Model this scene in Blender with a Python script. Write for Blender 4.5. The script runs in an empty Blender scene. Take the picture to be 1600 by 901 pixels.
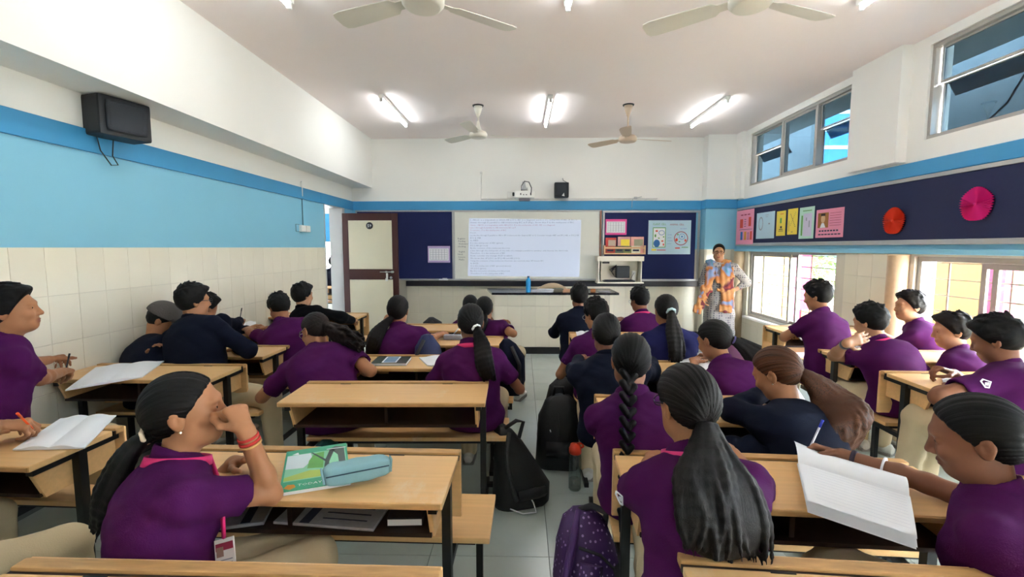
import bpy, bmesh, math, random
import numpy as np
from mathutils import Matrix, Vector
random.seed(7)
SC = bpy.context.scene
COL = SC.collection

# ------------------------------------------------------------------ camera
F_PX, CAM_H = 722.0, 1.55
PITCH = math.atan(64 / 722)
YAW = math.atan(15 / 722 * math.cos(PITCH))
cam_d = bpy.data.cameras.new('camera')
cam_d.sensor_fit = 'HORIZONTAL'
cam_d.sensor_width = 36.0
cam_d.lens = F_PX / 1600 * 36.0
cam_d.clip_start = 0.02
cam_d.clip_end = 300
cam = bpy.data.objects.new('camera', cam_d)
COL.objects.link(cam)
cam.location = (0, 0, CAM_H)
cam.rotation_euler = (math.pi / 2 - PITCH, 0, YAW)
SC.camera = cam

# ------------------------------------------------------------------ world, sun, exposure
W = bpy.data.worlds.new('sky')
SC.world = W
W.use_nodes = True
bg = W.node_tree.nodes['Background']
bg.inputs[0].default_value = (0.86, 0.90, 1.0, 1)
bg.inputs[1].default_value = 10.5
sun_d = bpy.data.lights.new('sun', 'SUN')
sun_d.energy = 1.0
sun_d.angle = math.radians(2)
sun_d.color = (1.0, 0.94, 0.84)
sun = bpy.data.objects.new('sun', sun_d)
COL.objects.link(sun)
sun.rotation_euler = Vector((0.52, -0.12, -0.85)).to_track_quat('-Z', 'Y').to_euler()
SC.view_settings.view_transform = 'Standard'
SC.view_settings.look = 'None'
SC.view_settings.gamma = 1
SC.view_settings.use_curve_mapping = False
SC.view_settings.exposure = 2.7
TUBE_STRENGTH = 7.0

# pixel helpers (photo frame 1600 x 901): a pixel gives a direction only
_cp, _sp, _cy, _sy = math.cos(PITCH), math.sin(PITCH), math.cos(YAW), math.sin(YAW)
C_F = np.array([-_sy * _cp, _cy * _cp, -_sp])
C_R = np.array([_cy, _sy, 0.0])
C_U = np.cross(C_R, C_F)
C_O = np.array([0, 0, CAM_H])
def ray(u, v): return C_F + C_R * (u - 800) / F_PX - C_U * (v - 450.5) / F_PX
def onz(u, v, z): d = ray(u, v); return C_O + d * ((z - CAM_H) / d[2])
def ony(u, v, y): d = ray(u, v); return C_O + d * (y / d[1])
def onx(u, v, x): d = ray(u, v); return C_O + d * (x / d[0])

# ------------------------------------------------------------------ materials
MATS = {}
def srgb(h):
    h = h.lstrip('#')
    c = [int(h[i:i + 2], 16) / 255 for i in (0, 2, 4)]
    return tuple(x / 12.92 if x <= 0.04045 else ((x + 0.055) / 1.055) ** 2.4 for x in c)
def mat(name, col, rough=0.6, var=0.06, scale=6.0, bump=0.0, bscale=120.0, metal=0.0, spec=0.5, stretch=(1, 1, 1), emit=None, estr=0.0, objvar=0.0, coat=0.0, sheen=0.0, coords='Object'):
    if name in MATS: return MATS[name]
    if isinstance(col, str): col = srgb(col)
    m = bpy.data.materials.new(name)
    m.use_nodes = True
    nt = m.node_tree
    b = nt.nodes['Principled BSDF']
    b.inputs['Roughness'].default_value = rough
    b.inputs['Metallic'].default_value = metal
    b.inputs['Specular IOR Level'].default_value = spec
    b.inputs['Coat Weight'].default_value = coat
    b.inputs['Sheen Weight'].default_value = sheen
    tc = nt.nodes.new('ShaderNodeTexCoord')
    mp = nt.nodes.new('ShaderNodeMapping')
    mp.inputs['Scale'].default_value = stretch
    nt.links.new(tc.outputs[coords], mp.inputs[0])
    nz = nt.nodes.new('ShaderNodeTexNoise')
    nz.inputs['Scale'].default_value = scale
    nz.inputs['Detail'].default_value = 5
    nt.links.new(mp.outputs[0], nz.inputs['Vector'])
    mx = nt.nodes.new('ShaderNodeMix'); mx.data_type = 'RGBA'
    lo = tuple(max(0, c * (1 - var)) for c in col); hi = tuple(min(1, c * (1 + var)) for c in col)
    mx.inputs[6].default_value = (*lo, 1); mx.inputs[7].default_value = (*hi, 1)
    nt.links.new(nz.outputs[0], mx.inputs[0])
    out = mx.outputs[2]
    if objvar:
        oi = nt.nodes.new('ShaderNodeObjectInfo')
        hs = nt.nodes.new('ShaderNodeHueSaturation')
        mr = nt.nodes.new('ShaderNodeMapRange')
        mr.inputs['To Min'].default_value = 1 - objvar; mr.inputs['To Max'].default_value = 1 + objvar
        nt.links.new(oi.outputs['Random'], mr.inputs[0])
        nt.links.new(mr.outputs[0], hs.inputs['Value'])
        nt.links.new(out, hs.inputs['Color'])
        out = hs.outputs[0]
    nt.links.new(out, b.inputs['Base Color'])
    if bump:
        n2 = nt.nodes.new('ShaderNodeTexNoise')
        n2.inputs['Scale'].default_value = bscale
        n2.inputs['Detail'].default_value = 3
        nt.links.new(mp.outputs[0], n2.inputs['Vector'])
        bp = nt.nodes.new('ShaderNodeBump')
        bp.inputs['Strength'].default_value = bump
        bp.inputs['Distance'].default_value = 0.004
        nt.links.new(n2.outputs[0], bp.inputs['Height'])
        nt.links.new(bp.outputs[0], b.inputs['Normal'])
    if emit is not None:
        b.inputs['Emission Color'].default_value = (*emit, 1)
        b.inputs['Emission Strength'].default_value = estr
    MATS[name] = m
    return m
def hair_mat(name, dark, light):
    if name in MATS: return MATS[name]
    m = bpy.data.materials.new(name); m.use_nodes = True
    nt = m.node_tree; b = nt.nodes['Principled BSDF']
    at = nt.nodes.new('ShaderNodeAttribute'); at.attribute_name = 'strand'
    mp = nt.nodes.new('ShaderNodeMapping'); mp.inputs['Scale'].default_value = (30, 2.2, 30)
    nt.links.new(at.outputs['Vector'], mp.inputs[0])
    nz = nt.nodes.new('ShaderNodeTexNoise'); nz.inputs['Scale'].default_value = 1.6; nz.inputs['Detail'].default_value = 4
    nt.links.new(mp.outputs[0], nz.inputs['Vector'])
    cr = nt.nodes.new('ShaderNodeValToRGB')
    cr.color_ramp.elements[0].position = 0.35; cr.color_ramp.elements[0].color = (*srgb(dark), 1)
    cr.color_ramp.elements[1].position = 0.75; cr.color_ramp.elements[1].color = (*srgb(light), 1)
    nt.links.new(nz.outputs[0], cr.inputs[0]); nt.links.new(cr.outputs[0], b.inputs['Base Color'])
    bp = nt.nodes.new('ShaderNodeBump'); bp.inputs['Strength'].default_value = 0.5; bp.inputs['Distance'].default_value = 0.004
    nt.links.new(nz.outputs[0], bp.inputs['Height']); nt.links.new(bp.outputs[0], b.inputs['Normal'])
    b.inputs['Roughness'].default_value = 0.55; b.inputs['Specular IOR Level'].default_value = 0.22
    MATS[name] = m
    return m
def skin_mat(name, base, lip):
    if name in MATS: return MATS[name]
    m = bpy.data.materials.new(name); m.use_nodes = True
    nt = m.node_tree; b = nt.nodes['Principled BSDF']
    at = nt.nodes.new('ShaderNodeAttribute'); at.attribute_name = 'tint'
    nz = nt.nodes.new('ShaderNodeTexNoise'); nz.inputs['Scale'].default_value = 22; nz.inputs['Detail'].default_value = 4
    tc = nt.nodes.new('ShaderNodeTexCoord'); nt.links.new(tc.outputs['Object'], nz.inputs['Vector'])
    c = srgb(base)
    m1 = nt.nodes.new('ShaderNodeMix'); m1.data_type = 'RGBA'
    m1.inputs[6].default_value = (c[0] * .88, c[1] * .86, c[2] * .86, 1); m1.inputs[7].default_value = (min(1, c[0] * 1.1), c[1] * 1.1, c[2] * 1.1, 1)
    nt.links.new(nz.outputs[0], m1.inputs[0])
    m2 = nt.nodes.new('ShaderNodeMix'); m2.data_type = 'RGBA'
    m2.inputs[7].default_value = (*srgb(lip), 1)
    nt.links.new(m1.outputs[2], m2.inputs[6]); nt.links.new(at.outputs['Fac'], m2.inputs[0])
    nt.links.new(m2.outputs[2], b.inputs['Base Color'])
    b.inputs['Roughness'].default_value = 0.5
    b.inputs['Specular IOR Level'].default_value = 0.3
    MATS[name] = m
    return m
def glass_mat(name, tint, alpha_mix, rough=0.02):
    if name in MATS: return MATS[name]
    m = bpy.data.materials.new(name); m.use_nodes = True
    nt = m.node_tree; out = nt.nodes['Material Output']; nt.nodes.remove(nt.nodes['Principled BSDF'])
    tr = nt.nodes.new('ShaderNodeBsdfTransparent'); tr.inputs[0].default_value = (*tint, 1)
    gl = nt.nodes.new('ShaderNodeBsdfGlossy'); gl.inputs[0].default_value = (0.9, 0.95, 1, 1); gl.inputs[1].default_value = rough
    nz = nt.nodes.new('ShaderNodeTexNoise'); nz.inputs['Scale'].default_value = 3
    mr = nt.nodes.new('ShaderNodeMapRange'); mr.inputs['To Min'].default_value = alpha_mix * .7; mr.inputs['To Max'].default_value = alpha_mix * 1.3
    nt.links.new(nz.outputs[0], mr.inputs[0])
    mx = nt.nodes.new('ShaderNodeMixShader')
    nt.links.new(mr.outputs[0], mx.inputs[0]); nt.links.new(tr.outputs[0], mx.inputs[1]); nt.links.new(gl.outputs[0], mx.inputs[2])
    nt.links.new(mx.outputs[0], out.inputs[0])
    MATS[name] = m
    return m

M_white = mat('wall_white_paint', '#f2f1ec', 0.7, 0.03, 1.5, 0.08, 60)
M_ceil = mat('ceiling_paint', '#fbf0ee', 0.8, 0.03, 0.8, 0.05, 60)
M_band = mat('blue_band_paint', '#3f97cc', 0.45, 0.06, 2.0)
M_lblue = mat('light_blue_paint', '#86c6e2', 0.5, 0.05, 1.2)
M_tile = mat('cream_wall_tile', '#e9e3d0', 0.22, 0.03, 3, objvar=0.025)
M_grout = mat('tile_grout', '#cfc9b8', 0.8, 0.05)
M_floor = mat('green_grey_floor_tile', '#b4beb8', 0.2, 0.12, 4, objvar=0.05, bump=0.02, bscale=20)
M_fgrout = mat('floor_grout', '#59635e', 0.7)
M_black = mat('black_skirting', '#16181c', 0.35, 0.1)
M_granite = mat('black_granite', '#1c1e24', 0.15, 0.3, 60)
M_steel = mat('black_painted_steel', '#0c0c0e', 0.42, 0.15, 20)
M_lam = mat('beech_laminate', '#e9bb80', 0.40, 0.14, 4.0, 0.04, 80, stretch=(0.6, 14, 14))
def scuffs(m, col, lo, hi, scale, stretch):
    nt = m.node_tree; b = nt.nodes['Principled BSDF']; src = b.inputs['Base Color'].links[0].from_socket
    tc = nt.nodes.new('ShaderNodeTexCoord'); mp = nt.nodes.new('ShaderNodeMapping'); mp.inputs['Scale'].default_value = stretch
    oi = nt.nodes.new('ShaderNodeObjectInfo'); mp2 = nt.nodes.new('ShaderNodeVectorMath'); mp2.operation = 'ADD'
    nt.links.new(tc.outputs['Object'], mp.inputs[0]); nt.links.new(mp.outputs[0], mp2.inputs[0]); nt.links.new(oi.outputs['Location'], mp2.inputs[1])
    nz = nt.nodes.new('ShaderNodeTexNoise'); nz.inputs['Scale'].default_value = scale; nz.inputs['Detail'].default_value = 6; nz.inputs['Roughness'].default_value = 0.7
    nt.links.new(mp2.outputs[0], nz.inputs['Vector'])
    mr = nt.nodes.new('ShaderNodeMapRange'); mr.inputs['From Min'].default_value = lo; mr.inputs['From Max'].default_value = hi; mr.inputs['To Max'].default_value = 0.6
    nt.links.new(nz.outputs[0], mr.inputs[0]); mx = nt.nodes.new('ShaderNodeMix'); mx.data_type = 'RGBA'; mx.inputs[7].default_value = (*srgb(col), 1)
    nt.links.new(mr.outputs[0], mx.inputs[0]); nt.links.new(src, mx.inputs[6]); nt.links.new(mx.outputs[2], b.inputs['Base Color'])
scuffs(M_lam, '#ead2ae', 0.58, 0.72, 3.0, (2.2, 1.2, 1))
M_lam2 = mat('worn_laminate_edge', '#c79a62', 0.5, 0.35, 14.0, stretch=(1, 6, 6))
M_darkb = mat('dark_brown_board', '#2a190f', 0.5, 0.2, 8)
M_navy = mat('navy_felt', '#1a2458', 0.95, 0.06, 40, 0.15, 300)
M_navy2 = mat('dark_navy_felt', '#232a4e', 0.95, 0.06, 40, 0.15, 300)
M_alu = mat('aluminium', '#b9bbbd', 0.4, 0.05, 20, metal=0.5)
M_aluw = mat('window_aluminium', '#aeaaa4', 0.45, 0.06, 20, metal=0.3)
M_wood = mat('maroon_door_wood', '#46211e', 0.4, 0.15, 5, stretch=(8, 8, 1))
M_panel = mat('cream_door_panel', '#dcd6bd', 0.45, 0.05, 4)
M_wb = mat('whiteboard_surface', '#dfe0d8', 0.3, 0.02)
M_plastic_w = mat('white_plastic', '#efeeea', 0.4, 0.02)
M_plastic_k = mat('black_plastic', '#1d2026', 0.5, 0.1)
M_cream = mat('cream_metal', '#e8e2d0', 0.45, 0.04)
M_paper = mat('white_paper', '#eef0f4', 0.75, 0.03, 10)
M_ink = mat('dark_ink', '#333a52', 0.8)
M_purple = mat('purple_polo_fabric', '#48144a', 0.9, 0.14, 9, 0.25, 260, spec=0.12)
M_navyc = mat('navy_jacket_fabric', '#121727', 0.9, 0.15, 9, 0.25, 240, spec=0.12)
M_navyb = mat('blue_navy_jacket_fabric', '#1d1f4c', 0.9, 0.15, 9, 0.25, 240, spec=0.12)
M_blackc = mat('black_jacket_fabric', '#0e0f12', 0.9, 0.15, 9, 0.25, 240, spec=0.12)
M_khaki = mat('khaki_trouser_fabric', '#cdbb98', 0.85, 0.1, 8, 0.2, 240)
M_shoe = mat('white_grey_shoe', '#c9c7c0', 0.6, 0.1, 30)
M_sole = mat('shoe_sole', '#8a8780', 0.7)
M_pink = mat('pink_lanyard', '#d8246e', 0.55, 0.08)
M_hair = hair_mat('black_hair', '#030303', '#0e0c0d')
M_hairb = hair_mat('brown_streaked_hair', '#0a0605', '#6e4022')
M_hairc = hair_mat('dark_brown_hair', '#060505', '#1c1512')
M_skinA = skin_mat('brown_skin', '#a87552', '#7f443c')
M_skinB = skin_mat('deep_brown_skin', '#855840', '#663832')
M_skinC = skin_mat('light_brown_skin', '#b58666', '#94524a')
M_eye = mat('eye_white', '#e8e4de', 0.25, 0.02)
M_iris = mat('dark_iris', '#1b100a', 0.15)
M_gold = mat('earring_metal', '#e6dcc0', 0.25, metal=0.8)

# ------------------------------------------------------------------ mesh helpers
def finish(o, label=None, cat=None, group=None, kind=None):
    if label: o['label'] = label
    if cat: o['category'] = cat
    if group: o['group'] = group
    if kind: o['kind'] = kind
    return o
def link(name, me, parent=None, loc=(0, 0, 0), rot=(0, 0, 0)):
    o = bpy.data.objects.new(name, me)
    COL.objects.link(o)
    o.location = loc
    o.rotation_euler = rot
    if parent is not None: o.parent = parent
    return o
def thing(name, label, cat, loc=(0, 0, 0), rotz=0.0, group=None, kind=None):
    o = bpy.data.objects.new(name, None)
    COL.objects.link(o)
    o.location = loc
    o.rotation_euler = (0, 0, rotz)
    o.empty_display_size = 0.1
    return finish(o, label, cat, group, kind)
def dup(root, loc=None, rotz=None, scale=None, label=None, group=None):
    r = root.copy(); COL.objects.link(r)
    if loc is not None: r.location = loc
    if rotz is not None: r.rotation_euler = (0, 0, rotz)
    if scale is not None: r.scale = scale
    if label: r['label'] = label
    if group: r['group'] = group
    for ch in list(root.children):
        c = ch.copy(); COL.objects.link(c); c.parent = r
        for g in list(ch.children):
            d = g.copy(); COL.objects.link(d); d.parent = c
    return r
class B:
    """collects shapes into one mesh"""
    def __init__(s): s.bm = bmesh.new(); s.mats = []; s.cur = 0
    def use(s, m):
        if m not in s.mats: s.mats.append(m)
        s.cur = s.mats.index(m); return s
    def _tag(s, geom, smooth=False):
        for f in geom:
            if isinstance(f, bmesh.types.BMFace): f.material_index = s.cur; f.smooth = smooth
    def box(s, c, size, rot=None, bevel=0.0, seg=1):
        M = Matrix.Translation(c)
        if rot is not None: M = M @ (rot if isinstance(rot, Matrix) else Matrix.Rotation(rot, 4, 'Z'))
        r = bmesh.ops.create_cube(s.bm, size=1.0, matrix=M @ Matrix.Diagonal((*size, 1)))
        fs = set(f for v in r['verts'] for f in v.link_faces)
        if bevel:
            es = list(set(e for f in fs for e in f.edges))
            rr = bmesh.ops.bevel(s.bm, geom=es, offset=bevel, segments=seg, profile=0.7, affect='EDGES')
            fs = set(f for v in rr['verts'] for f in v.link_faces) | set(rr['faces'])
        s._tag(fs); return s
    def b2(s, x0, x1, y0, y1, z0, z1, bevel=0.0, seg=1):
        return s.box(((x0 + x1) / 2, (y0 + y1) / 2, (z0 + z1) / 2), (abs(x1 - x0), abs(y1 - y0), abs(z1 - z0)), bevel=bevel, seg=seg)
    def ring(s, cs, close=True, smooth=True, cap=True):
        """cs: list of rings (each list of points, same count)"""
        vs = [[s.bm.verts.new(p) for p in r] for r in cs]
        fs = []
        n = len(vs[0])
        for a, b in zip(vs, vs[1:]):
            for i in range(n if close else n - 1):
                j = (i + 1) % n
                try: fs.append(s.bm.faces.new((a[i], a[j], b[j], b[i])))
                except ValueError: pass
        s._tag(fs, smooth)
        if cap and close:
            try: s._tag([s.bm.faces.new(vs[0][::-1]), s.bm.faces.new(vs[-1])])
            except ValueError: pass
        return s
    def tube(s, pts, r, n=8, cap=True, flat=None):
        pts = [Vector(p) for p in pts]
        rr = r if isinstance(r, (list, tuple)) else [r] * len(pts)
        rings = []
        prev = None
        for i, p in enumerate(pts):
            t = (pts[min(i + 1, len(pts) - 1)] - pts[max(i - 1, 0)]).normalized()
            if prev is None:
                a = Vector((0, 0, 1)) if abs(t.z) < 0.9 else Vector((1, 0, 0))
                x = t.cross(a).normalized()
            else:
                x = (prev - t * prev.dot(t)).normalized()
            prev = x
            y = t.cross(x)
            rings.append([p + (x * math.cos(2 * math.pi * k / n) + y * math.sin(2 * math.pi * k / n)) * rr[i] for k in range(n)])
        return s.ring(rings, cap=cap)
    def lathe(s, prof, c=(0, 0, 0), n=20, axis='Z'):
        rings = []
        for r, h in prof:
            ring = []
            for k in range(n):
                a = 2 * math.pi * k / n
                p = Vector((max(r, 1e-4) * math.cos(a), max(r, 1e-4) * math.sin(a), h))
                if axis == 'Y': p = Vector((p.x, p.z, p.y))
                if axis == 'X': p = Vector((p.z, p.x, p.y))
                ring.append(Vector(c) + p)
            rings.append(ring)
        return s.ring(rings)
    def prism(s, poly, vec):
        """poly: 3D points; extruded by vec"""
        a = [s.bm.verts.new(p) for p in poly]
        b = [s.bm.verts.new(Vector(p) + Vector(vec)) for p in poly]
        fs = [s.bm.faces.new(a[::-1]), s.bm.faces.new(b)]
        for i in range(len(a)):
            j = (i + 1) % len(a)
            fs.append(s.bm.faces.new((a[i], a[j], b[j], b[i])))
        s._tag(fs); return s
    def grid(s, f, nu, nv, smooth=True, thick=None):
        """f(u,v)->point; optional thickness vector"""
        vs = [[s.bm.verts.new(f(i / nu, j / nv)) for j in range(nv + 1)] for i in range(nu + 1)]
        fs = []
        for i in range(nu):
            for j in range(nv):
                fs.append(s.bm.faces.new((vs[i][j], vs[i + 1][j], vs[i + 1][j + 1], vs[i][j + 1])))
        s._tag(fs, smooth)
        if thick is not None:
            r = bmesh.ops.solidify(s.bm, geom=fs, thickness=thick)
            s._tag(r['geom'], smooth)
        return s
    def mesh(s, name='mesh'):
        bmesh.ops.recalc_face_normals(s.bm, faces=s.bm.faces)
        me = bpy.data.meshes.new(name)
        s.bm.to_mesh(me); s.bm.free()
        for m in s.mats: me.materials.append(m)
        return me
    def done(s, name, m=None, parent=None, loc=(0, 0, 0), rot=(0, 0, 0)):
        me = s.mesh(name)
        if m is not None and not s.mats: me.materials.append(m)
        return link(name, me, parent, loc, rot)
def text_obj(name, txt, size, m, parent, loc, rot, align='LEFT', width=None, spacing=1.0, ext=0.0):
    cu = bpy.data.curves.new(name, 'FONT')
    cu.body = txt; cu.size = size; cu.align_x = align; cu.space_line = spacing; cu.extrude = ext
    cu.resolution_u = 1
    tmp = bpy.data.objects.new(name + '_tmp', cu); COL.objects.link(tmp)
    dg = bpy.context.evaluated_depsgraph_get()
    me = bpy.data.meshes.new_from_object(tmp.evaluated_get(dg))
    bpy.data.objects.remove(tmp); bpy.data.curves.remove(cu)
    if width and len(me.vertices):
        w = max(v.co.x for v in me.vertices) - min(v.co.x for v in me.vertices)
        k = width / w
        for v in me.vertices: v.co.x *= k
    me.materials.clear(); me.materials.append(m)
    return link(name, me, parent, loc, rot)
R_FRONT = (math.pi / 2, 0, 0)                       # text on a wall that faces -y
R_RIGHTW = (math.pi / 2, 0, -math.pi / 2)           # text on a wall that faces -x
R_LEFTW = (math.pi / 2, 0, math.pi / 2)             # text on a wall that faces +x
# ================================================================== ROOM
XL, XR, YF, YB, ZC = -2.92, 3.57, 8.0, -1.4, 3.39
BAND0, BAND1, WAIN = 2.19, 2.34, 1.55
TW, TH = 0.2, 0.3
M_tan = mat('tan_marbled_pipe', '#c9b294', 0.5, 0.25, 9, 0.3, 30)
M_yel = mat('yellow_exterior_plaster', '#8f6d34', 0.8, 0.05, 3)
M_mag = mat('magenta_exterior_plaster', '#80284c', 0.8, 0.06, 4)
M_conc = mat('grey_exterior_concrete', '#727b7c', 0.85, 0.15, 2)
M_bar = mat('grille_iron', '#6b5444', 0.5, 0.1)
G_clear = glass_mat('clear_window_glass', (0.96, 0.98, 0.96), 0.05)
G_blue = glass_mat('blue_tinted_glass', (0.20, 0.25, 0.28), 0.04)

# ---- floor
b = B(); b.b2(XL - 0.2, XR + 0.2, YB - 0.2, YF + 0.2, -0.12, -0.008)
floor = finish(b.done('floor', M_fgrout), 'glossy grey-green tiled classroom floor', 'floor', kind='structure')
FT = 0.6
tb = B(); tb.box((0, 0, -0.006), (FT - 0.003, FT - 0.003, 0.012), bevel=0.001)
tme = tb.mesh('floor_tile'); tme.materials.append(M_floor)
nx = int((XR - XL) / FT) + 1
ny = int((YF - YB) / FT) + 1
for i in range(nx):
    for j in range(ny):
        x, y = XL + 0.06 + FT * (i + 0.5), YB + FT * (j + 0.5)
        if x - FT / 2 > XR or y - FT / 2 > YF: continue
        o = link('tile', tme, floor, (x, y, 0.0))
# ---- ceiling
b = B(); b.b2(XL - 0.2, XR + 0.25, YB - 0.2, YF + 0.2, ZC, ZC + 0.2)
finish(b.done('ceiling', M_ceil), 'plain warm white classroom ceiling', 'ceiling', kind='structure')
# ---- tile meshes
def tile_mesh(name, w, h, axis):
    t = B()
    s = {'x': (0.006, w - 0.0022, h - 0.0022), 'y': (w - 0.0022, 0.006, h - 0.0022)}[axis]
    t.box((0, 0, 0), s, bevel=0.0012)
    me = t.mesh(name); me.materials.append(M_tile)
    return me
TMX = tile_mesh('wall_tile_x', TW, TH, 'x')
TMY = tile_mesh('wall_tile_y', TW, TH, 'y')
TMYs = tile_mesh('wall_tile_y_short', TW, 0.21, 'y')
TMXs = tile_mesh('wall_tile_x_short', TW, 0.10, 'x')
# ---- left wall
DY0, DY1, DZ1 = 6.83, 7.60, 2.19
b = B()
def wall_x(b, x0, x1, y0, y1, z0, z1):
    for zz0, zz1, m in ((0, WAIN, M_grout), (WAIN, BAND0, M_lblue), (BAND0, ZC, M_white)):
        a, c = max(z0, zz0), min(z1, zz1)
        if c > a: b.use(m).b2(x0, x1, y0, y1, a, c)
wall_x(b, XL - 0.2, XL, YB - 0.2, DY0, 0, ZC)
wall_x(b, XL - 0.2, XL, DY0, DY1, DZ1, ZC)
wall_x(b, XL - 0.2, XL, DY1, YF + 0.2, 0, ZC)
wl = finish(b.done('wall_left'), 'left wall with cream tiles below light blue paint', 'wall', kind='structure')
for i in range(33):
    y = 6.772 - TW * (i + 0.5)
    if y < 0.6: break
    for k in range(5):
        link('tile', TMX, wl, (XL + 0.001, y, 0.05 + TH * (k + 0.5)))
link('tile', tile_mesh('wall_tile_edge', 0.058, TH, 'x'), wl, (XL + 0.001, 6.801, 1.40))
for k in range(4):
    link('tile', wl.children[-1].data, wl, (XL + 0.001, 6.801, 0.05 + TH * (k + 0.5)))
b = B(); b.b2(XL, XL + 0.02, YB, DY1 - 0.9, BAND0, BAND1, 0.004); b.b2(XL, XL + 0.02, DY1 - 0.9, YF, BAND0, BAND1, 0.004)
finish(b.done('trim_1', M_band), 'blue painted band along the left wall', 'trim', kind='structure')
b = B(); b.b2(XL, XL + 0.36, YB, YF, 2.565, ZC)
finish(b.done('trim_2', M_white), 'deep white ceiling beam along the left wall', 'beam', kind='structure')
b = B(); b.b2(XL, XL + 0.012, YB, DY0, 0, 0.05)
finish(b.done('baseboard_left', M_black), 'black skirting at foot of left wall', 'baseboard', kind='structure')
# ---- back wall
b = B(); b.b2(XL - 0.2, XR + 0.25, YB - 0.2, YB, 0, ZC)
finish(b.done('wall_back', M_white), 'white wall behind the camera', 'wall', kind='structure')
# ---- front wall
b = B()
b.use(M_grout).b2(XL, XR + 0.2, YF, YF + 0.2, 0, 1.52); b.use(M_lblue).b2(XL, XR + 0.2, YF, YF + 0.2, 1.52, BAND0)
b.use(M_white).b2(XL, XR + 0.2, YF, YF + 0.2, BAND0, ZC)
CX0, CY0 = 3.05, 7.80
b.use(M_grout).b2(CX0, XR, CY0, YF, 0, 1.52); b.use(M_lblue).b2(CX0, XR, CY0, YF, 1.52, BAND0); b.use(M_white).b2(CX0, XR, CY0, YF, BAND0, ZC)
wf = finish(b.done('wall_front'), 'white front wall above board with cream tiles below', 'wall', kind='structure')
for i in range(26):
    x = -2.0 + TW * (i + 0.5)
    if x > CX0 - 0.08: break
    for k in range(2): link('tile', TMY, wf, (x, YF - 0.001, 0.10 + TH * (k + 0.5)))
    link('tile', TMYs, wf, (x, YF - 0.001, 0.805))
for i in range(2):
    for k in range(5):
        if 0.10 + TH * (k + 1) < 1.61: link('tile', TMY, wf, (CX0 + 0.13 + TW * (i + 0.02) , CY0 - 0.001, 0.02 + TH * (k + 0.5)))
b = B(); b.b2(XL, CX0, YF - 0.02, YF, BAND0, BAND1, 0.004); b.b2(CX0 - 0.012, XR, CY0 - 0.014, YF, BAND0, BAND1, 0.004)
finish(b.done('trim_3', M_band), 'blue painted band across the front wall', 'trim', kind='structure')
b = B(); b.b2(-2.0, CX0, YF - 0.015, YF, 0, 0.10); b.b2(CX0 - 0.012, XR, CY0 - 0.012, YF, 0, 0.10)
finish(b.done('baseboard_front', M_black), 'black skirting at foot of front wall', 'baseboard', kind='structure')
# ---- right wall with openings
LOW = [(5.33, 7.36, 0.47, 1.50), (2.25, 4.28, 0.47, 1.47), (-0.85, 1.18, 0.47, 1.47)]
UPP = [(5.25, 7.46, 2.51, 3.31), (2.07, 4.28, 2.50, 3.31), (-1.15, 1.18, 2.50, 3.31)]
b = B()
X0, X1 = XR, XR + 0.20
ys = sorted(set([YB - 0.2, YF + 0.2] + [v for o in LOW + UPP for v in o[:2]]))
for y0, y1 in zip(ys, ys[1:]):
    ym = (y0 + y1) / 2
    holes = sorted([(o[2], o[3]) for o in LOW + UPP if o[0] < ym < o[1]])
    z = 0.0
    segs = []
    for h0, h1 in holes: segs.append((z, h0)); z = h1
    segs.append((z, ZC))
    for s0, s1 in segs:
        for zz0, zz1, m in ((0, 1.50, M_grout), (1.50, BAND0, M_lblue), (BAND0, ZC, M_white)):
            a, c = max(s0, zz0), min(s1, zz1)
            if c - a > 1e-4: b.use(m).b2(X0, X1, y0, y1, a, c)
b.use(M_white).b2(XR - 0.10, XR, 4.46, 5.10, BAND1, ZC).b2(XR - 0.10, XR, 1.30, 1.95, BAND1, ZC).b2(XR - 0.06, XR, 7.60, CY0, BAND1, ZC)
wr = finish(b.done('wall_right'), 'white right wall pierced by two rows of windows', 'wall', kind='structure')
for i in range(29):
    y = 7.78 - TW * (i + 0.5)
    if y < 1.2: break
    link('tile', TMX, wr, (XR - 0.001, y, 0.05 + TH * 0.5))
    if 4.36 < y < 5.25:
        for k in range(1, 4): link('tile', TMX, wr, (XR - 0.001, y, 0.05 + TH * (k + 0.5)))
        o = link('tile', TMX, wr, (XR - 0.001, y, 1.375)); o.scale = (1, 1, 0.82)
    else:
        link('tile', TMXs, wr, (XR - 0.001, y, 0.40))
b = B(); b.b2(XR - 0.02, XR, YB, CY0, BAND0, 2.32, 0.004)
finish(b.done('trim_4', M_band), 'blue painted band along the right wall', 'trim', kind='structure')
b = B(); b.b2(XR - 0.03, XR, YB, CY0, 1.49, 1.535, 0.004)
finish(b.done('trim_5', M_lblue), 'slim blue ledge above the lower windows', 'trim', kind='structure')
b = B(); b.b2(XR - 0.012, XR, YB, CY0, 0, 0.10)
finish(b.done('baseboard_right', M_black), 'black skirting at foot of right wall', 'baseboard', kind='structure')
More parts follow.
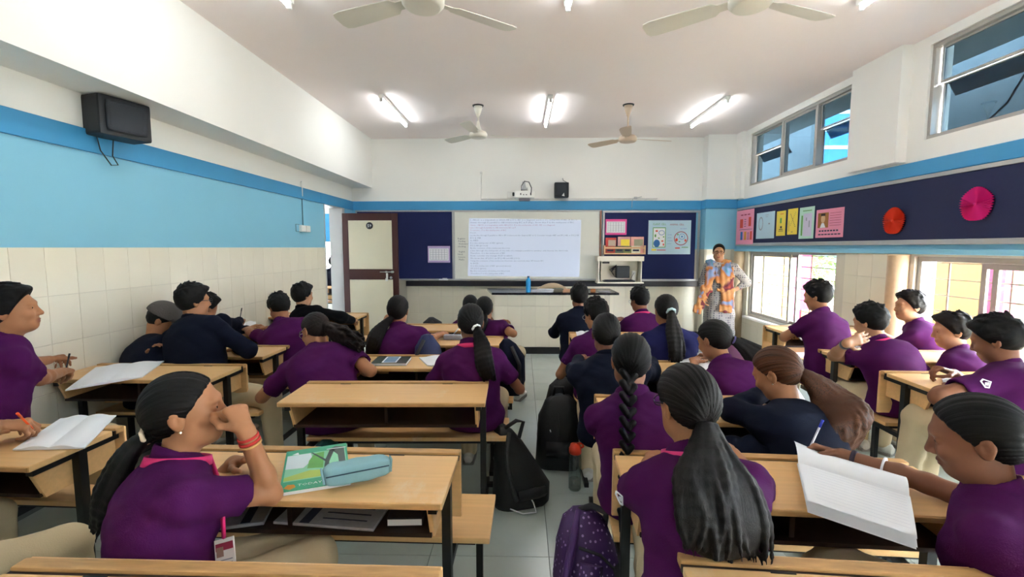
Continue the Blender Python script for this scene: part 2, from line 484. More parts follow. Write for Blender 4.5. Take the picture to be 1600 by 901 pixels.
# ---- windows
def bars(parent, pts, r, m, name='bar'):
    for a, c in pts:
        t = B(); t.tube([a, c], r, 6); t.done(name, m, parent)
def frame_parts(root, x0, x1, y0, y1, z0, z1, w, m, name='frame_bar'):
    for (a, c, d, e) in ((y0, y1, z0, z0 + w), (y0, y1, z1 - w, z1), (y0, y0 + w, z0 + w, z1 - w), (y1 - w, y1, z0 + w, z1 - w)):
        t = B(); t.b2(x0, x1, a, c, d, e, 0.003); t.done(name, m, root)
def sash(root, x, y0, y1, z0, z1, w, glass):
    t = B()
    for (a, c, d, e) in ((y0, y1, z0, z0 + w), (y0, y1, z1 - w, z1), (y0, y0 + w, z0 + w, z1 - w), (y1 - w, y1, z0 + w, z1 - w)):
        t.b2(x - 0.012, x + 0.012, a, c, d, e, 0.002)
    s = t.done('sash', M_aluw, root)
    t = B(); t.b2(x - 0.003, x + 0.003, y0 + w, y1 - w, z0 + w, z1 - w); t.done('pane', glass, s)
for n, (y0, y1, z0, z1) in enumerate(LOW):
    r = thing('window_%d' % (n + 1), ['barred sliding window nearest the front wall, beside the teacher', 'barred sliding window behind the boys at right', 'barred sliding window beside the camera'][n], 'window', kind='structure')
    frame_parts(r, XR + 0.03, XR + 0.12, y0, y1, z0, z1, 0.045, M_aluw)
    t = B(); t.b2(XR - 0.05, XR + 0.16, y0 - 0.03, y1 + 0.03, z0 - 0.03, z0 + 0.004, 0.004); t.done('sill', M_plastic_w, r)
    L = y1 - y0
    if n == 0:
        sash(r, XR + 0.06, y1 - 0.045 - L * 0.50, y1 - 0.045, z0 + 0.045, z1 - 0.045, 0.04, G_clear)
        sash(r, XR + 0.09, y1 - 0.045 - L * 0.56, y1 - 0.045 - L * 0.12, z0 + 0.045, z1 - 0.045, 0.04, G_clear)
    else:
        sash(r, XR + 0.06, y0 + 0.05, y0 + L * 0.675, z0 + 0.045, z1 - 0.045, 0.045, G_clear)
        sash(r, XR + 0.09, y0 + 0.35, y0 + L * 0.735, z0 + 0.045, z1 - 0.045, 0.045, G_clear)
    xb = XR + 0.165
    nb = 7
    bars(r, [((xb, y0, z0 + (z1 - z0) * (k + 0.6) / nb), (xb, y1, z0 + (z1 - z0) * (k + 0.6) / nb)) for k in range(nb)], 0.006, M_bar)
    bars(r, [((xb + 0.008, y0 + L * q, z0), (xb + 0.008, y0 + L * q, z1)) for q in (0.06, 0.35, 0.66, 0.92)], 0.008, M_bar)
for n, (y0, y1, z0, z1) in enumerate(UPP):
    r = thing('window_%d' % (n + 4), ['high blue-tinted window nearest the front wall', 'high blue-tinted window at top right', 'high blue-tinted window beside the camera'][n], 'window', kind='structure')
    frame_parts(r, XR + 0.02, XR + 0.13, y0, y1, z0, z1, 0.035, M_aluw)
    L = y1 - y0
    e = [y0 + 0.035, y0 + 0.035 + (L - 0.07) * 0.27, y0 + 0.035 + (L - 0.07) * 0.62, y1 - 0.035]
    if n: e = [y0 + 0.035, y0 + L * 0.5, y1 - 0.035]
    for q, (a, c) in enumerate(zip(e, e[1:])):
        if q: 
            t = B(); t.b2(XR + 0.02, XR + 0.11, a - 0.02, a + 0.02, z0 + 0.035, z1 - 0.035, 0.003); t.done('mullion', M_aluw, r)
        zm = z0 + (z1 - z0) * 0.58
        if n == 0 and q == 1:
            sash(r, XR + 0.045, a + 0.02, c - 0.02, z0 + 0.035, z1 - 0.035, 0.03, G_blue)
        else:
            sash(r, XR + 0.07, a + 0.02, c - 0.02, zm, z1 - 0.035, 0.018, G_blue)
            sash(r, XR + 0.10, a + 0.02, c - 0.02, z0 + 0.035, zm + 0.0, 0.012, G_blue)
            t = B(); t.prism([(XR + 0.115, a + 0.03, zm), (XR + 0.12, a + 0.03, zm), (XR + 0.19, a + 0.03, zm - 0.11), (XR + 0.185, a + 0.03, zm - 0.11)], (0, c - a - 0.06, 0)); t.done('tilted_pane', G_blue, r)
t = B(); t.tube([(XR + 0.17, 3.95, 2.52), (XR + 0.17, 3.75, 2.66), (XR + 0.17, 3.6, 2.9), (XR + 0.17, 3.5, 3.2)], 0.008, 6)
finish(t.done('outdoor_cable', M_plastic_k), 'thin dark cable hanging outside the high right window', 'cable')
# pipes at the window edges
for (yy, lab) in ((7.56, 'tan marbled round pipe in the corner behind the teacher'), (4.40, 'tan marbled round pipe between the two lower windows')):
    t = B(); t.lathe([(0.085, 0.0), (0.085, 1.47), (0.09, 1.475), (0.09, 1.487), (0.0, 1.487)], n=20)
    finish(t.done('pipe_column', M_tan, None, (XR - 0.045, yy, 0)), lab, 'pipe')
# ---- door and door frame
r = thing('door_1', 'maroon framed door with two cream panels standing open, number plate 59', 'door', (XL + 0.02, 7.50, 0), kind='structure')
DW, DH, DT = 0.90, 2.10, 0.035
for n, (x0, x1, z0, z1) in enumerate([(0, 0.095, 0, DH), (DW - 0.095, DW, 0, DH), (0.095, DW - 0.095, DH - 0.115, DH), (0.095, DW - 0.095, 1.03, 1.20), (0.095, DW - 0.095, 0, 0.17)]):
    t = B(); t.b2(x0, x1, -DT, 0, z0, z1, 0.003); t.done('stile' if n < 2 else 'rail', M_wood, r)
for z0, z1 in ((1.20, DH - 0.115), (0.17, 1.03)):
    t = B(); t.b2(0.095, DW - 0.095, -DT + 0.008, -0.008, z0, z1); t.done('door_panel', M_panel, r)
t = B(); t.lathe([(0.0, -0.006), (0.056, -0.006), (0.056, 0.0), (0.0, 0.0)], (0.445, -DT + 0.006, DH - 0.20), 24, 'Y'); pl = t.done('number_plate', M_plastic_k, r)
text_obj('number', '59', 0.068, M_paper, pl, (0.445, -DT - 0.0012, DH - 0.224), R_FRONT, 'CENTER')
t = B(); t.tube([(0.60, -DT - 0.012, 1.155), (0.83, -DT - 0.012, 1.155)], 0.007, 8); t.box((0.70, -DT - 0.004, 1.155), (0.03, 0.012, 0.028)); t.box((0.80, -DT - 0.004, 1.155), (0.04, 0.014, 0.035), bevel=0.003); t.done('bolt', M_alu, r)
t = B(); t.box((0.715, -DT - 0.012, 1.09), (0.03, 0.016, 0.09), bevel=0.004); t.box((0.708, -DT - 0.012, 1.03), (0.04, 0.02, 0.05), bevel=0.005); t.done('latch', M_plastic_w, r)
t = B(); t.lathe([(0.0, -0.012), (0.018, -0.012), (0.022, 0.0), (0, 0)], (0.775, -DT, 1.06), 14, 'Y'); t.done('lock', M_alu, r)
M_jamb = mat('grey_door_jamb', '#c3c4c4', 0.6, 0.04)
t = B(); t.b2(XL - 0.2, XL + 0.015, DY1 - 0.10, DY1, 0, DZ1); t.b2(XL - 0.2, XL + 0.012, DY0, DY0 + 0.012, 0, DZ1); t.b2(XL - 0.2, XL + 0.012, DY0, DY1, DZ1 - 0.012, DZ1)
finish(t.done('door_2', M_jamb), 'grey white door frame in the left wall opening', 'door frame', kind='structure')
# ---- corridor beyond the door, with another classroom
b = B()
b.use(M_floor).b2(-8, XL - 0.2, 4.5, 13.0, -0.12, 0)
wfl = finish(b.done('floor_corridor'), 'corridor floor beyond the open door', 'floor', kind='structure')
b = B(); b.use(M_white).b2(-8, XL - 0.2, 4.5, 13.0, 2.9, 3.1)
finish(b.done('ceiling_corridor'), 'corridor ceiling beyond the open door', 'ceiling', kind='structure')
b = B(); YC = 11.0
b.use(M_white).b2(-8, XL - 0.2, YC, YC + 0.1, 0, 0.75).b2(-8, XL - 0.2, YC, YC + 0.1, 2.35, 2.9)
b.use(M_band).b2(-8, XL - 0.2, YC, YC + 0.1, 1.68, 2.35)
b.use(M_darkb).b2(-8, XL - 0.2, YC - 0.02, YC + 0.1, 2.5, 2.56)
b.use(M_white).b2(-8, -6.2, YC, YC + 0.1, 0.75, 1.68).b2(-3.6, XL - 0.2, YC, YC + 0.1, 0.75, 1.68)
b.use(M_white).b2(-8.1, -8, 4.5, 13, 0, 2.9).b2(-8, XL - 0.2, 4.4, 4.5, 0, 2.9).b2(XL - 0.2, XL - 0.1, YF + 0.2, 13, 0, 2.9)
finish(b.done('wall_corridor'), 'white and blue wall of room beyond corridor', 'wall', kind='structure')

# ================================================================== OUTSIDE (right)
b = B(); b.b2(XR + 0.2, 60, -30, 50, -0.3, -0.05)
M_ground = mat('pale_paving', '#b5ab98', 0.9, 0.08, 2)
finish(b.done('ground_outside', M_ground), 'pale paved ground outside the windows', 'ground', kind='structure')
def ext(name, m, lab, *bx):
    t = B()
    for q in bx: t.b2(*q)
    return finish(t.done(name, m), lab, 'outside wall')
ext('exterior_wall', M_yel, 'yellow plaster wall seen through the window beside the teacher', (5.0, 5.2, 8.55, 11.5, -0.05, 2.3))
ext('exterior_wall', M_yel, 'yellow plaster wall seen behind the boys at right', (5.0, 5.2, 5.02, 7.45, -0.05, 2.3))
ext('exterior_parapet', M_yel, 'low yellow parapet outside the first window', (5.0, 5.2, 7.45, 8.3, -0.05, 0.45))
ext('exterior_parapet', M_yel, 'low yellow parapet outside the second window', (5.0, 5.2, 2.0, 4.84, -0.05, 0.35))
ext('exterior_pillar', M_mag, 'magenta pillar outside the window beside the teacher', (4.97, 5.15, 8.3, 8.55, -0.05, 2.3))
ext('exterior_pillar', M_mag, 'magenta pillar outside the window behind the boys', (4.97, 5.10, 4.84, 5.02, -0.05, 2.3))
ext('exterior_slab', M_conc, 'grey concrete wall seen through the high windows', (5.0, 5.2, 8.3, 11.5, 2.3, 4.6), (5.0, 5.2, 3.2, 7.3, 2.3, 4.6))
t = B(); t.b2(XR + 0.2, XR + 0.95, YB - 2, YF + 4, ZC + 0.06, ZC + 0.16)  # overhang added to shade the upper outside wall from the sun
finish(t.done('added_shade_slab', M_conc), 'added concrete slab that keeps sun off the grey wall outside', 'slab', kind='structure')
M_bgl = mat('blue_facade_glass', '#3f8fc4', 0.3, 0.1, 2)
r = thing('distant_tower', 'tall blue glass tower far off seen through the high window', 'building', (24, 38.0, 0))
t = B(); t.b2(-4, 4, -3, 3, 0, 30); t.done('tower_body', M_bgl, r)
for k in range(22):
    t = B(); t.b2(-4.05, 4.05, -3.06, 3.06, 1.2 + k * 1.25, 1.45 + k * 1.25); t.done('floor_band', M_plastic_w, r)
# trees: trunks with leaf cards as real small leaves
M_leaf = mat('green_leaf', '#3a5c1a', 0.7, 0.3, 8)
M_bark = mat('grey_bark', '#7d7468', 0.9, 0.2, 10)
rng = np.random.default_rng(3)
def leaf_mesh(pts, size, rng):
    n = len(pts)
    a = rng.normal(size=(n, 3)); a /= np.linalg.norm(a, axis=1)[:, None]
    c = rng.normal(size=(n, 3)); c = np.cross(a, c); c /= np.linalg.norm(c, axis=1)[:, None]
    s = size * rng.uniform(0.6, 1.3, (n, 1))
    v = np.stack([pts - a * s, pts + c * s * 0.4, pts + a * s, pts - c * s * 0.4], 1).reshape(-1, 3)
    f = [(4 * i, 4 * i + 1, 4 * i + 2, 4 * i + 3) for i in range(n)]
    me = bpy.data.meshes.new('foliage'); me.from_pydata(v.tolist(), [], f); me.materials.append(M_leaf)
    return me
r = thing('tree', 'leafy tree with bare forks outside the window beside teacher', 'tree', (8.4, 13.6, -0.05))
t = B(); t.tube([(0, 0, 0), (0.1, 0, 1.2), (0, 0.1, 2.4)], [0.16, 0.12, 0.07]); t.tube([(0.1, 0, 1.0), (-0.6, -0.3, 1.8), (-0.9, -0.5, 2.6)], [0.08, 0.06, 0.03]); t.tube([(0.1, 0, 0.8), (0.6, 0.3, 1.6), (0.9, 0.5, 2.5)], [0.08, 0.06, 0.03]); t.done('trunk', M_bark, r)
p = rng.normal(size=(4200, 3)) * np.array([1.0, 1.0, 0.75]) + np.array([0.2, 0, 1.5])
o = link('foliage', leaf_mesh(p, 0.09, rng), r)
r = thing('palm', 'palm with long green fronds outside the window at right', 'palm', (7.15, 6.7, 0))
t = B(); t.tube([(0, 0, 0), (0.05, 0, 0.8), (0, 0, 1.6)], [0.13, 0.10, 0.09]); t.done('trunk', M_bark, r)
for k in range(15):
    a = 2 * math.pi * k / 15; up = 0.35 + 0.75 * rng.random()
    t = B(); pts = []
    for q in range(9):
        s = q / 8
        pts.append(Vector((math.cos(a) * 1.5 * s, math.sin(a) * 1.5 * s, 1.55 + up * s * 1.6 - 1.7 * s * s)))
    t.tube(pts, [0.015 * (1 - 0.8 * q / 8) for q in range(9)], 5)
    side = Vector((-math.sin(a), math.cos(a), 0))
    for q in range(1, 25):
        s = q / 25 * 8; i = min(int(s), 7); p0 = pts[i].lerp(pts[i + 1], s - i)
        d = (pts[i + 1] - pts[i]).normalized()
        for sg in (-1, 1):
            tip = p0 + (d * 0.5 + side * sg * 0.8 + Vector((0, 0, -0.25))) * 0.42
            w = d * 0.014
            f = t.bm.faces.new([t.bm.verts.new(p0 - w), t.bm.verts.new(p0 + w), t.bm.verts.new(tip)])
    t.done('frond', M_leaf, r)

# ================================================================== FRONT WALL FIXTURES
def frame_box(root, x0, x1, y, z0, z1, w, m, d=0.03):
    for q in ((x0, x1, z1 - w, z1), (x0, x1, z0, z0 + w), (x0, x0 + w, z0 + w, z1 - w), (x1 - w, x1, z0 + w, z1 - w)):
        t = B(); t.b2(q[0], q[1], y - d, y, q[2], q[3], 0.003); t.done('frame_bar', m, root)
r = thing('pinboard', 'navy felt pinboard behind the open door, left of the whiteboard', 'pinboard', (0, YF, 0))
t = B(); t.b2(-2.84, -1.20, -0.018, -0.003, 1.01, 2.16); t.done('felt', M_navy, r); frame_box(r, -2.86, -1.17, -0.002, 0.985, 2.185, 0.025, M_alu)
r = thing('pinboard', 'navy felt pinboard with cell poster, right of the whiteboard', 'pinboard', (0, YF, 0))
t = B(); t.b2(1.42, 2.96, -0.018, -0.003, 1.0, 2.14); t.done('felt', M_navy, r); frame_box(r, 1.38, 3.03, -0.002, 0.975, 2.175, 0.035, M_alu)
# whiteboard with projected page
r = thing('whiteboard', 'wide whiteboard showing a projected page of geometry text', 'whiteboard', (0, YF, 0))
t = B(); t.b2(-1.15, 1.33, -0.03, -0.004, 1.01, 2.16); t.done('board_surface', M_wb, r); frame_box(r, -1.175, 1.365, -0.002, 0.985, 2.185, 0.028, M_alu, 0.04)
t = B(); t.b2(1.33, 1.36, -0.05, -0.03, 1.0, 2.17); t.done('sensor_strip', mat('brown_strip', '#8a5a48', 0.5), r)
M_proj = mat('projected_light', '#a2aec4', 0.6, 0.02, emit=(0.78, 0.86, 1.0), estr=0.06)
t = B(); t.prism([(-0.90, -0.0325, 2.05), (1.015, -0.0325, 2.02), (0.995, -0.0325, 1.045), (-0.93, -0.0325, 1.06)], (0, 0.002, 0))
pj = finish(t.done('projected_page', M_proj, r), 'bright bluish projected page')
M_ptxt = mat('projected_text', '#3c4664', 0.7, emit=(0.42, 0.47, 0.62), estr=0.08)
M_ptxt2 = mat('projected_text_red', '#7d4a70', 0.7, emit=(0.55, 0.42, 0.58), estr=0.08)
lines = [('1. ABCD is a trapezium in which AB || DC, BD is a diagonal and E is the mid-point of AD. A line is', 1.82),
 ('drawn through E parallel to AB intersecting BC at F (Fig.). Show that F is the mid-point of BC.', 1.78),
 ('Given : ABCD is a trapezium with AB || DC, E is the mid-point of AD, BD is a diagonal', 1.45),
 ('Line l through E parallel to AB intersects BC at F', 0.78), ('To prove : F is the mid-point of BC', 0.62), ('Proof :', 0.11),
 ('Let the line through E parallel to AB be EF. It intersects the diagonal BD at G. Consider triangle ABD and EF || AB, so EG || AB', 1.86),
 ('EG || AB', 0.18), ('In ABD', 0.14), ('E is the mid-point of AD (given)', 0.56), ('EG || AB (proved)', 0.30), ('By the converse of the mid-point theorem', 0.68),
 ('a line through the mid-point of one side of a triangle parallel to another side bisects the third side', 1.68),
 ('Therefore, G is the mid-point of BD', 0.60), ('Now, consider the triangle BCD in which', 0.72), ('We know that GF || DC (as EF || AB and AB || DC)', 0.85),
 ('Using the converse of the mid-point theorem, we conclude that GF bisects BC', 1.26), ('In BCD', 0.14), ('G is the mid-point of BD (proved above)', 0.70),
 ('GF || DC (given)', 0.27), ('By the converse of mid-point theorem', 0.68), ('Therefore F is the mid-point of BC', 0.58)]
for i, (tx, w) in enumerate(lines):
    z = 2.008 - i * 0.0436
    text_obj('text_line', tx, 0.034, M_ptxt2 if i in (2, 3, 4) else M_ptxt, pj, (-0.885, -0.0335, z), R_FRONT, width=w)
M_hand = mat('marker_ink', '#55606a', 0.8)
for i, tx in enumerate(['Register', 'Pending', 'Homework', 'checking', '', 'English', 'Hindi', 'Science', 'Maths']):
    if tx: text_obj('marker_note', tx, 0.04, M_hand, r, (-1.10 + 0.008 * (i % 3), -0.0315, 1.69 - 0.045 * i), R_FRONT)
# ledge under boards
t = B(); t.b2(-2.0, 3.03, -0.07, 0.0, 0.885, 0.975, 0.003)
o = finish(t.done('board_ledge', mat('dark_board_ledge', '#20202a', 0.3, 0.1), None, (0, YF, 0)), 'long black ledge under the boards of the front wall', 'ledge')
t = B(); t.box((0, 0, 0.012), (0.16, 0.045, 0.024), bevel=0.008); t.box((0.02, 0, 0.03), (0.08, 0.035, 0.014), bevel=0.005)
finish(t.done('duster', M_paper, None, (-1.35, YF - 0.04, 0.985)), 'crumpled white cloth on the ledge left of whiteboard', 'cloth')
# notices
def sheet(name, lab, cat, pts, m, t=0.003, n=(0, -1, 0), group=None):
    q = B(); q.prism(pts, Vector(n) * t)
    return finish(q.done(name, m), lab, cat, group)
def fs(x0, x1, z0, z1, off): return [(x0, YF - off, z0), (x1, YF - off, z0), (x1, YF - off, z1), (x0, YF - off, z1)]
M_lil = mat('lilac_border_paper', '#b9a6d2', 0.8)
M_pinkp = mat('pink_paper', '#f09ab4', 0.8, 0.04)
M_pinkd = mat('hot_pink_paper', '#e0559c', 0.8, 0.04)
M_grid = mat('grey_print', '#9aa0ae', 0.8)
M_lb = mat('pale_blue_paper', '#bcd9e8', 0.8, 0.03)
M_ye = mat('yellow_paper', '#ecd354', 0.8, 0.04)
M_mint = mat('mint_paper', '#bfe3d4', 0.8, 0.03)
M_red = mat('red_print', '#e0523f', 0.8)
M_bl = mat('blue_print', '#3f78c0', 0.8)
M_gr = mat('green_print', '#6aa85a', 0.8)
M_or = mat('orange_print', '#e59a3c', 0.8)
M_lav = mat('lavender_print', '#d3cde4', 0.8)
M_mar = mat('maroon_print', '#a3304e', 0.7)
def timetable(lab, x0, x1, z0, z1, mb):
    o = sheet('timetable', lab, 'notice', fs(x0, x1, z0, z1, 0.020), mb)
    q = B(); q.prism(fs(x0 + 0.02, x1 - 0.025, z0 + 0.035, z1 - 0.04, 0.0235), (0, -0.0008, 0)); pg = q.done('page', M_paper, o)
    q = B()
    for i in range(7): xx = x0 + 0.04 + (x1 - x0 - 0.085) * i / 6; q.b2(xx - 0.0025, xx + 0.0025, YF - 0.0252, YF - 0.0244, z0 + 0.05, z1 - 0.055)
    for i in range(7): zz = z0 + 0.05 + (z1 - z0 - 0.105) * i / 6; q.b2(x0 + 0.04, x1 - 0.045, YF - 0.0252, YF - 0.0244, zz - 0.0025, zz + 0.0025)
    q.done('grid_lines', M_grid, pg)
timetable('timetable with lilac border pinned left of the whiteboard', -1.62, -1.235, 1.29, 1.575, M_lil)
timetable('timetable with pink border pinned right of the whiteboard', 1.43, 1.79, 1.765, 2.03, M_pinkd)
# cell poster
o = sheet('cell_poster', 'pale blue poster of plant and animal cells on navy pinboard', 'poster', fs(2.16, 2.88, 1.435, 2.01, 0.020), M_lb)
def rim(q, cx, cz, rx, rz, w, y, n=28):
    vs = []
    for k in range(n):
        a = 2 * math.pi * k / n
        vs.append([q.bm.verts.new((cx + (rx - s * w) * math.cos(a), y, cz + (rz - s * w) * math.sin(a))) for s in (0, 1)])
    q._tag([q.bm.faces.new((vs[k][0], vs[(k + 1) % n][0], vs[(k + 1) % n][1], vs[k][1])) for k in range(n)])
def disc(q, cx, cz, rx, rz, y, n=18):
    q._tag([q.bm.faces.new([q.bm.verts.new((cx + rx * math.cos(2 * math.pi * k / n), y, cz + rz * math.sin(2 * math.pi * k / n))) for k in range(n)])])
YP = YF - 0.0238
q = B(); q.use(M_gr); q.b2(2.235, 2.455, YP - 0.0002, YP, 1.55, 1.89); q.use(M_paper); q.b2(2.247, 2.443, YP - 0.0008, YP - 0.0003, 1.562, 1.878); q.done('plant_cell_drawing', None, o)
q = B(); q.use(M_bl); disc(q, 2.305, 1.62, 0.055, 0.065, YP - 0.0012); rim(q, 2.385, 1.80, 0.05, 0.042, 0.008, YP - 0.0012); q.use(M_red); disc(q, 2.30, 1.83, 0.022, 0.014, YP - 0.0012); disc(q, 2.40, 1.66, 0.02, 0.012, YP - 0.0012); disc(q, 2.42, 1.60, 0.012, 0.02, YP - 0.0012); q.use(M_gr); disc(q, 2.28, 1.75, 0.015, 0.026, YP - 0.0012); disc(q, 2.34, 1.71, 0.016, 0.01, YP - 0.0012); disc(q, 2.42, 1.73, 0.013, 0.012, YP - 0.0012); q.done('plant_organelles', None, o)
q = B(); q.use(M_mar); rim(q, 2.715, 1.705, 0.118, 0.118, 0.012, YP - 0.0006); q.use(M_bl); rim(q, 2.73, 1.735, 0.05, 0.05, 0.006, YP - 0.0006); disc(q, 2.73, 1.735, 0.014, 0.014, YP - 0.0006); q.use(M_red); disc(q, 2.64, 1.68, 0.022, 0.028, YP - 0.0006); disc(q, 2.79, 1.67, 0.016, 0.022, YP - 0.0006); q.use(M_gr); disc(q, 2.69, 1.65, 0.014, 0.01, YP - 0.0006); disc(q, 2.66, 1.77, 0.012, 0.014, YP - 0.0006); q.done('animal_cell_drawing', None, o)
text_obj('title', 'PLANT CELL', 0.045, M_gr, o, (2.235, YP - 0.001, 1.93), R_FRONT, width=0.22)
text_obj('title', 'ANIMAL CELL', 0.04, M_mar, o, (2.52, YP - 0.001, 1.925), R_FRONT, width=0.24)
text_obj('caption', 'NUCLEUS', 0.025, M_bl, o, (2.70, YP - 0.001, 1.86), R_FRONT)
for i in range(4): text_obj('caption', ['cell wall', 'vacuole', 'cytoplasm', 'nucleus'][i], 0.022, M_bl, o, (2.485, YP - 0.001, 1.76 - 0.05 * i), R_FRONT)
q = B(); q.use(M_ye); q.b2(2.22, 2.30, YP - 0.0008, YP, 1.495, 1.53); q.use(M_red); q.b2(2.31, 2.46, YP - 0.0008, YP, 1.50, 1.512); q.b2(2.62, 2.70, YP - 0.0008, YP, 1.53, 1.55); q.use(M_gr); q.b2(2.73, 2.84, YP - 0.0008, YP, 1.548, 1.56); q.done('caption_bars', None, o)
# book rack with books
r = thing('book_rack', 'small open wooden book rack on navy pinboard', 'rack', (1.40, YF - 0.02, 1.435))
M_pine = mat('pale_pine', '#e0b58a', 0.5, 0.1, 8)
t = B(); t.b2(0, 0.70, -0.09, 0, 0, 0.02); t.done('base_board', M_pine, r)
for x in (0.0, 0.68): t = B(); t.b2(x, x + 0.02, -0.09, 0, 0.02, 0.15); t.done('side_board', M_pine, r)
t = B(); t.b2(0.02, 0.68, -0.09, -0.078, 0.095, 0.125); t.done('front_rail', M_pine, r)
for i, (x, w, h, c, c2, lab) in enumerate([(0.03, 0.18, 0.26, '#c9453f', '#b9a99a', 'red and grey magazine at left end of the rack'), (0.235, 0.21, 0.275, '#d8a3a0', '#e8d23c', 'magazine with yellow panel in middle of the rack'), (0.455, 0.22, 0.275, '#e6a79c', '#9c9a7e', 'pink magazine at right end of the rack')]):
    rr = thing('magazine', lab, 'magazine', (1.40 + x, YF - 0.045, 1.456), group='magazines in the wall rack')
    t = B(); t.b2(0, w, -0.02, 0, 0, h, 0.002); t.done('cover', mat('cover_a%d' % i, c, 0.4, 0.25, 9), rr)
    t = B(); t.b2(w * 0.25, w * 0.95, -0.0212, -0.02, h * 0.45, h * 0.85); t.done('cover_panel', mat('cover_b%d' % i, c2, 0.4, 0.15, 15), rr)
    t = B(); t.b2(w * 0.1, w * 0.5, -0.0218, -0.0212, h * 0.2, h * 0.42); t.done('cover_picture', mat('cover_c%d' % i, ['#3a2a2a', '#3d4fa0', '#8a5a60'][i], 0.4, 0.4, 20), rr)
for i, (x, w, c) in enumerate([(0.03, 0.15, '#b04438'), (0.19, 0.14, '#5c6a58'), (0.335, 0.125, '#7a8b52'), (0.465, 0.15, '#d9dac0')]):
    rr = thing('booklet', ['dark red booklet behind rail at left', 'grey booklet second from left behind the rail', 'green booklet third from left behind the rail', 'cream booklet behind rail at right'][i], 'booklet', (1.40 + x, YF - 0.072, 1.456), group='booklets behind the rack rail')
    t = B(); t.b2(0, w, -0.018, 0, 0, 0.12, 0.002); t.done('cover', mat('booklet_%d' % i, c, 0.45, 0.35, 25), rr)
    t = B(); t.b2(w * .15, w * .85, -0.0186, -0.018, 0.03, 0.06); t.done('cover_panel', M_ink, rr)
# equipment cabinet
r = thing('equipment_cabinet', 'open cream wall cabinet holding a dark computer unit', 'cabinet', (1.28, YF - 0.03, 0.955))
for nm, q in (('top_board', (-0.02, 0.75, -0.26, 0, 0.37, 0.45)), ('side_board', (0, 0.018, -0.24, 0, 0.02, 0.37)), ('side_board', (0.705, 0.723, -0.24, 0, 0.02, 0.37)), ('base_board', (-0.02, 0.75, -0.28, 0, 0, 0.02)), ('back_board', (0.018, 0.705, -0.02, 0, 0.02, 0.37))):
    t = B(); t.b2(*q, 0.002); t.done(nm, M_cream, r)
rr = thing('computer_unit', 'dark grey computer unit inside the cream wall cabinet', 'computer', (1.28, YF - 0.03, 0.955))
t = B(); t.box((0.42, -0.14, 0.185), (0.22, 0.12, 0.20), bevel=0.008); t.done('case', M_plastic_k, rr)
t = B()
for k in range(5): t.tube([(0.30, -0.12, 0.10 + 0.03 * k), (0.24 - 0.01 * k, -0.14, 0.18 + 0.01 * k), (0.33, -0.10, 0.30)], 0.006, 5)
t.done('cable_bundle', M_plastic_k, rr)
t = B(); t.box((0.15, -0.10, 0.34), (0.11, 0.06, 0.03), bevel=0.005); t.done('power_strip', M_plastic_k, rr)
o = thing('keyboard', 'black keyboard lying on base of the cream wall cabinet', 'keyboard', (1.28, YF - 0.03, 0.976))
t = B(); t.box((0.35, -0.19, 0.016), (0.52, 0.13, 0.022), bevel=0.005); t.done('keyboard_case', M_plastic_k, o)
for k in range(4): t = B(); t.box((0.35, -0.235 + 0.03 * k, 0.030), (0.47, 0.02, 0.006), bevel=0.002); t.done('key_row', M_navyc, o)
rr = thing('adapter_box', 'small white adapter box inside the cream cabinet at right', 'adapter', (1.28, YF - 0.03, 0.976))
t = B(); t.box((0.62, -0.10, 0.10), (0.06, 0.05, 0.16), bevel=0.004); t.done('case', M_plastic_w, rr)
t = B(); t.tube([(0.62, -0.13, 0.15), (0.58, -0.14, 0.08), (0.56, -0.13, 0.02)], 0.004, 5); t.done('lead', M_plastic_k, rr)
# projector + wall sockets + front speaker
r = thing('projector', 'white short-throw projector on wall arm above whiteboard', 'projector', (0.045, YF - 0.38, 2.40))
t = B(); t.box((0, 0, 0), (0.32, 0.28, 0.11), bevel=0.02, seg=2); t.done('body', M_plastic_w, r)
t = B(); t.box((0, 0.06, 0.09), (0.10, 0.34, 0.025)); t.box((-0.01, 0.20, 0.16), (0.05, 0.04, 0.16)); t.box((-0.01, 0.30, 0.22), (0.05, 0.18, 0.03)); t.prism([(-0.03, 0.0, 0.1), (0.03, 0, 0.1), (0.0, 0, 0.24)], (0, 0.02, 0)); t.done('wall_arm', M_alu, r)
t = B(); t.box((-0.06, -0.1415, 0.0), (0.015, 0.003, 0.03)); t.box((-0.015, -0.1415, -0.01), (0.02, 0.003, 0.012)); t.box((0.03, -0.1415, -0.01), (0.02, 0.003, 0.012)); t.box((0.10, -0.1415, 0), (0.018, 0.003, 0.04)); t.done('ports', M_plastic_k, r)
t = B(); t.tube([(0.0, -0.0, 0.22), (0.07, -0.05, 0.20), (0.11, -0.12, 0.10), (0.105, -0.15, 0.02)], 0.007, 6); t.tube([(0.0, 0.0, 0.22), (-0.05, -0.04, 0.14), (-0.05, -0.06, 0.06)], 0.006, 6); t.done('cables', M_plastic_k, r)
t = B(); t.box((0, 0.05, -0.07), (0.18, 0.12, 0.05), bevel=0.01); t.done('mirror_housing', mat('smoky_plastic', '#8d8792', 0.2), r)
r = thing('wall_socket', 'white wall socket box left of the projector', 'socket', (-0.19, YF, 2.44))
t = B(); t.box((0, -0.02, 0), (0.11, 0.04, 0.11), bevel=0.006); t.done('socket_box', M_plastic_w, r)
t = B(); t.box((0.05, -0.055, 0.01), (0.035, 0.05, 0.06), bevel=0.008); t.done('plug', M_plastic_k, r)
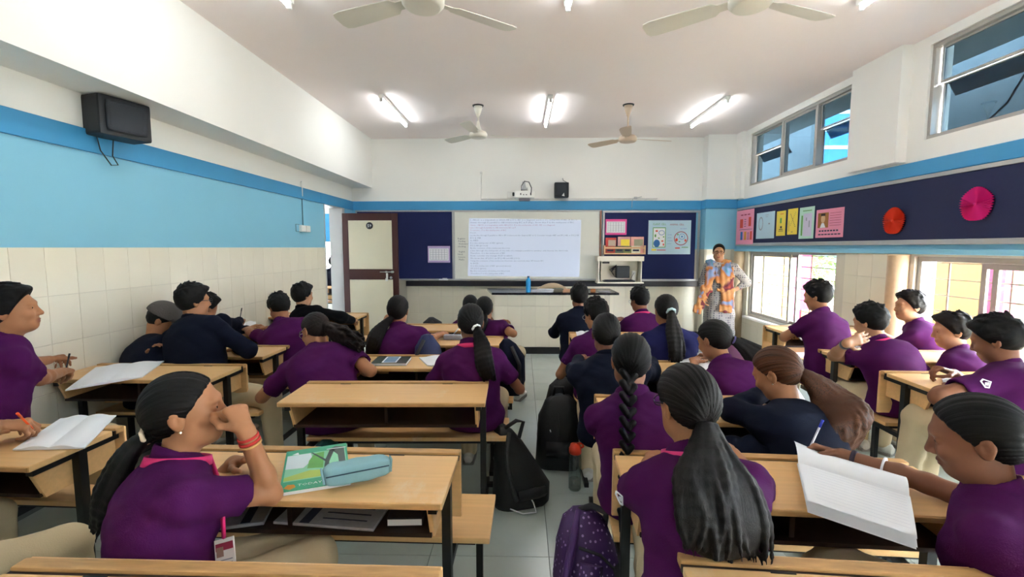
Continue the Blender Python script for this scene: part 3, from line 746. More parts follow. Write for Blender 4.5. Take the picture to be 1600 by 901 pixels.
def speaker(name, lab, loc, rot, s, cable):
    r = thing(name, lab, 'speaker', loc); r.rotation_euler = rot
    t = B(); t.box((0, 0, 0), (s[0], s[1], s[2]), bevel=0.018, seg=2); t.done('cabinet', M_plastic_k, r)
    t = B(); n = 24; rings = []
    y = -s[1] / 2
    for k, (q, dy) in enumerate(((0.42, -0.004), (0.42, -0.012), (0.36, -0.014), (0.33, -0.006))):
        rings.append([Vector((s[0] * q * max(-0.93, min(0.93, 1.25 * math.cos(2 * math.pi * a / n))), y + dy, s[2] * q * max(-0.93, min(0.93, 1.25 * math.sin(2 * math.pi * a / n))))) for a in range(n)])
    t.ring(rings); t.done('grille', mat('speaker_grille', '#2b3038', 0.7, 0.1, 200, 0.4, 400), r)
    t = B(); t.tube(cable, 0.004, 6); t.done('speaker_cable', M_plastic_k, r)
    t = B(); t.box((0, s[1] / 2 + 0.02, 0), (0.06, 0.05, 0.06)); t.done('bracket', M_steel, r)
    return r
r = speaker('wall_speaker', 'black square loudspeaker on the front wall beside projector', (0.665, YF - 0.13, 2.505), (0, 0, 0), (0.235, 0.16, 0.245), [(0.02, 0.02, 0.2), (0.03, 0, 0.16), (0.09, -0.05, 0.12), (0.085, -0.095, 0.05), (0.10, -0.09, -0.06)])
t = B(); t.prism([(0.0, -0.096, -0.10), (0.045, -0.096, -0.11), (0.035, -0.096, -0.05)], (0, 0.002, 0)); t.done('badge', M_plastic_w, r)
speaker('wall_speaker', 'large dark loudspeaker high on the left wall', (XL + 0.11, 3.24, 2.43), (0, 0, math.radians(74)), (0.33, 0.19, 0.26), [(-0.10, 0.05, -0.13), (-0.09, 0.04, -0.22), (-0.03, 0.04, -0.31), (0.02, 0.05, -0.30), (-0.005, 0.06, -0.24), (0.0, 0.05, -0.13)])
# conduits and switch boxes
t = B(); t.tube([(-0.69, YF - 0.012, 2.36), (-0.69, YF - 0.012, 2.80)], 0.009, 6); t.lathe([(0.0, -0.015), (0.022, -0.015), (0.022, 0.0), (0, 0)], (-0.69, YF, 2.815), 12, 'Y'); t.tube([(-0.69, YF - 0.01, 2.375), (2.3, YF - 0.01, 2.375)], 0.010, 6)
finish(t.done('conduit', M_plastic_w), 'white cable conduit on the front wall above the blue band', 'conduit')
t = B(); t.box((0, 0, 0), (0.05, 0.03, 0.035), bevel=0.004); t.tube([(0.02, 0, 0), (0.10, -0.01, 0.02)], 0.006, 6); t.tube([(-0.04, 0, 0), (-0.06, 0.0, -0.06), (-0.06, 0.01, -0.16)], 0.004, 5)
finish(t.done('hook_fitting', M_alu, None, (1.93, YF - 0.03, 2.385)), 'small metal fitting on wall above the blue band', 'fitting')
r = thing('switch_box', 'white double switch box on the light blue left wall', 'switch', (XL, 6.14, 1.80))
for k in range(2): t = B(); t.box((0.02, 0.07 - 0.13 * k + 0.03, 0), (0.04, 0.12, 0.085), bevel=0.005); t.done('switch_plate', M_plastic_w, r)
t = B(); t.tube([(0.012, 0.0, 0.04), (0.012, 0, 0.62)], 0.006, 6); t.done('feed_cable', mat('grey_blue_cable', '#4d7488', 0.6), r)
t = B(); t.box((0.012, 0, 0.52), (0.022, 0.022, 0.19), bevel=0.002); t.done('conduit_cover', M_plastic_w, r)
t = B(); t.tube([(0.008, -0.10, 0.05), (0.008, -0.19, 0.05), (0.008, -0.19, -0.04), (0.008, -0.06, -0.045)], 0.004, 5); t.done('loose_wire', MATS['grey_blue_cable'], r)

# ================================================================== RIGHT WALL DISPLAY
r = thing('display_board', 'long dark navy display board above the lower windows', 'pinboard', (XR, 0, 0))
t = B(); t.b2(-0.025, -0.005, YB + 0.05, 7.74, 1.62, 2.15); t.done('felt', M_navy2, r)
for z0, z1 in ((1.575, 1.62), (2.15, 2.185)): t = B(); t.b2(-0.035, 0, YB + 0.05, 7.76, z0, z1, 0.003); t.done('frame_bar', M_alu, r)
t = B(); t.b2(-0.035, 0, 7.735, 7.76, 1.62, 2.15, 0.003); t.done('frame_bar', M_alu, r)
def rs(y0, y1, z0, z1, off, sk=0.0): return [(XR - off, y1, z0), (XR - off, y0, z0 + sk), (XR - off, y0, z1 + sk), (XR - off, y1, z1)]
def rposter(lab, y0, y1, z0, z1, m, sk=0.0, off=0.028): return sheet('poster', lab, 'poster', rs(y0, y1, z0, z1, off, sk), m, 0.002, (-1, 0, 0), 'posters on the display board')
def rbox(q, y0, y1, z0, z1, off=0.0312): q.b2(XR - off - 0.0006, XR - off, y0, y1, z0, z1)
o = rposter('pink poster with red and blue blocks at end of the display board', 7.16, 7.72, 1.60, 2.14, M_pinkp, off=0.04)
q = B(); q.use(M_red); rbox(q, 7.50, 7.60, 1.86, 2.0, .043); rbox(q, 7.24, 7.32, 1.88, 2.02, .043); rbox(q, 7.20, 7.26, 1.67, 1.80, .043); q.use(M_bl); rbox(q, 7.50, 7.57, 1.67, 1.80, .043); q.use(M_or); rbox(q, 7.38, 7.45, 1.67, 1.80, .043); q.use(M_ink); rbox(q, 7.20, 7.62, 1.83, 1.836, .043)
for k in range(4): rbox(q, 7.40, 7.46, 1.88 + .035 * k, 1.888 + .035 * k, .043); rbox(q, 7.29, 7.35, 1.68 + .03 * k, 1.688 + .03 * k, .043)
q.use(M_mar)
for k in range(3): rbox(q, 7.28 + .11 * k, 7.36 + .11 * k, 2.055, 2.072, .043)
q.done('poster_blocks', None, o)
o = rposter('pale blue drawing sheet second on the display board', 6.60, 7.10, 1.68, 2.06, M_lb)
q = B(); q.use(M_grid)
for k in range(24):
    a0, a1 = 2 * math.pi * k / 24, 2 * math.pi * (k + 1) / 24
    q.b2(XR - .0316, XR - .0310, 6.97 + .055 * math.cos(a0) - .01, 6.97 + .055 * math.cos(a0) + .01, 1.90 + .09 * math.sin(a0) - .008, 1.90 + .09 * math.sin(a0) + .008)
rbox(q, 6.76, 6.85, 2.015, 2.02); rbox(q, 6.78, 6.84, 1.99, 1.995); rbox(q, 6.72, 6.76, 1.88, 1.90); q.done('sketch_lines', None, o)
o = rposter('first of two narrow yellow sheets on the display board', 6.33, 6.55, 1.71, 2.045, M_ye)
q = B(); q.use(M_gr); rbox(q, 6.42, 6.46, 1.88, 1.95); q.use(M_ink); rbox(q, 6.39, 6.48, 1.79, 1.80); rbox(q, 6.38, 6.49, 1.77, 1.776); rbox(q, 6.41, 6.45, 1.81, 1.84); q.use(M_red); rbox(q, 6.38, 6.46, 2.0, 2.008); q.done('sketch_lines', None, o)
o = rposter('second of two narrow yellow sheets on the display board', 6.06, 6.28, 1.72, 2.055, M_ye)
q = B(); q.use(M_ink)
for k in range(9): rbox(q, 6.10 + .013 * k, 6.115 + .013 * k, 1.82 + .02 * k, 1.828 + .02 * k); rbox(q, 6.10 + .013 * k, 6.112 + .013 * k, 2.0 - .02 * k, 2.006 - .02 * k)
rbox(q, 6.24, 6.245, 1.76, 1.9); rbox(q, 6.15, 6.19, 1.75, 1.757); q.done('sketch_lines', None, o)
o = rposter('mint sheet with lavender picture on the display board', 5.72, 6.02, 1.66, 2.05, M_mint)
q = B(); q.use(M_lav); rbox(q, 5.76, 5.93, 1.69, 1.97); q.use(M_gr); rbox(q, 5.77, 5.95, 2.0, 2.01); rbox(q, 5.945, 5.975, 1.7, 1.95); q.use(M_grid); rbox(q, 5.86, 5.88, 1.88, 1.92, .032); rbox(q, 5.80, 5.82, 1.80, 1.88, .032); q.done('sketch_lines', None, o)
o = rposter('pink poster with a portrait sketch on the display board', 5.20, 5.68, 1.665, 1.995, M_pinkp)
q = B(); q.use(mat('portrait_brown', '#a8703c', 0.8, 0.2)); rbox(q, 5.455, 5.645, 1.78, 1.955)
q.use(mat('portrait_skin', '#d9b48c', 0.8)); q._tag([q.bm.faces.new([q.bm.verts.new((XR - .0325, 5.55 + .038 * math.cos(2 * math.pi * k / 16), 1.885 + .05 * math.sin(2 * math.pi * k / 16))) for k in range(16)])])
q.use(M_darkb); rbox(q, 5.512, 5.588, 1.918, 1.945, .0328)
q.use(M_paper); q.prism([(XR - .0325, 5.50, 1.782), (XR - .0325, 5.60, 1.782), (XR - .0325, 5.57, 1.835), (XR - .0325, 5.53, 1.835)], (-0.0004, 0, 0)); q.done('portrait', None, o)
q = B(); q.use(M_mar)
for k in range(6): rbox(q, 5.24, 5.43, 1.80 + .028 * k, 1.804 + .028 * k)
q.done('text_rules', None, o)
q = B(); q.use(M_ink)
for k in range(7): rbox(q, 5.28 + .05 * k, 5.315 + .05 * k, 1.735, 1.752); rbox(q, 5.24 + .057 * k, 5.285 + .057 * k, 1.695, 1.709)
q.done('caption_rules', None, o)
def rosette(lab, y, z, r_, col, m):
    rt = thing('paper_rosette', lab, 'decoration', (XR - 0.03, y, z))
    n = 40
    t = B(); c0 = t.bm.verts.new((-0.03, 0, 0)); c1 = t.bm.verts.new((0, 0, 0)); ring = []
    for k in range(2 * n):
        a = math.pi * k / n; rr = r_ * (1 + 0.03 * math.sin(5 * a))
        ring.append(t.bm.verts.new((-0.006 if k % 2 else -0.030, rr * math.cos(a), rr * math.sin(a))))
    for k in range(2 * n):
        t._tag([t.bm.faces.new((c0, ring[k], ring[(k + 1) % (2 * n)]))])
    t.done('pleated_fan', m, rt)
    t = B(); t.lathe([(0.0, -0.036), (0.012, -0.034), (0.014, -0.028), (0, -0.028)], (0, 0, 0), 10, 'X'); t.done('centre_button', m, rt)
rosette('red-orange pleated paper rosette on the display board', 4.49, 1.80, 0.125, 'r', mat('red_orange_paper', '#d8330f', 0.7, 0.06))
rosette('hot pink pleated paper rosette on the display board', 3.70, 1.885, 0.13, 'p', mat('hot_pink_rosette_paper', '#d0107c', 0.7, 0.06))

# ================================================================== CEILING LAMPS AND FANS
def tube_lamp(lab, x, y):
    r = thing('tube_light', lab, 'light', (x, y, ZC), group='ceiling tube lights')
    t = B(); t.b2(-0.028, 0.028, -0.62, 0.62, -0.045, 0, 0.004); t.done('batten', M_plastic_w, r)
    t = B(); t.tube([(0, -0.585, -0.068), (0, 0.585, -0.068)], 0.0135, 10); t.done('tube', MATS.get('lamp_tube') or mat('lamp_tube', '#ffffff', 0.5, 0, emit=(0.92, 0.97, 1.0), estr=TUBE_STRENGTH), r)
    for s in (-1, 1): t = B(); t.box((0, s * 0.60, -0.062), (0.034, 0.03, 0.05), bevel=0.004); t.done('end_cap', M_plastic_w, r)
for lab, x, y in (('tube light over the front left of the room', -1.70, 6.33), ('tube light over the front middle of the room', 0.35, 6.40), ('tube light over the front right of the room', 2.51, 6.47),
                  ('tube light at top left edge of the view', -1.72, 2.95), ('tube light at top centre edge of the view', 0.343, 3.03), ('tube light at top right edge of the view', 2.52, 3.06),
                  ('added unseen tube light at rear left, above the camera', -1.72, -0.3), ('added unseen tube light at rear right, above the camera', 2.52, -0.3)):  # rear pair: unseen lamps added for more room light
    tube_lamp(lab, x, y)
M_fan = mat('ivory_fan_paint', '#e3ddd0', 0.35, 0.03)
M_fan2 = mat('tan_fan_paint', '#cdb59d', 0.35, 0.03)
def fan(lab, x, y, drop, m, a0):
    r = thing('ceiling_fan', lab, 'fan', (x, y, ZC), group='ceiling fans')
    t = B(); t.lathe([(0.0, 0.0), (0.075, 0.0), (0.07, -0.012), (0.0, -0.012)]); t.done('ceiling_plate', M_plastic_k, r)
    t = B(); t.lathe([(0.055, -0.01), (0.05, -0.05), (0.022, -0.13), (0.012, -0.15)]); t.done('canopy_cup', m, r)
    t = B(); t.tube([(0, 0, -0.1), (0, 0, -drop + 0.12)], 0.011, 8); t.done('rod', m, r)
    t = B(); t.lathe([(0.014, -drop + 0.20), (0.025, -drop + 0.15), (0.045, -drop + 0.09), (0.06, -drop + 0.075)]); t.done('lower_cup', m, r)
    t = B(); t.lathe([(0.05, -drop + 0.08), (0.10, -drop + 0.065), (0.118, -drop + 0.04), (0.118, -drop + 0.01), (0.10, -drop - 0.01), (0.09, -drop - 0.013), (0.0, -drop - 0.016)], n=28); t.done('motor', m, r)
    for k in range(3):
        a = a0 + k * 2 * math.pi / 3
        t = B(); ca, sa = math.cos(a), math.sin(a)
        prof = [(0.10, 0.028), (0.17, 0.030), (0.20, 0.055), (0.40, 0.066), (0.56, 0.070), (0.60, 0.062), (0.615, 0.035)]
        up, dn = [], []
        for q, w in prof:
            for sgn, lst in ((1, up), (-1, dn)):
                lst.append(Vector((ca * q - sa * sgn * w, sa * q + ca * sgn * w, -drop + 0.03 + sgn * w * 0.22)))
        t.prism(up + dn[::-1], (0, 0, 0.004)); t.done('blade', m, r)
fan('ceiling fan at front left with ivory paint', -0.57, 6.19, 0.40, M_fan, 0.35)
fan('tan ceiling fan at front right', 1.38, 6.20, 0.46, M_fan2, 0.25)
fan('ivory ceiling fan hub at top left edge of the view', -0.55, 2.69, 0.50, M_fan, -1.45)
fan('ivory ceiling fan hub at top right edge of the view', 1.27, 2.72, 0.50, M_fan, -1.7)
# ================================================================== TEACHER COUNTER
r = thing('teacher_counter', 'tiled teacher counter with black granite top at front', 'counter', (0, 0, 0))
KX0, KX1, KY0, KY1, KZ = -0.43, 1.40, 6.66, 7.30, 0.90
t = B(); t.b2(KX0 + 0.03, KX1 - 0.12, KY0 + 0.008, KY1, 0.10, KZ - 0.03); t.done('base_block', M_grout, r)
t = B(); t.b2(KX0 + 0.028, KX1 - 0.118, KY0 - 0.004, KY1 - 0.002, 0.0, 0.10); t.done('plinth', M_black, r)
t = B(); t.prism([(KX0, KY0 - 0.03, KZ - 0.03), (KX1, KY0 - 0.03, KZ - 0.03), (KX1, KY1 + 0.05, KZ - 0.03), (KX0 - 0.12, KY1 + 0.05, KZ - 0.03)], (0, 0, 0.03)); t.done('granite_top', M_granite, r)
i = 0
while KX0 + 0.03 + TW * (i + 1) < KX1 - 0.10:
    for k in range(2): link('tile', TMY, r, (KX0 + 0.03 + TW * (i + 0.5), KY0 + 0.006, 0.10 + TH * (k + 0.5)))
    o = link('tile', TMYs, r, (KX0 + 0.03 + TW * (i + 0.5), KY0 + 0.006, 0.785)); o.scale = (1, 1, 0.78)
    i += 1
CT = KZ
# items on the counter
r = thing('water_bottle', 'blue plastic water bottle on the teacher counter', 'bottle', (0.10, 6.74, CT))
M_bbot = mat('blue_bottle_plastic', '#2f9fe0', 0.15, 0.08, 8)
t = B(); t.lathe([(0.0, 0), (0.034, 0.0), (0.036, 0.01), (0.036, 0.09), (0.033, 0.10), (0.036, 0.11), (0.036, 0.165), (0.03, 0.185), (0.016, 0.205), (0.015, 0.215)]); t.done('bottle_body', M_bbot, r)
t = B(); t.lathe([(0.0, 0.236), (0.017, 0.235), (0.018, 0.213), (0.0, 0.213)]); t.done('bottle_cap', mat('dark_blue_cap', '#15406a', 0.4), r)
M_bagc = mat('beige_bag_cloth', '#c2ab8c', 0.85, 0.2, 8)
t = B()
t.ring([[Vector((0.47 + 0.24 * (1 - abs(q) ** 2.5) ** 0 * q, 7.0 + 0.10 * math.cos(a) * (1 - 0.6 * abs(q) ** 3), CT + 0.005 + (0.10 * (1 - q * q) + 0.012) * (0.5 + 0.5 * math.sin(a)))) for a in np.linspace(0, 2 * math.pi, 14, endpoint=False)] for q in np.linspace(-1, 1, 12)])
finish(t.done('cloth_bag', M_bagc), 'slumped beige cloth bag lying on the teacher counter', 'bag')
for i, (x, y, a, w, d, h, c, lab) in enumerate([(0.22, 6.80, 0.3, 0.20, 0.14, 0.03, '#c7c9d2', 'stack of loose grey papers beside the blue bottle'), (0.36, 6.76, -0.25, 0.22, 0.13, 0.045, '#dcdde4', 'white papers on the teacher counter in front of bag'), (0.54, 6.78, 0.1, 0.15, 0.10, 0.05, '#6c6a5c', 'olive pouch on the teacher counter'), (0.68, 6.80, 0.05, 0.16, 0.12, 0.035, '#c89878', 'tan book on the teacher counter'), (1.05, 6.76, 0.0, 0.07, 0.05, 0.045, '#a86a3a', 'small brown wooden duster on the teacher counter'), (1.22, 6.78, 0.0, 0.17, 0.14, 0.012, '#9c9a9c', 'thin grey folder at right end of the teacher counter')]):
    rr = thing(['paper_stack', 'paper_stack', 'pouch', 'book', 'duster', 'folder'][i], lab, ['papers', 'papers', 'pouch', 'book', 'duster', 'folder'][i], (x, y, CT), a)
    m = mat('counter_item_%d' % i, c, 0.7, 0.12, 20)
    n = 4 if i < 2 else 1
    for k in range(n):
        t = B(); t.box((0.008 * (k % 2) - 0.004, 0.006 * ((k * 2) % 3), h * (k + 0.5) / n), (w, d, h / n * 0.96), Matrix.Rotation(0.12 * (k - 1), 4, 'Z') if n > 1 else None, bevel=min(0.004, h / n * 0.3)); t.done('sheet_bundle' if i < 2 else 'body', m, rr)
    if i >= 2: t = B(); t.box((0, 0, h + 0.002), (w * 0.7, d * 0.6, 0.004), bevel=0.001); t.done('top_flap', m, rr)

# ================================================================== DESK UNITS
DWID, DDEP, DZ = 1.08, 0.39, 0.75
BZ = 0.43
def make_desk():
    r = thing('school_desk', 'x', 'desk')
    w2 = DWID / 2
    t = B(); t.b2(-w2, w2, 0, DDEP - 0.055, DZ - 0.024, DZ, 0.005, 2); t.done('desktop', M_lam, r)
    t = B(); t.b2(-w2, w2, DDEP - 0.050, DDEP - 0.038, DZ - 0.024, DZ - 0.006); t.done('pencil_groove', M_darkb, r)
    t = B(); t.b2(-w2, w2, DDEP - 0.040, DDEP, DZ - 0.024, DZ + 0.004, 0.006, 2); t.done('back_rail', M_lam2, r)
    t = B(); t.b2(-w2 + 0.005, w2 - 0.005, -0.003, 0.004, DZ - 0.021, DZ - 0.004, 0.002); t.done('edge_strip', M_lam2, r)
    t = B(); t.b2(-w2, w2, DDEP - 0.002, DDEP + 0.014, 0.47, DZ - 0.003, 0.003); t.done('back_panel', M_lam, r)
    t = B(); t.b2(-w2 + 0.05, w2 - 0.05, 0.07, DDEP - 0.004, 0.590, 0.604); t.done('shelf', M_darkb, r)
    for s in (-1, 1):
        x = s * (w2 - 0.05)
        t = B(); t.prism([(x - 0.008, 0.03, DZ - 0.026), (x - 0.008, DDEP - 0.004, DZ - 0.026), (x - 0.008, DDEP - 0.004, 0.585), (x - 0.008, 0.085, 0.585)], (0.016, 0, 0)); t.done('side_panel', M_lam, r)
        t = B(); t.b2(x + s * 0.012 - 0.014, x + s * 0.012 + 0.014, 0.03, DDEP, DZ - 0.054, DZ - 0.025); t.done('top_bearer', M_steel, r)
        t = B(); t.b2(x + s * 0.026 - 0.016, x + s * 0.026 + 0.016, 0.19, 0.225, 0.0, DZ - 0.03); t.done('leg', M_steel, r)
        t = B(); t.b2(x + s * 0.026 - 0.014, x + s * 0.026 + 0.014, 0.02, DDEP + 0.24, 0.0, 0.03); t.done('floor_runner', M_steel, r)
        bx = x + (0.11 if s > 0 else 0.03)
        t = B(); t.b2(bx - 0.014, bx + 0.014, DDEP + 0.10, DDEP + 0.13, 0.03, BZ - 0.022); t.done('leg', M_steel, r)
        t = B(); t.b2(min(bx, x) - 0.012, max(bx, x) + 0.012, DDEP + 0.10, DDEP + 0.128, 0.03, 0.055); t.done('stretcher', M_steel, r)
        t = B(); t.b2(x + s * 0.026 - 0.013, x + s * 0.026 + 0.013, 0.2, DDEP + 0.22, BZ - 0.062, BZ - 0.034); t.done('bench_bearer', M_steel, r)
    t = B(); t.b2(-0.008, 0.008, 0.09, DDEP - 0.004, 0.604, DZ - 0.026); t.done('divider', M_darkb, r)
    for y in (DDEP - 0.03, DDEP + 0.20):
        t = B(); t.b2(-w2 + 0.06, w2 + 0.06, y - 0.012, y + 0.012, BZ - 0.05, BZ - 0.024); t.done('cross_rail', M_steel, r)
    t = B(); t.b2(-w2, w2 + 0.12, DDEP - 0.075, DDEP + 0.25, BZ - 0.024, BZ, 0.006, 2); t.done('bench_seat', M_lam, r)
    for s in (-0.3, 0.3):
        t = B(); t.b2(s - 0.03, s + 0.03, DDEP - 0.062, DDEP - 0.056, DZ, DZ + 0.002); t.done('hinge', M_steel, r)
    return r
proto = make_desk()
proto['group'] = 'dual desks with attached benches'
DESKS = {  # key: (centre x, far-edge y, rotation deg, x scale, label)
 'C0': (-0.738, 1.095, -0.8, 1, 'worn desk cut off by the bottom edge, left of the aisle'),
 'C1': (-0.780, 1.780, -1.2, 1, 'desk carrying the green drawing book and pale blue pencil case'),
 'C2': (-0.735, 2.705, 1.2, 1, 'empty desk just left of the aisle behind the purple-shirted pair'),
 'C3': (-0.720, 3.39, 0.0, 1, 'desk with a dark-covered book and open white notebook, left of aisle'),
 'C4': (-0.700, 4.13, 0.0, 1, 'desk in front of the girl whose ponytail falls to the left'),
 'C5': (-0.720, 4.80, 0.0, 1, 'empty frontmost desk left of the aisle'),
 'R0': (0.950, 1.125, -4.0, 1, 'worn desk cut off by the bottom edge, right of the aisle'),
 'R1': (0.905, 1.755, -3.6, 1, 'desk under the big open notebook, right of the aisle'),
 'R2': (0.940, 2.47, -1.0, 1, 'desk in front of the girl with the braid'),
 'R3': (0.940, 3.25, 0.0, 1, 'desk behind the girl with the pale scrunchie'),
 'R4': (0.990, 4.35, 0.0, 1, 'frontmost desk right of aisle, behind the boy in navy'),
 'A': (3.010, 4.77, 0.0, 0.95, 'frontmost desk along the window wall under the first window'),
 'B': (2.880, 3.63, -2.0, 1, 'desk along the windows under the elbow of boy with watch'),
 'C': (2.880, 2.985, -2.0, 1, 'desk along the windows with the large boy writing on it'),
 'D': (2.960, 2.28, 0.0, 1, 'desk at right edge beyond the writing girl'),
 'L0': (-2.330, 1.02, 0.0, 1, 'desk in the bottom left corner of the view'),
 'L1': (-2.330, 2.00, -2.0, 1, 'left wall desk holding an open blank notebook near the corner'),
 'L2': (-2.405, 3.09, 0.0, 0.94, 'left wall desk behind the boys in navy jackets'),
 'L3': (-2.410, 3.70, 0.0, 0.94, 'left wall desk in front of the boy with glasses and navy jacket'),
 'L4': (-2.420, 4.47, 0.0, 0.94, 'left wall desk in front of the short-haired purple-shirted boy'),
 'L5': (-2.400, 5.60, 0.0, 0.96, 'frontmost desk along the left wall near the door'),
}
for n, (k, (x, yf, a, sx, lab)) in enumerate(DESKS.items()):
    a = math.radians(a)
    ox, oy = x + math.sin(a) * DDEP, yf - math.cos(a) * DDEP
    if n == 0:
        o = proto; o.location = (ox, oy, 0); o.rotation_euler = (0, 0, a); o.scale = (sx, 1, 1)
    else:
        o = dup(proto, (ox, oy, 0), a, (sx, 1, 1))
    o['label'] = lab

# ================================================================== BOOKS AND THINGS ON DESKS
def book(name, lab, cat, c, w, d, h, a, m, group=None, pages=True):
    r = thing(name, lab, cat, c, a, group)
    t = B(); t.box((0, 0, h - 0.001), (w, d, 0.002)); t.box((0, 0, 0.001), (w, d, 0.002)); t.done('cover', m, r)
    t = B(); t.box((0.002, 0, h / 2), (w - 0.006, d - 0.006, h - 0.004)); t.done('page_block', M_paper, r)
    return r
def open_book(lab, corners, z, thick, bulge=0.012, group='open notebooks', lift=None):
    """corners: near-left, near-right, far-right, far-left world points; spine runs between the mid points of near and far edges"""
    nl, nr, fr, fl = [Vector((p[0], p[1], z)) for p in corners]
    c = (nl + nr + fr + fl) / 4
    r = thing('notebook', lab, 'notebook', c, 0, group)
    for half in (0, 1):
        t = B()
        a, b_, c_, d_ = ((nl, nl.lerp(nr, 0.5), fl.lerp(fr, 0.5), fl) if half == 0 else (nl.lerp(nr, 0.5), nr, fr, fl.lerp(fr, 0.5)))
        def f(u, v, top=True):
            p = a.lerp(b_, u).lerp(d_.lerp(c_, u), v) - c
            s = (1 - u) if half == 0 else u
            hgt = thick * 0.8 + bulge * math.sin(math.pi * min(1, s * 1.15 + 0.08)) * (1 - 0.3 * s)
            return p + Vector((0, 0, hgt))
        t.grid(lambda u, v: f(u, v), 8, 3)
        vt = t
        t.grid(lambda u, v: Vector((*f(u, v).xy, 0.001)), 8, 3)
        n8 = 8
        for v in (0, 1):
            for q in range(n8):
                p0, p1 = f(q / n8, v), f((q + 1) / n8, v)
                t._tag([t.bm.faces.new([t.bm.verts.new(x) for x in (p0, p1, Vector((*p1.xy, 0.001)), Vector((*p0.xy, 0.001)))])])
        for u in (0, 1):
            p0, p1 = f(u, 0), f(u, 1)
            t._tag([t.bm.faces.new([t.bm.verts.new(x) for x in (p0, p1, Vector((*p1.xy, 0.001)), Vector((*p0.xy, 0.001)))])])
        t.done('page', M_paper, r)
    return r
def pxz(u, v, z): return onz(u, v, z)
ZD = DZ + 0.001
# green drawing book (C1), pencil case
nl, nr, fr, fl = [pxz(u, v, ZD + 0.012) for u, v in ((436, 770), (548, 752), (541, 692), (448, 706))]
c = (nl + nr + fr + fl) / 4
r = thing('drawing_book', 'green drawing book with a tree picture on front desk', 'book', (c[0], c[1], ZD))
def cb(pts, h0, h1, m, name):
    t = B(); t.prism([(p[0] - c[0], p[1] - c[1], h0) for p in pts], (0, 0, h1 - h0)); return t.done(name, m, r)
M_bookg = mat('green_cover_print', '#3fae86', 0.35, 0.12, 12)
cb([nl, nr, fr, fl], 0.0, 0.011, M_paper, 'page_block')
cov = cb([nl, nr, fr, fl], 0.011, 0.0135, M_bookg, 'cover')
def bl(u, v): return nl + (nr - nl) * u + ((fl + (fr - fl) * u) - (nl + (nr - nl) * u)) * v
def patch(poly, m, name, h):
    t = B(); t._tag([t.bm.faces.new([t.bm.verts.new((bl(u, v)[0] - c[0], bl(u, v)[1] - c[1], h)) for u, v in poly])]); o = t.done(name, m, cov); return o
patch([(0.03, 0.2), (0.97, 0.2), (0.97, 0.86), (0.03, 0.86)], mat('mint_wash', '#8fd6b0', 0.4, 0.1, 10), 'picture_ground', 0.0137)
patch([(0.03, 0.5), (0.30, 0.48), (0.44, 0.66), (0.40, 0.85), (0.03, 0.85)], mat('sky_wash', '#dbe9ee', 0.4, 0.05, 10), 'picture_sky', 0.0139)
patch([(0.03, 0.22), (0.6, 0.22), (0.75, 0.34), (0.4, 0.40), (0.03, 0.30)], mat('meadow_wash', '#b7cf5e', 0.4, 0.15, 10), 'picture_meadow', 0.0139)
patch([(0.36, 0.45), (0.6, 0.42), (0.62, 0.84), (0.46, 0.82), (0.38, 0.64)], mat('foliage_wash', '#6fb95c', 0.4, 0.25, 20), 'picture_foliage', 0.0140)
patch([(0.60, 0.22), (0.68, 0.22), (0.70, 0.55), (0.80, 0.88), (0.72, 0.9), (0.64, 0.62)], mat('trunk_grey', '#5b6a66', 0.5, 0.2, 20), 'picture_trunk', 0.0142)
patch([(0.72, 0.88), (0.84, 0.7), (0.86, 0.35), (0.96, 0.34), (0.95, 0.9), (0.8, 0.95)], MATS['trunk_grey'], 'picture_trunk', 0.0142)
patch([(0.40, 0.86), (0.43, 0.86), (0.66, 0.6), (0.64, 0.56)], MATS['trunk_grey'], 'picture_branch', 0.0142)
patch([(0.05, 0.06), (0.10, 0.13), (0.19, 0.12), (0.22, 0.06), (0.14, 0.02)], M_or, 'emblem', 0.0141)
ang = math.atan2(nr[1] - nl[1], nr[0] - nl[0])
pp = bl(0.24, 0.07) - c
text_obj('cover_lettering', 'TODAY', 0.022, M_paper, cov, (pp[0], pp[1], 0.0142), (0, 0, ang))
pp = bl(0.66, 0.90) - c
t = B(); t.box((pp[0] + 0.035, pp[1] + 0.008, 0.0145), (0.07, 0.006, 0.0004), Matrix.Rotation(ang, 4, 'Z')); t.done('cover_line', M_paper, cov)
pp = bl(0.10, 0.87) - c
t = B(); t._tag([t.bm.faces.new([t.bm.verts.new((pp[0] + x, pp[1] + y, 0.0142)) for x, y in ((0, 0), (0.025, 0.004), (0.013, 0.022))])]); t.done('logo_triangle', M_paper, cov)
p0, p1 = pxz(506, 752, ZD + 0.03), pxz(608, 732, ZD + 0.03)
d = Vector(p1) - Vector(p0); Lc = d.length
r = thing('pencil_case', 'pale blue fabric pencil case lying on the front desk', 'pencil case', ((p0[0] + p1[0]) / 2, (p0[1] + p1[1]) / 2, ZD + 0.013), math.atan2(d.y, d.x))
M_case = mat('pale_blue_canvas', '#8fbcc6', 0.85, 0.12, 14, 0.3, 200)
t = B(); rings = []
for q in np.linspace(-1, 1, 15):
    e = 1 - 0.35 * abs(q) ** 6
    rings.append([Vector((q * Lc / 2, 0.036 * e * max(-0.9, min(0.9, 1.2 * math.cos(a))) + 0.002 * math.sin(7 * q + a), 0.036 + 0.034 * e * max(-0.94, min(0.9, 1.2 * math.sin(a))) + 0.0015 * math.sin(9 * q + 2 * a))) for a in np.linspace(0, 2 * math.pi, 20, endpoint=False)])
t.ring(rings); t.done('body', M_case, r)
t = B(); t.tube([(-Lc / 2 * 0.95, -0.0335, 0.044), (0, -0.037, 0.046), (Lc / 2 * 0.95, -0.0335, 0.045)], 0.0022, 5); t.done('zip', mat('dark_zip', '#35566a', 0.6), r)
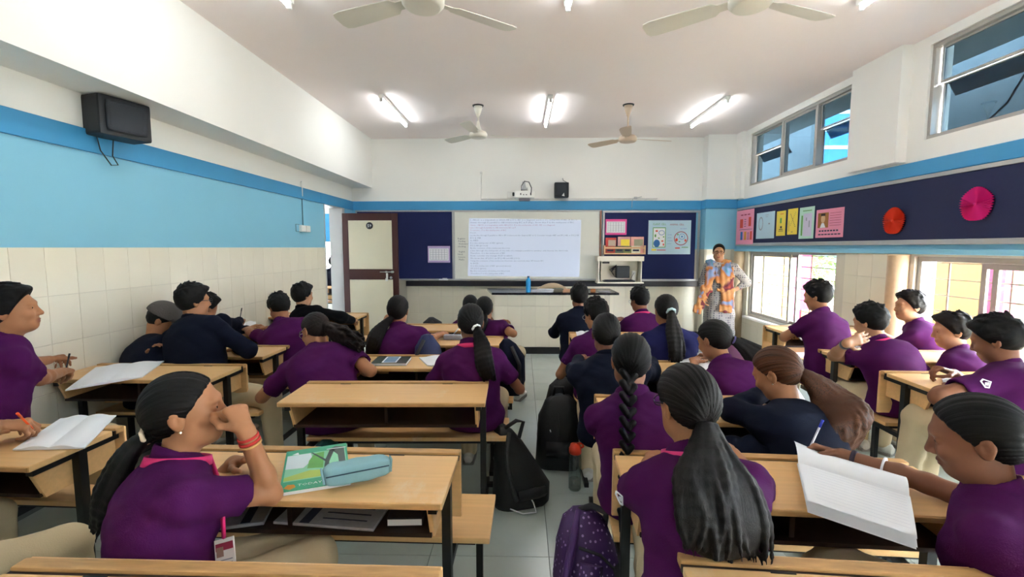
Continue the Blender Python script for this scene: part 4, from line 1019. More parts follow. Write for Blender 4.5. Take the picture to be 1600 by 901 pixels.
for s in (-1, 1): t = B(); t.tube([(s * Lc / 2, -0.03, 0.02), (s * (Lc / 2 + 0.006), -0.012, 0.055), (s * (Lc / 2 + 0.006), 0.012, 0.055), (s * Lc / 2, 0.03, 0.02)], 0.004, 6); t.done('end_piping', M_case, r)
# newspapers and books in the shelf of C1
SZ = 0.606
for i, (x, y, a, w, d, h, mm, lab, nm) in enumerate([(-0.98, 1.56, 0.25, 0.16, 0.20, 0.012, mat('grey_print_paper', '#a9abb2', 0.8, 0.2, 60), 'folded grey newspaper deep in the front desk shelf', 'newspaper'), (-0.66, 1.58, -0.1, 0.36, 0.22, 0.010, MATS['grey_print_paper'], 'printed question paper on the front desk shelf', 'question_paper'), (-0.40, 1.58, 0.05, 0.12, 0.19, 0.030, mat('dark_book_cover', '#2b2c3a', 0.5), 'dark book at right end of the front desk shelf', 'book')]):
    r = thing(nm, lab, nm.replace('_', ' '), (x, y, SZ), a)
    t = B(); t.box((0, 0, h / 2), (w, d, h), bevel=0.002); t.done('sheets' if i < 2 else 'cover', mm, r)
    if i == 1:
        t = B(); t.box((-0.07, 0, h + 0.0006), (0.035, 0.21, 0.001)); t.done('printed_band', M_ink, r)
        for k in range(5): t = B(); t.box((0.06, 0.07 - 0.035 * k, h + 0.0006), (0.16, 0.006, 0.001)); t.done('printed_line', M_ink, r)
    elif i == 2: t = B(); t.box((0, -d / 2 + 0.002, h / 2), (w * 0.96, 0.006, h * 0.7)); t.done('page_block', M_paper, r)
    else: t = B(); t.box((0.02, 0, h + 0.0006), (0.03, 0.19, 0.001)); t.done('printed_band', M_ink, r)
# left notebooks
open_book('open blank notebook on the desk in the lower left corner', [pxz(u, v, ZD) for u, v in ((20, 704), (132, 701), (182, 650), (95, 655))], ZD, 0.008)
open_book('open notebook under the hands of the boy at far left', [pxz(u, v, ZD) for u, v in ((102, 611), (222, 590), (257, 565), (150, 575))], ZD, 0.010)
# C3 books
p = pxz(612, 566, ZD)
r = book('book', 'dark green book with a landscape photo on cover', 'book', (p[0], p[1], ZD), 0.24, 0.19, 0.02, 0.05, mat('dark_green_cover', '#2e4238', 0.35, 0.2, 20))
t = B(); t.box((0.0, 0.0, 0.0212), (0.10, 0.17, 0.0008)); t.done('white_border', M_paper, r)
t = B(); t.box((0.0, 0.0, 0.0218), (0.08, 0.15, 0.0008)); t.done('cover_photo', mat('lake_photo', '#6f93b0', 0.4, 0.3, 14, stretch=(1, 4, 1)), r)
open_book('open white notebook beside the dark green book', [pxz(u, v, ZD) for u, v in ((668, 572), (745, 578), (735, 556), (655, 560))], ZD, 0.012)
p = pxz(708, 530, ZD); r = thing('pencil_pouch', 'grey pencil pouch with a pen standing on desk ahead of ponytail girl', 'pouch', (p[0], p[1], ZD))
t = B(); t.box((0, 0, 0.022), (0.16, 0.08, 0.042), bevel=0.015, seg=2); t.done('pouch_body', mat('grey_pouch', '#8f8f9c', 0.7, 0.2, 20), r)
t = B(); t.tube([(0.0, 0, 0.04), (0.05, 0.01, 0.10)], 0.005, 6); t.done('pen', M_paper, r)
# big notebook of the writing girl (R1)
q = [pxz(u, v, z) for u, v, z in ((1262, 800, 0.775), (1432, 858, 0.775), (1415, 752, 0.785), (1240, 700, 0.775))]
nl, nr, fr, fl = [Vector(p) for p in q]
cc = (nl + nr + fr + fl) / 4
r = thing('notebook', 'thick open ruled notebook with curled pages before the writing girl', 'notebook', cc, 0, 'open notebooks')
def nbk(u, v, h): 
    p = nl.lerp(nr, u).lerp(fl.lerp(fr, u), v) - cc
    return p + Vector((0, 0, h))
for k in range(7):
    s = k / 6
    t = B()
    v0 = 0.0 + 0.06 * s
    t.grid(lambda u, v: nbk(u + 0.01 * math.sin(9 * s), v0 + (0.66 + 0.0 * s - v0) * v, 0.003 * k + 0.004 * math.sin(3 * v + s) * (1 - v) + 0.02 * s * v * (1 - v)), 6, 8)
    t.done('page', M_paper, r)
t = B(); t.grid(lambda u, v: nbk(u, 0.62 + 0.40 * v, 0.012 + 0.028 * math.sin(math.pi * v) ** 0.7 * (1 - 0.5 * v) + 0.014 * max(0, 0.25 - u) * 4 * v), 8, 12); t.done('page', M_paper, r)
t = B()
for k in range(13):
    v = 0.10 + 0.043 * k
    a, b_ = nbk(0.10, v, 0.0255), nbk(0.96, v, 0.0255)
    a.z += 0.004 * math.sin(3 * v + 1) * (1 - v) + 0.02 * v * (1 - v) ; b_.z = a.z + (b_.z - nbk(0.10, v, 0.0255).z)
    w = Vector((0, 0.0007, 0))
    t._tag([t.bm.faces.new([t.bm.verts.new(x) for x in (a - w, b_ - w, b_ + w, a + w)])])
t.done('ruled_lines', mat('ruled_line_ink', '#c3c6d6', 0.8), r)
# other notebooks on the right
open_book('notebook of the boy with glasses, right of the aisle', [pxz(u, v, ZD) for u, v in ((905, 536), (925, 541), (928, 515), (898, 514))], ZD, 0.008)
open_book('notebook before the girl with purple hair tie', [pxz(u, v, ZD) for u, v in ((1060, 582), (1125, 584), (1110, 555), (1065, 552))], ZD, 0.008)
open_book('notebook before the girl with brown-streaked hair', [pxz(u, v, ZD) for u, v in ((1200, 632), (1262, 632), (1240, 598), (1192, 600))], ZD, 0.008)
open_book('notebook of the boy writing by the first window', [pxz(u, v, ZD) for u, v in ((1252, 532), (1290, 532), (1268, 515), (1238, 517))], ZD, 0.008)
open_book('notebook of the large boy by the windows', [pxz(u, v, ZD) for u, v in ((1480, 616), (1560, 620), (1535, 590), (1470, 588))], ZD, 0.008)
open_book('notebook of the boy in the grey cap', [pxz(u, v, ZD) for u, v in ((232, 548), (285, 548), (300, 528), (255, 528))], ZD, 0.008)
open_book('notebook of the boy hidden behind the boy with glasses', [pxz(u, v, ZD) for u, v in ((365, 515), (400, 515), (400, 503), (368, 503))], ZD, 0.008)

# ================================================================== BAGS AND BOTTLE ON FLOOR
def blob_bag(name, lab, loc, rz, rings, m, parts):
    r = thing(name, lab, 'backpack', loc, rz)
    t = B(); R = []
    for (z, cx, cy, w, d) in rings:
        R.append([Vector((cx + w * math.copysign(abs(math.cos(a)) ** 0.7, math.cos(a)) + 0.006 * math.sin(5 * a + 20 * z), cy + d * math.copysign(abs(math.sin(a)) ** 0.7, math.sin(a)) + 0.005 * math.cos(4 * a + 25 * z), z)) for a in np.linspace(0, 2 * math.pi, 26, endpoint=False)])
    t.ring(R); t.done('bag_body', m, r)
    for nm, pts, rad, mm in parts:
        t = B(); t.tube(pts, rad, 6); t.done(nm, mm, r)
    return r
M_bagk = mat('black_nylon', '#131417', 0.6, 0.25, 12, 0.4, 60)
M_strap = mat('dark_grey_strap', '#2b2b2e', 0.7, 0.15)
r = blob_bag('backpack', 'slumped black backpack leaning on the bench, left side of aisle', (-0.01, 2.72, 0), 0.3,
  [(0.0, 0, 0, 0.16, 0.11), (0.03, 0.01, 0, 0.175, 0.13), (0.12, 0.01, 0, 0.165, 0.13), (0.24, -0.02, 0.02, 0.13, 0.11), (0.36, -0.06, 0.04, 0.085, 0.085), (0.44, -0.09, 0.05, 0.05, 0.06), (0.47, -0.10, 0.05, 0.02, 0.03)], M_bagk,
  [('strap', [(-0.08, -0.05, 0.46), (-0.11, -0.10, 0.36), (-0.10, -0.13, 0.22), (-0.06, -0.14, 0.08)], 0.014, M_strap), ('strap', [(-0.09, 0.0, 0.47), (-0.03, -0.03, 0.52), (0.02, -0.01, 0.50), (-0.02, -0.05, 0.42)], 0.012, M_strap), ('drawcord', [(-0.10, -0.14, 0.04), (-0.03, -0.17, 0.015), (0.05, -0.17, 0.012), (0.04, -0.15, 0.06), (0.02, -0.13, 0.10)], 0.004, M_paper), ('front_pocket', [(-0.04, -0.12, 0.10), (0.06, -0.13, 0.11), (0.12, -0.10, 0.10)], 0.035, M_bagk)])
r = blob_bag('backpack', 'upright black backpack standing right of the aisle near bottle', (0.265, 3.20, 0), -0.1,
  [(0.0, 0, 0, 0.15, 0.10), (0.03, 0, 0, 0.16, 0.115), (0.2, 0, 0, 0.158, 0.115), (0.36, 0.005, 0.01, 0.145, 0.10), (0.46, 0.015, 0.02, 0.11, 0.08), (0.50, 0.02, 0.02, 0.06, 0.05), (0.51, 0.02, 0.02, 0.02, 0.02)], M_bagk,
  [('handle', [(-0.04, 0.03, 0.49), (-0.03, 0.02, 0.56), (0.03, 0.02, 0.56), (0.04, 0.03, 0.49)], 0.011, M_strap), ('front_pocket', [(-0.08, -0.10, 0.16), (0.08, -0.10, 0.16)], 0.06, M_bagk), ('zip', [(0.0, -0.118, 0.42), (0.01, -0.122, 0.32), (0.01, -0.125, 0.26)], 0.004, M_strap), ('logo_mark', [(-0.055, -0.118, 0.30), (-0.05, -0.12, 0.285)], 0.004, M_paper)])
r = blob_bag('backpack', 'black backpack behind the upright one, against the bench', (0.33, 3.62, 0), 0.1,
  [(0.0, 0, 0, 0.14, 0.10), (0.05, 0, 0, 0.15, 0.11), (0.3, 0, 0, 0.145, 0.11), (0.45, 0.0, 0.0, 0.10, 0.08), (0.52, 0, 0, 0.03, 0.03)], M_bagk,
  [('handle', [(-0.04, 0, 0.49), (-0.03, 0, 0.56), (0.03, 0, 0.56), (0.04, 0, 0.49)], 0.012, M_strap)])
# purple dotted bag
def dotted_mat():
    m = bpy.data.materials.new('purple_dotted_nylon'); m.use_nodes = True; nt = m.node_tree; b_ = nt.nodes['Principled BSDF']
    tc = nt.nodes.new('ShaderNodeTexCoord'); vo = nt.nodes.new('ShaderNodeTexVoronoi'); vo.inputs['Scale'].default_value = 45; vo.inputs['Randomness'].default_value = 0.35
    nt.links.new(tc.outputs['Object'], vo.inputs['Vector'])
    cr = nt.nodes.new('ShaderNodeValToRGB'); cr.color_ramp.elements[0].position = 0.20; cr.color_ramp.elements[0].color = (*srgb('#a58cc0'), 1); cr.color_ramp.elements[1].position = 0.26; cr.color_ramp.elements[1].color = (*srgb('#3d1d58'), 1)
    nt.links.new(vo.outputs['Distance'], cr.inputs[0]); nt.links.new(cr.outputs[0], b_.inputs['Base Color']); b_.inputs['Roughness'].default_value = 0.6
    return m
M_dot = dotted_mat()
M_purp = mat('plain_purple_nylon', '#4a2468', 0.6, 0.2, 20)
r = blob_bag('backpack', 'purple dotted backpack on the aisle floor at bottom', (0.285, 1.83, 0), 0.35,
  [(0.0, 0, 0, 0.13, 0.11), (0.03, 0, 0, 0.145, 0.13), (0.18, 0.0, 0, 0.14, 0.13), (0.30, 0.0, 0.03, 0.12, 0.11), (0.39, 0.0, 0.06, 0.09, 0.075), (0.43, 0.0, 0.07, 0.04, 0.04)], M_dot,
  [('front_pocket', [(-0.09, -0.11, 0.08), (-0.07, -0.13, 0.20), (-0.04, -0.09, 0.30)], 0.045, M_dot), ('strap', [(-0.02, 0.06, 0.43), (-0.10, -0.04, 0.36), (-0.15, -0.08, 0.24), (-0.15, -0.08, 0.10)], 0.018, M_purp), ('handle', [(0.0, 0.09, 0.42), (0.03, 0.04, 0.46), (0.09, 0.02, 0.43), (0.10, 0.05, 0.36)], 0.014, M_strap), ('zip', [(-0.08, -0.06, 0.36), (0.0, -0.09, 0.33), (0.08, -0.10, 0.24), (0.10, -0.12, 0.1)], 0.006, M_strap), ('side_panel', [(0.08, -0.10, 0.27), (0.10, -0.12, 0.15), (0.09, -0.12, 0.06)], 0.03, M_strap)])
# teal bag under C2, navy pouch bag on C3 bench etc
r = blob_bag('backpack', 'teal and dark backpack on floor beneath the empty desk', (-1.15, 2.62, 0), 0.2, [(0.0, 0, 0, 0.15, 0.1), (0.15, 0, 0, 0.16, 0.11), (0.30, 0, 0, 0.12, 0.09), (0.40, 0.0, 0, 0.05, 0.05), (0.42, 0, 0, 0.02, 0.02)], mat('teal_nylon', '#1f5a58', 0.6, 0.3, 10), [('strap', [(-0.05, -0.06, 0.38), (-0.12, -0.11, 0.25), (-0.13, -0.10, 0.08)], 0.018, M_strap)])
M_nbag = mat('navy_nylon', '#26305a', 0.65, 0.2, 14, 0.3, 60)
p = pxz(672, 548, ZD)
r = blob_bag('backpack', 'small navy bag on the bench beside girl with left-falling ponytail', (p[0] - 0.01, 3.47, BZ), 0.1, [(0.0, 0, 0, 0.09, 0.08), (0.1, 0, 0, 0.12, 0.09), (0.25, 0, 0, 0.12, 0.09), (0.37, 0.0, 0, 0.09, 0.07), (0.45, 0.0, 0, 0.04, 0.03), (0.46, 0, 0, 0.02, 0.02)], M_nbag, [('strap', [(-0.02, -0.06, 0.43), (-0.08, -0.10, 0.30), (-0.08, -0.10, 0.10)], 0.014, M_strap), ('bottle_pocket', [(0.11, -0.05, 0.12), (0.125, -0.05, 0.24)], 0.04, MATS['teal_nylon'])])
r = blob_bag('backpack', 'dark navy bag on the bench at the aisle, beyond ponytail girl', (-0.075, 3.50, BZ), 0.0, [(0.0, 0, 0, 0.07, 0.09), (0.1, 0, 0, 0.10, 0.10), (0.28, 0, 0, 0.10, 0.10), (0.38, -0.03, 0, 0.06, 0.07), (0.42, -0.04, 0, 0.02, 0.02)], M_navyc, [('strap', [(0.0, -0.08, 0.38), (0.06, -0.11, 0.25), (0.06, -0.10, 0.08)], 0.014, M_strap)])
p = onz(700, 530, 0.8)
r = blob_bag('backpack', 'black bag hanging at the frontmost empty desk', (-0.93, 4.86, BZ), 0.0, [(0.0, 0, 0, 0.12, 0.08), (0.2, 0, 0, 0.13, 0.09), (0.33, -0.02, 0, 0.09, 0.07), (0.38, -0.03, 0, 0.02, 0.02)], M_bagk, [('strap', [(-0.02, -0.06, 0.35), (0.08, -0.09, 0.25), (0.12, -0.08, 0.12)], 0.013, M_strap)])
# navy jacket heap on bench in front of R1 / R2
t = B()
def heap(u, v):
    x = (u - 0.5) * 0.46; y = (v - 0.5) * 0.22
    h = 0.40 * (1 - (2 * u - 1) ** 4) * (1 - (2 * v - 1) ** 4) * (0.86 - 0.25 * u + 0.05 * math.sin(11 * u + 3 * v) + 0.03 * math.sin(23 * u - 9 * v))
    return Vector((x + 0.02 * math.sin(9 * v), y, h))
t.grid(heap, 30, 16); t.grid(lambda u, v: Vector((*heap(u, v).xy, 0.0)), 2, 2)
finish(t.done('folded_jacket', M_navyc, None, (0.975, 1.93, BZ)), 'crumpled navy jacket heaped on bench between braid girl and brown-haired girl', 'jacket')
# bottle
r = thing('water_bottle', 'clear water bottle with an orange lid standing in the aisle', 'bottle', (0.345, 2.86, 0))
G_bot = glass_mat('clear_bottle_plastic', (0.72, 0.78, 0.76), 0.12, 0.05)
t = B(); t.lathe([(0.0, 0), (0.036, 0.0), (0.04, 0.01), (0.04, 0.20), (0.036, 0.23), (0.034, 0.245)], n=24); t.done('bottle_body', G_bot, r)
t = B(); t.lathe([(0.0, 0.004), (0.034, 0.004), (0.036, 0.01), (0.036, 0.07), (0.0, 0.07)], n=24); t.done('water', glass_mat('water_fill', (0.75, 0.75, 0.72), 0.1, 0.05), r)
t = B(); t.lathe([(0.036, 0.24), (0.04, 0.245), (0.04, 0.275), (0.036, 0.28), (0.03, 0.30), (0.0, 0.305)], n=24); t.tube([(0.03, 0, 0.27), (0.052, 0, 0.285), (0.045, 0, 0.305), (0.01, 0, 0.306)], 0.007, 6); t.done('lid', mat('orange_red_lid', '#e0401f', 0.35), r)
# small things on desks
p = pxz(1160, 560, ZD)
r = thing('pencil_pouch', 'round maroon bag on desk beside the girl with purple hair tie', 'pouch', (1.40, 3.08, ZD))
t = B(); t.ring([[Vector((0.11 * q, 0.07 * math.sqrt(max(0.02, 1 - q * q)) * math.cos(a), 0.10 + 0.10 * math.sqrt(max(0.02, 1 - q * q)) * math.sin(a))) for a in np.linspace(0, 2 * math.pi, 16, endpoint=False)] for q in np.linspace(-1, 1, 12)]); t.done('pouch_body', mat('maroon_fabric', '#5a2a48', 0.8, 0.2, 20), r)
t = B(); t.tube([(-0.10, -0.03, 0.13), (-0.04, -0.05, 0.19), (0.04, -0.05, 0.19), (0.10, -0.03, 0.13)], 0.005, 5); t.done('zip', M_strap, r)
# ================================================================== PEOPLE (implicit surfaces -> one smooth mesh per part)
def V(*a): return np.array(a, float)
def unit(v): v = np.asarray(v, float); return v / (np.linalg.norm(v) + 1e-12)
class Vol:
    def __init__(s, lo, hi, h):
        s.h = h; s.o = np.asarray(lo, float) - 3 * h
        n = np.ceil((np.asarray(hi, float) + 3 * h - s.o) / h).astype(int) + 1
        s.n = n
        s.D = np.full(n, 0.5, np.float32)
        s.ax = [(s.o[i] + np.arange(n[i]) * h).astype(np.float32) for i in range(3)]
    def block(s, lo, hi):
        a = np.maximum(np.floor((np.asarray(lo) - s.o) / s.h).astype(int), 0)
        b = np.minimum(np.ceil((np.asarray(hi) - s.o) / s.h).astype(int) + 1, s.n)
        if np.any(b <= a): return None
        sl = tuple(slice(x, y) for x, y in zip(a, b))
        X = s.ax[0][sl[0]][:, None, None]; Y = s.ax[1][sl[1]][None, :, None]; Z = s.ax[2][sl[2]][None, None, :]
        return sl, X, Y, Z
    def comb(s, sl, d, k, op):
        A = s.D[sl]
        if op == 'add':
            if k > 0:
                h = np.maximum(k - np.abs(A - d), 0) / k
                s.D[sl] = np.minimum(A, d) - h * h * k * 0.25
            else: s.D[sl] = np.minimum(A, d)
        elif op == 'sub':
            d = -d
            if k > 0:
                h = np.maximum(k - np.abs(A - d), 0) / k
                s.D[sl] = np.maximum(A, d) + h * h * k * 0.25
            else: s.D[sl] = np.maximum(A, d)
    def cone(s, a, b, r1, r2, k=0.02, op='add'):
        a = np.asarray(a, float); b = np.asarray(b, float)
        m = max(r1, r2) + k + 2 * s.h
        q = s.block(np.minimum(a, b) - m, np.maximum(a, b) + m)
        if q is None: return s
        sl, X, Y, Z = q
        ba = b - a; L2 = ba @ ba + 1e-12
        px, py, pz = X - a[0], Y - a[1], Z - a[2]
        t = np.clip((px * ba[0] + py * ba[1] + pz * ba[2]) / L2, 0, 1)
        d = np.sqrt((px - t * ba[0]) ** 2 + (py - t * ba[1]) ** 2 + (pz - t * ba[2]) ** 2) - (r1 + (r2 - r1) * t)
        s.comb(sl, d, k, op); return s
    def loft(s, a, b, w1, d1, w2, d2, r, k=0.03, op='add'):
        """elliptic tapered segment; r = direction of the wide axis"""
        a = np.asarray(a, float); b = np.asarray(b, float)
        m = max(w1, w2, d1, d2) + k + 2 * s.h
        q = s.block(np.minimum(a, b) - m, np.maximum(a, b) + m)
        if q is None: return s
        sl, X, Y, Z = q
        ba = b - a; L = np.linalg.norm(ba) + 1e-9; ax = ba / L
        r = unit(r - ax * (r @ ax)); f = np.cross(ax, r)
        px, py, pz = X - a[0], Y - a[1], Z - a[2]
        la = px * ax[0] + py * ax[1] + pz * ax[2]
        t = np.clip(la / L, 0, 1)
        e = la - t * L
        w = w1 + (w2 - w1) * t; dd = d1 + (d2 - d1) * t; mn = np.minimum(w, dd)
        u = (px * r[0] + py * r[1] + pz * r[2]) / w; v = (px * f[0] + py * f[1] + pz * f[2]) / dd
        d = (np.sqrt(u * u + v * v + (e / mn) ** 2) - 1) * mn
        s.comb(sl, d, k, op); return s
    def ell(s, c, rad, fr=None, k=0.02, op='add'):
        """ellipsoid; fr = 3x3 rows are local axes"""
        c = np.asarray(c, float); rad = np.asarray(rad, float)
        if fr is None: fr = np.eye(3)
        m = np.abs(fr.T) @ rad + k + 2 * s.h
        q = s.block(c - m, c + m)
        if q is None: return s
        sl, X, Y, Z = q
        px, py, pz = X - c[0], Y - c[1], Z - c[2]
        l = [px * fr[i][0] + py * fr[i][1] + pz * fr[i][2] for i in range(3)]
        k0 = np.sqrt(sum((l[i] / rad[i]) ** 2 for i in range(3))) + 1e-6
        k1 = np.sqrt(sum((l[i] / rad[i] ** 2) ** 2 for i in range(3))) + 1e-6
        d = k0 * (k0 - 1) / k1
        s.comb(sl, d.astype(np.float32), k, op); return s
    def cut(s, p, n, k=0.0):
        """keep the side n.(x-p) < 0"""
        n = unit(n); X, Y, Z = s.ax[0][:, None, None], s.ax[1][None, :, None], s.ax[2][None, None, :]
        d = (X - p[0]) * n[0] + (Y - p[1]) * n[1] + (Z - p[2]) * n[2]
        if k > 0:
            h = np.maximum(k - np.abs(s.D - d), 0) / k
            s.D = (np.maximum(s.D, d) + h * h * k * 0.25).astype(np.float32)
        else: s.D = np.maximum(s.D, d).astype(np.float32)
        return s
    def wrinkle(s, amp, fr, seed=0.0):
        X, Y, Z = s.ax[0][:, None, None], s.ax[1][None, :, None], s.ax[2][None, None, :]
        a = np.sin(fr * X + 2.2 * np.sin(fr * 0.45 * Z + seed) + seed) * np.sin(fr * 0.8 * Z + 1.7 * np.sin(fr * 0.5 * Y + 2 * seed))
        c = np.sin(fr * 1.6 * Z + 2.0 * np.sin(fr * 0.7 * X + 3 * seed) + fr * 0.8 * Y)
        m = np.abs(s.D) < 0.06
        s.D = np.where(m, s.D + amp * (0.65 * a + 0.35 * c), s.D).astype(np.float32); return s
    def nets(s):
        D = s.D; S = D < 0
        n = s.n
        c = np.zeros(n - 1, np.uint8)
        for i in (0, 1):
            for j in (0, 1):
                for k in (0, 1):
                    c += S[i:n[0] - 1 + i, j:n[1] - 1 + j, k:n[2] - 1 + k]
        act = (c > 0) & (c < 8)
        cells = np.argwhere(act)
        if len(cells) == 0: return np.zeros((0, 3)), np.zeros((0, 4), int)
        idx = np.full(act.shape, -1, np.int32); idx[act] = np.arange(len(cells))
        acc = np.zeros((len(cells), 3)); cnt = np.zeros(len(cells))
        for axn in range(3):
            e = np.zeros(3, int); e[axn] = 1
            o1, o2 = [q for q in range(3) if q != axn]
            for i in (0, 1):
                for j in (0, 1):
                    off = np.zeros(3, int); off[o1] = i; off[o2] = j
                    p0 = cells + off; p1 = p0 + e
                    d0 = D[p0[:, 0], p0[:, 1], p0[:, 2]]; d1 = D[p1[:, 0], p1[:, 1], p1[:, 2]]
                    m = (d0 < 0) != (d1 < 0)
                    t = d0[m] / (d0[m] - d1[m])
                    q = p0[m].astype(float); q[:, axn] += t
                    acc[m] += q; cnt[m] += 1
        v = acc / cnt[:, None] * s.h + s.o
        fs = []
        for axn in range(3):
            a = [slice(None)] * 3; b_ = [slice(None)] * 3
            a[axn] = slice(0, -1); b_[axn] = slice(1, None)
            s0, s1 = S[tuple(a)], S[tuple(b_)]
            E = np.argwhere(s0 != s1)
            o1, o2 = [(1, 2), (2, 0), (0, 1)][axn]
            E = E[(E[:, o1] > 0) & (E[:, o2] > 0) & (E[:, o1] < n[o1] - 1) & (E[:, o2] < n[o2] - 1)]
            d1 = np.zeros(3, int); d1[o1] = 1; d2 = np.zeros(3, int); d2[o2] = 1
            g = lambda P: idx[P[:, 0], P[:, 1], P[:, 2]]
            q = np.stack([g(E - d1 - d2), g(E - d2), g(E), g(E - d1)], 1)
            fl = ~s0[E[:, 0], E[:, 1], E[:, 2]]
            q[fl] = q[fl][:, ::-1]
            fs.append(q)
        f = np.concatenate(fs)
        f = f[(f >= 0).all(1)]
        return v, f
def make_mesh(name, parts, m, base, attr=None, aname=None, atype='FLOAT'):
    """parts: list of (verts, faces); attr: list of per-vertex arrays"""
    vs, fs, n = [], [], 0
    for v, f in parts: vs.append(v); fs.append(f + n); n += len(v)
    v = np.concatenate(vs) - np.asarray(base); f = np.concatenate(fs)
    me = bpy.data.meshes.new(name)
    me.vertices.add(len(v)); me.vertices.foreach_set('co', v.astype(np.float32).ravel())
    me.loops.add(f.size); me.loops.foreach_set('vertex_index', f.astype(np.int32).ravel())
    me.polygons.add(len(f)); me.polygons.foreach_set('loop_start', np.arange(0, f.size, 4, dtype=np.int32))
    me.polygons.foreach_set('loop_total', np.full(len(f), 4, np.int32))
    me.polygons.foreach_set('use_smooth', np.ones(len(f), bool))
    me.update(calc_edges=True); me.validate()
    if attr is not None and aname:
        at = me.attributes.new(aname, 'FLOAT' if atype == 'FLOAT' else 'FLOAT_VECTOR', 'POINT')
        arr = np.concatenate(attr).astype(np.float32)
        if len(me.vertices) == len(v): at.data.foreach_set('value' if atype == 'FLOAT' else 'vector', arr.ravel())
    me.materials.append(m)
    return me

def frame_from(yaw, pitch=0.0, roll=0.0):
    """rows: right, forward, up. yaw>0 turns to +x, pitch>0 looks down, roll>0 tips to the right"""
    y, p, r = math.radians(yaw), math.radians(pitch), math.radians(roll)
    f = V(math.sin(y) * math.cos(p), math.cos(y) * math.cos(p), -math.sin(p))
    r0 = V(math.cos(y), -math.sin(y), 0)
    u0 = np.cross(r0, f)
    return np.array([r0 * math.cos(r) - u0 * math.sin(r), f, u0 * math.cos(r) + r0 * math.sin(r)])
def ik(S, T, l1, l2, pole):
    S = np.asarray(S, float); T = np.asarray(T, float)
    d = np.linalg.norm(T - S); mx = (l1 + l2) * 0.985
    if d > mx: T = S + (T - S) * mx / d; d = mx
    d = max(d, abs(l1 - l2) + 0.02)
    ax = unit(T - S)
    a = (l1 * l1 - l2 * l2 + d * d) / (2 * d); h = math.sqrt(max(l1 * l1 - a * a, 0))
    p = pole - ax * (pole @ ax)
    return S + ax * a + unit(p) * h, T

CURLS = {'rest': (22, 32, 22), 'flat': (6, 10, 6), 'fist': (72, 92, 58), 'pen': (48, 52, 22), 'cup': (35, 40, 25)}
def hand(vol, Wp, d, n, side, pose, s=1.0, k=0.006):
    """side: +1 right, -1 left. n = palm normal"""
    d = unit(d); n = unit(n - d * (n @ d)); bk = -n; t = np.cross(bk, d) * side
    vol.loft(Wp - d * 0.01, Wp + d * 0.082 * s, 0.026 * s, 0.018 * s, 0.040 * s, 0.0135 * s, t, 0.012)
    cur = CURLS[pose]
    if pose == 'fist': vol.ell(Wp + d * 0.078 * s + n * 0.024 * s, V(0.036, 0.026, 0.020) * s, np.array([t, d, n]), 0.012)
    for i, (x, L, rr) in enumerate(((0.029, (0.042, 0.025, 0.020), 0.0088), (0.0095, (0.046, 0.029, 0.021), 0.0090), (-0.0105, (0.042, 0.027, 0.020), 0.0086), (-0.029, (0.033, 0.020, 0.018), 0.0076))):
        c = list(cur)
        if pose == 'pen': c = [(44, 48, 20), (52, 56, 28), (60, 66, 34), (64, 70, 38)][i]
        elif pose != 'flat': c = [q * (1 + 0.08 * i) for q in c]
        p = Wp + d * (0.084 - 0.003 * abs(i - 1)) * s + t * x * s
        spread = unit(d + t * x * (1.2 if pose == 'flat' else 0.6))
        a = 0.0
        for j in range(3):
            a += math.radians(c[j])
            q = p + (spread * math.cos(a) + n * math.sin(a)) * L[j] * s
            r1 = rr * s * (1 - 0.10 * j)
            vol.cone(p, q, r1, r1 * 0.9, k if j else k * 1.6); p = q
    p = Wp + d * 0.022 * s + t * 0.026 * s + n * 0.004
    if pose in ('pen', 'fist'): dirs = (unit(0.62 * d + 0.5 * t + 0.55 * n), unit(0.9 * d + 0.0 * t + 0.45 * n), unit(0.85 * d - 0.3 * t + 0.3 * n))
    else: dirs = (unit(0.6 * d + 0.72 * t + 0.3 * n), unit(0.86 * d + 0.4 * t + 0.25 * n), unit(0.95 * d + 0.15 * t + 0.25 * n))
    for j, (dd, L) in enumerate(zip(dirs, (0.042, 0.034, 0.026))):
        q = p + dd * L * s
        vol.cone(p, q, (0.0125, 0.0105, 0.0095)[j] * s, (0.0105, 0.0095, 0.008)[j] * s, 0.008); p = q

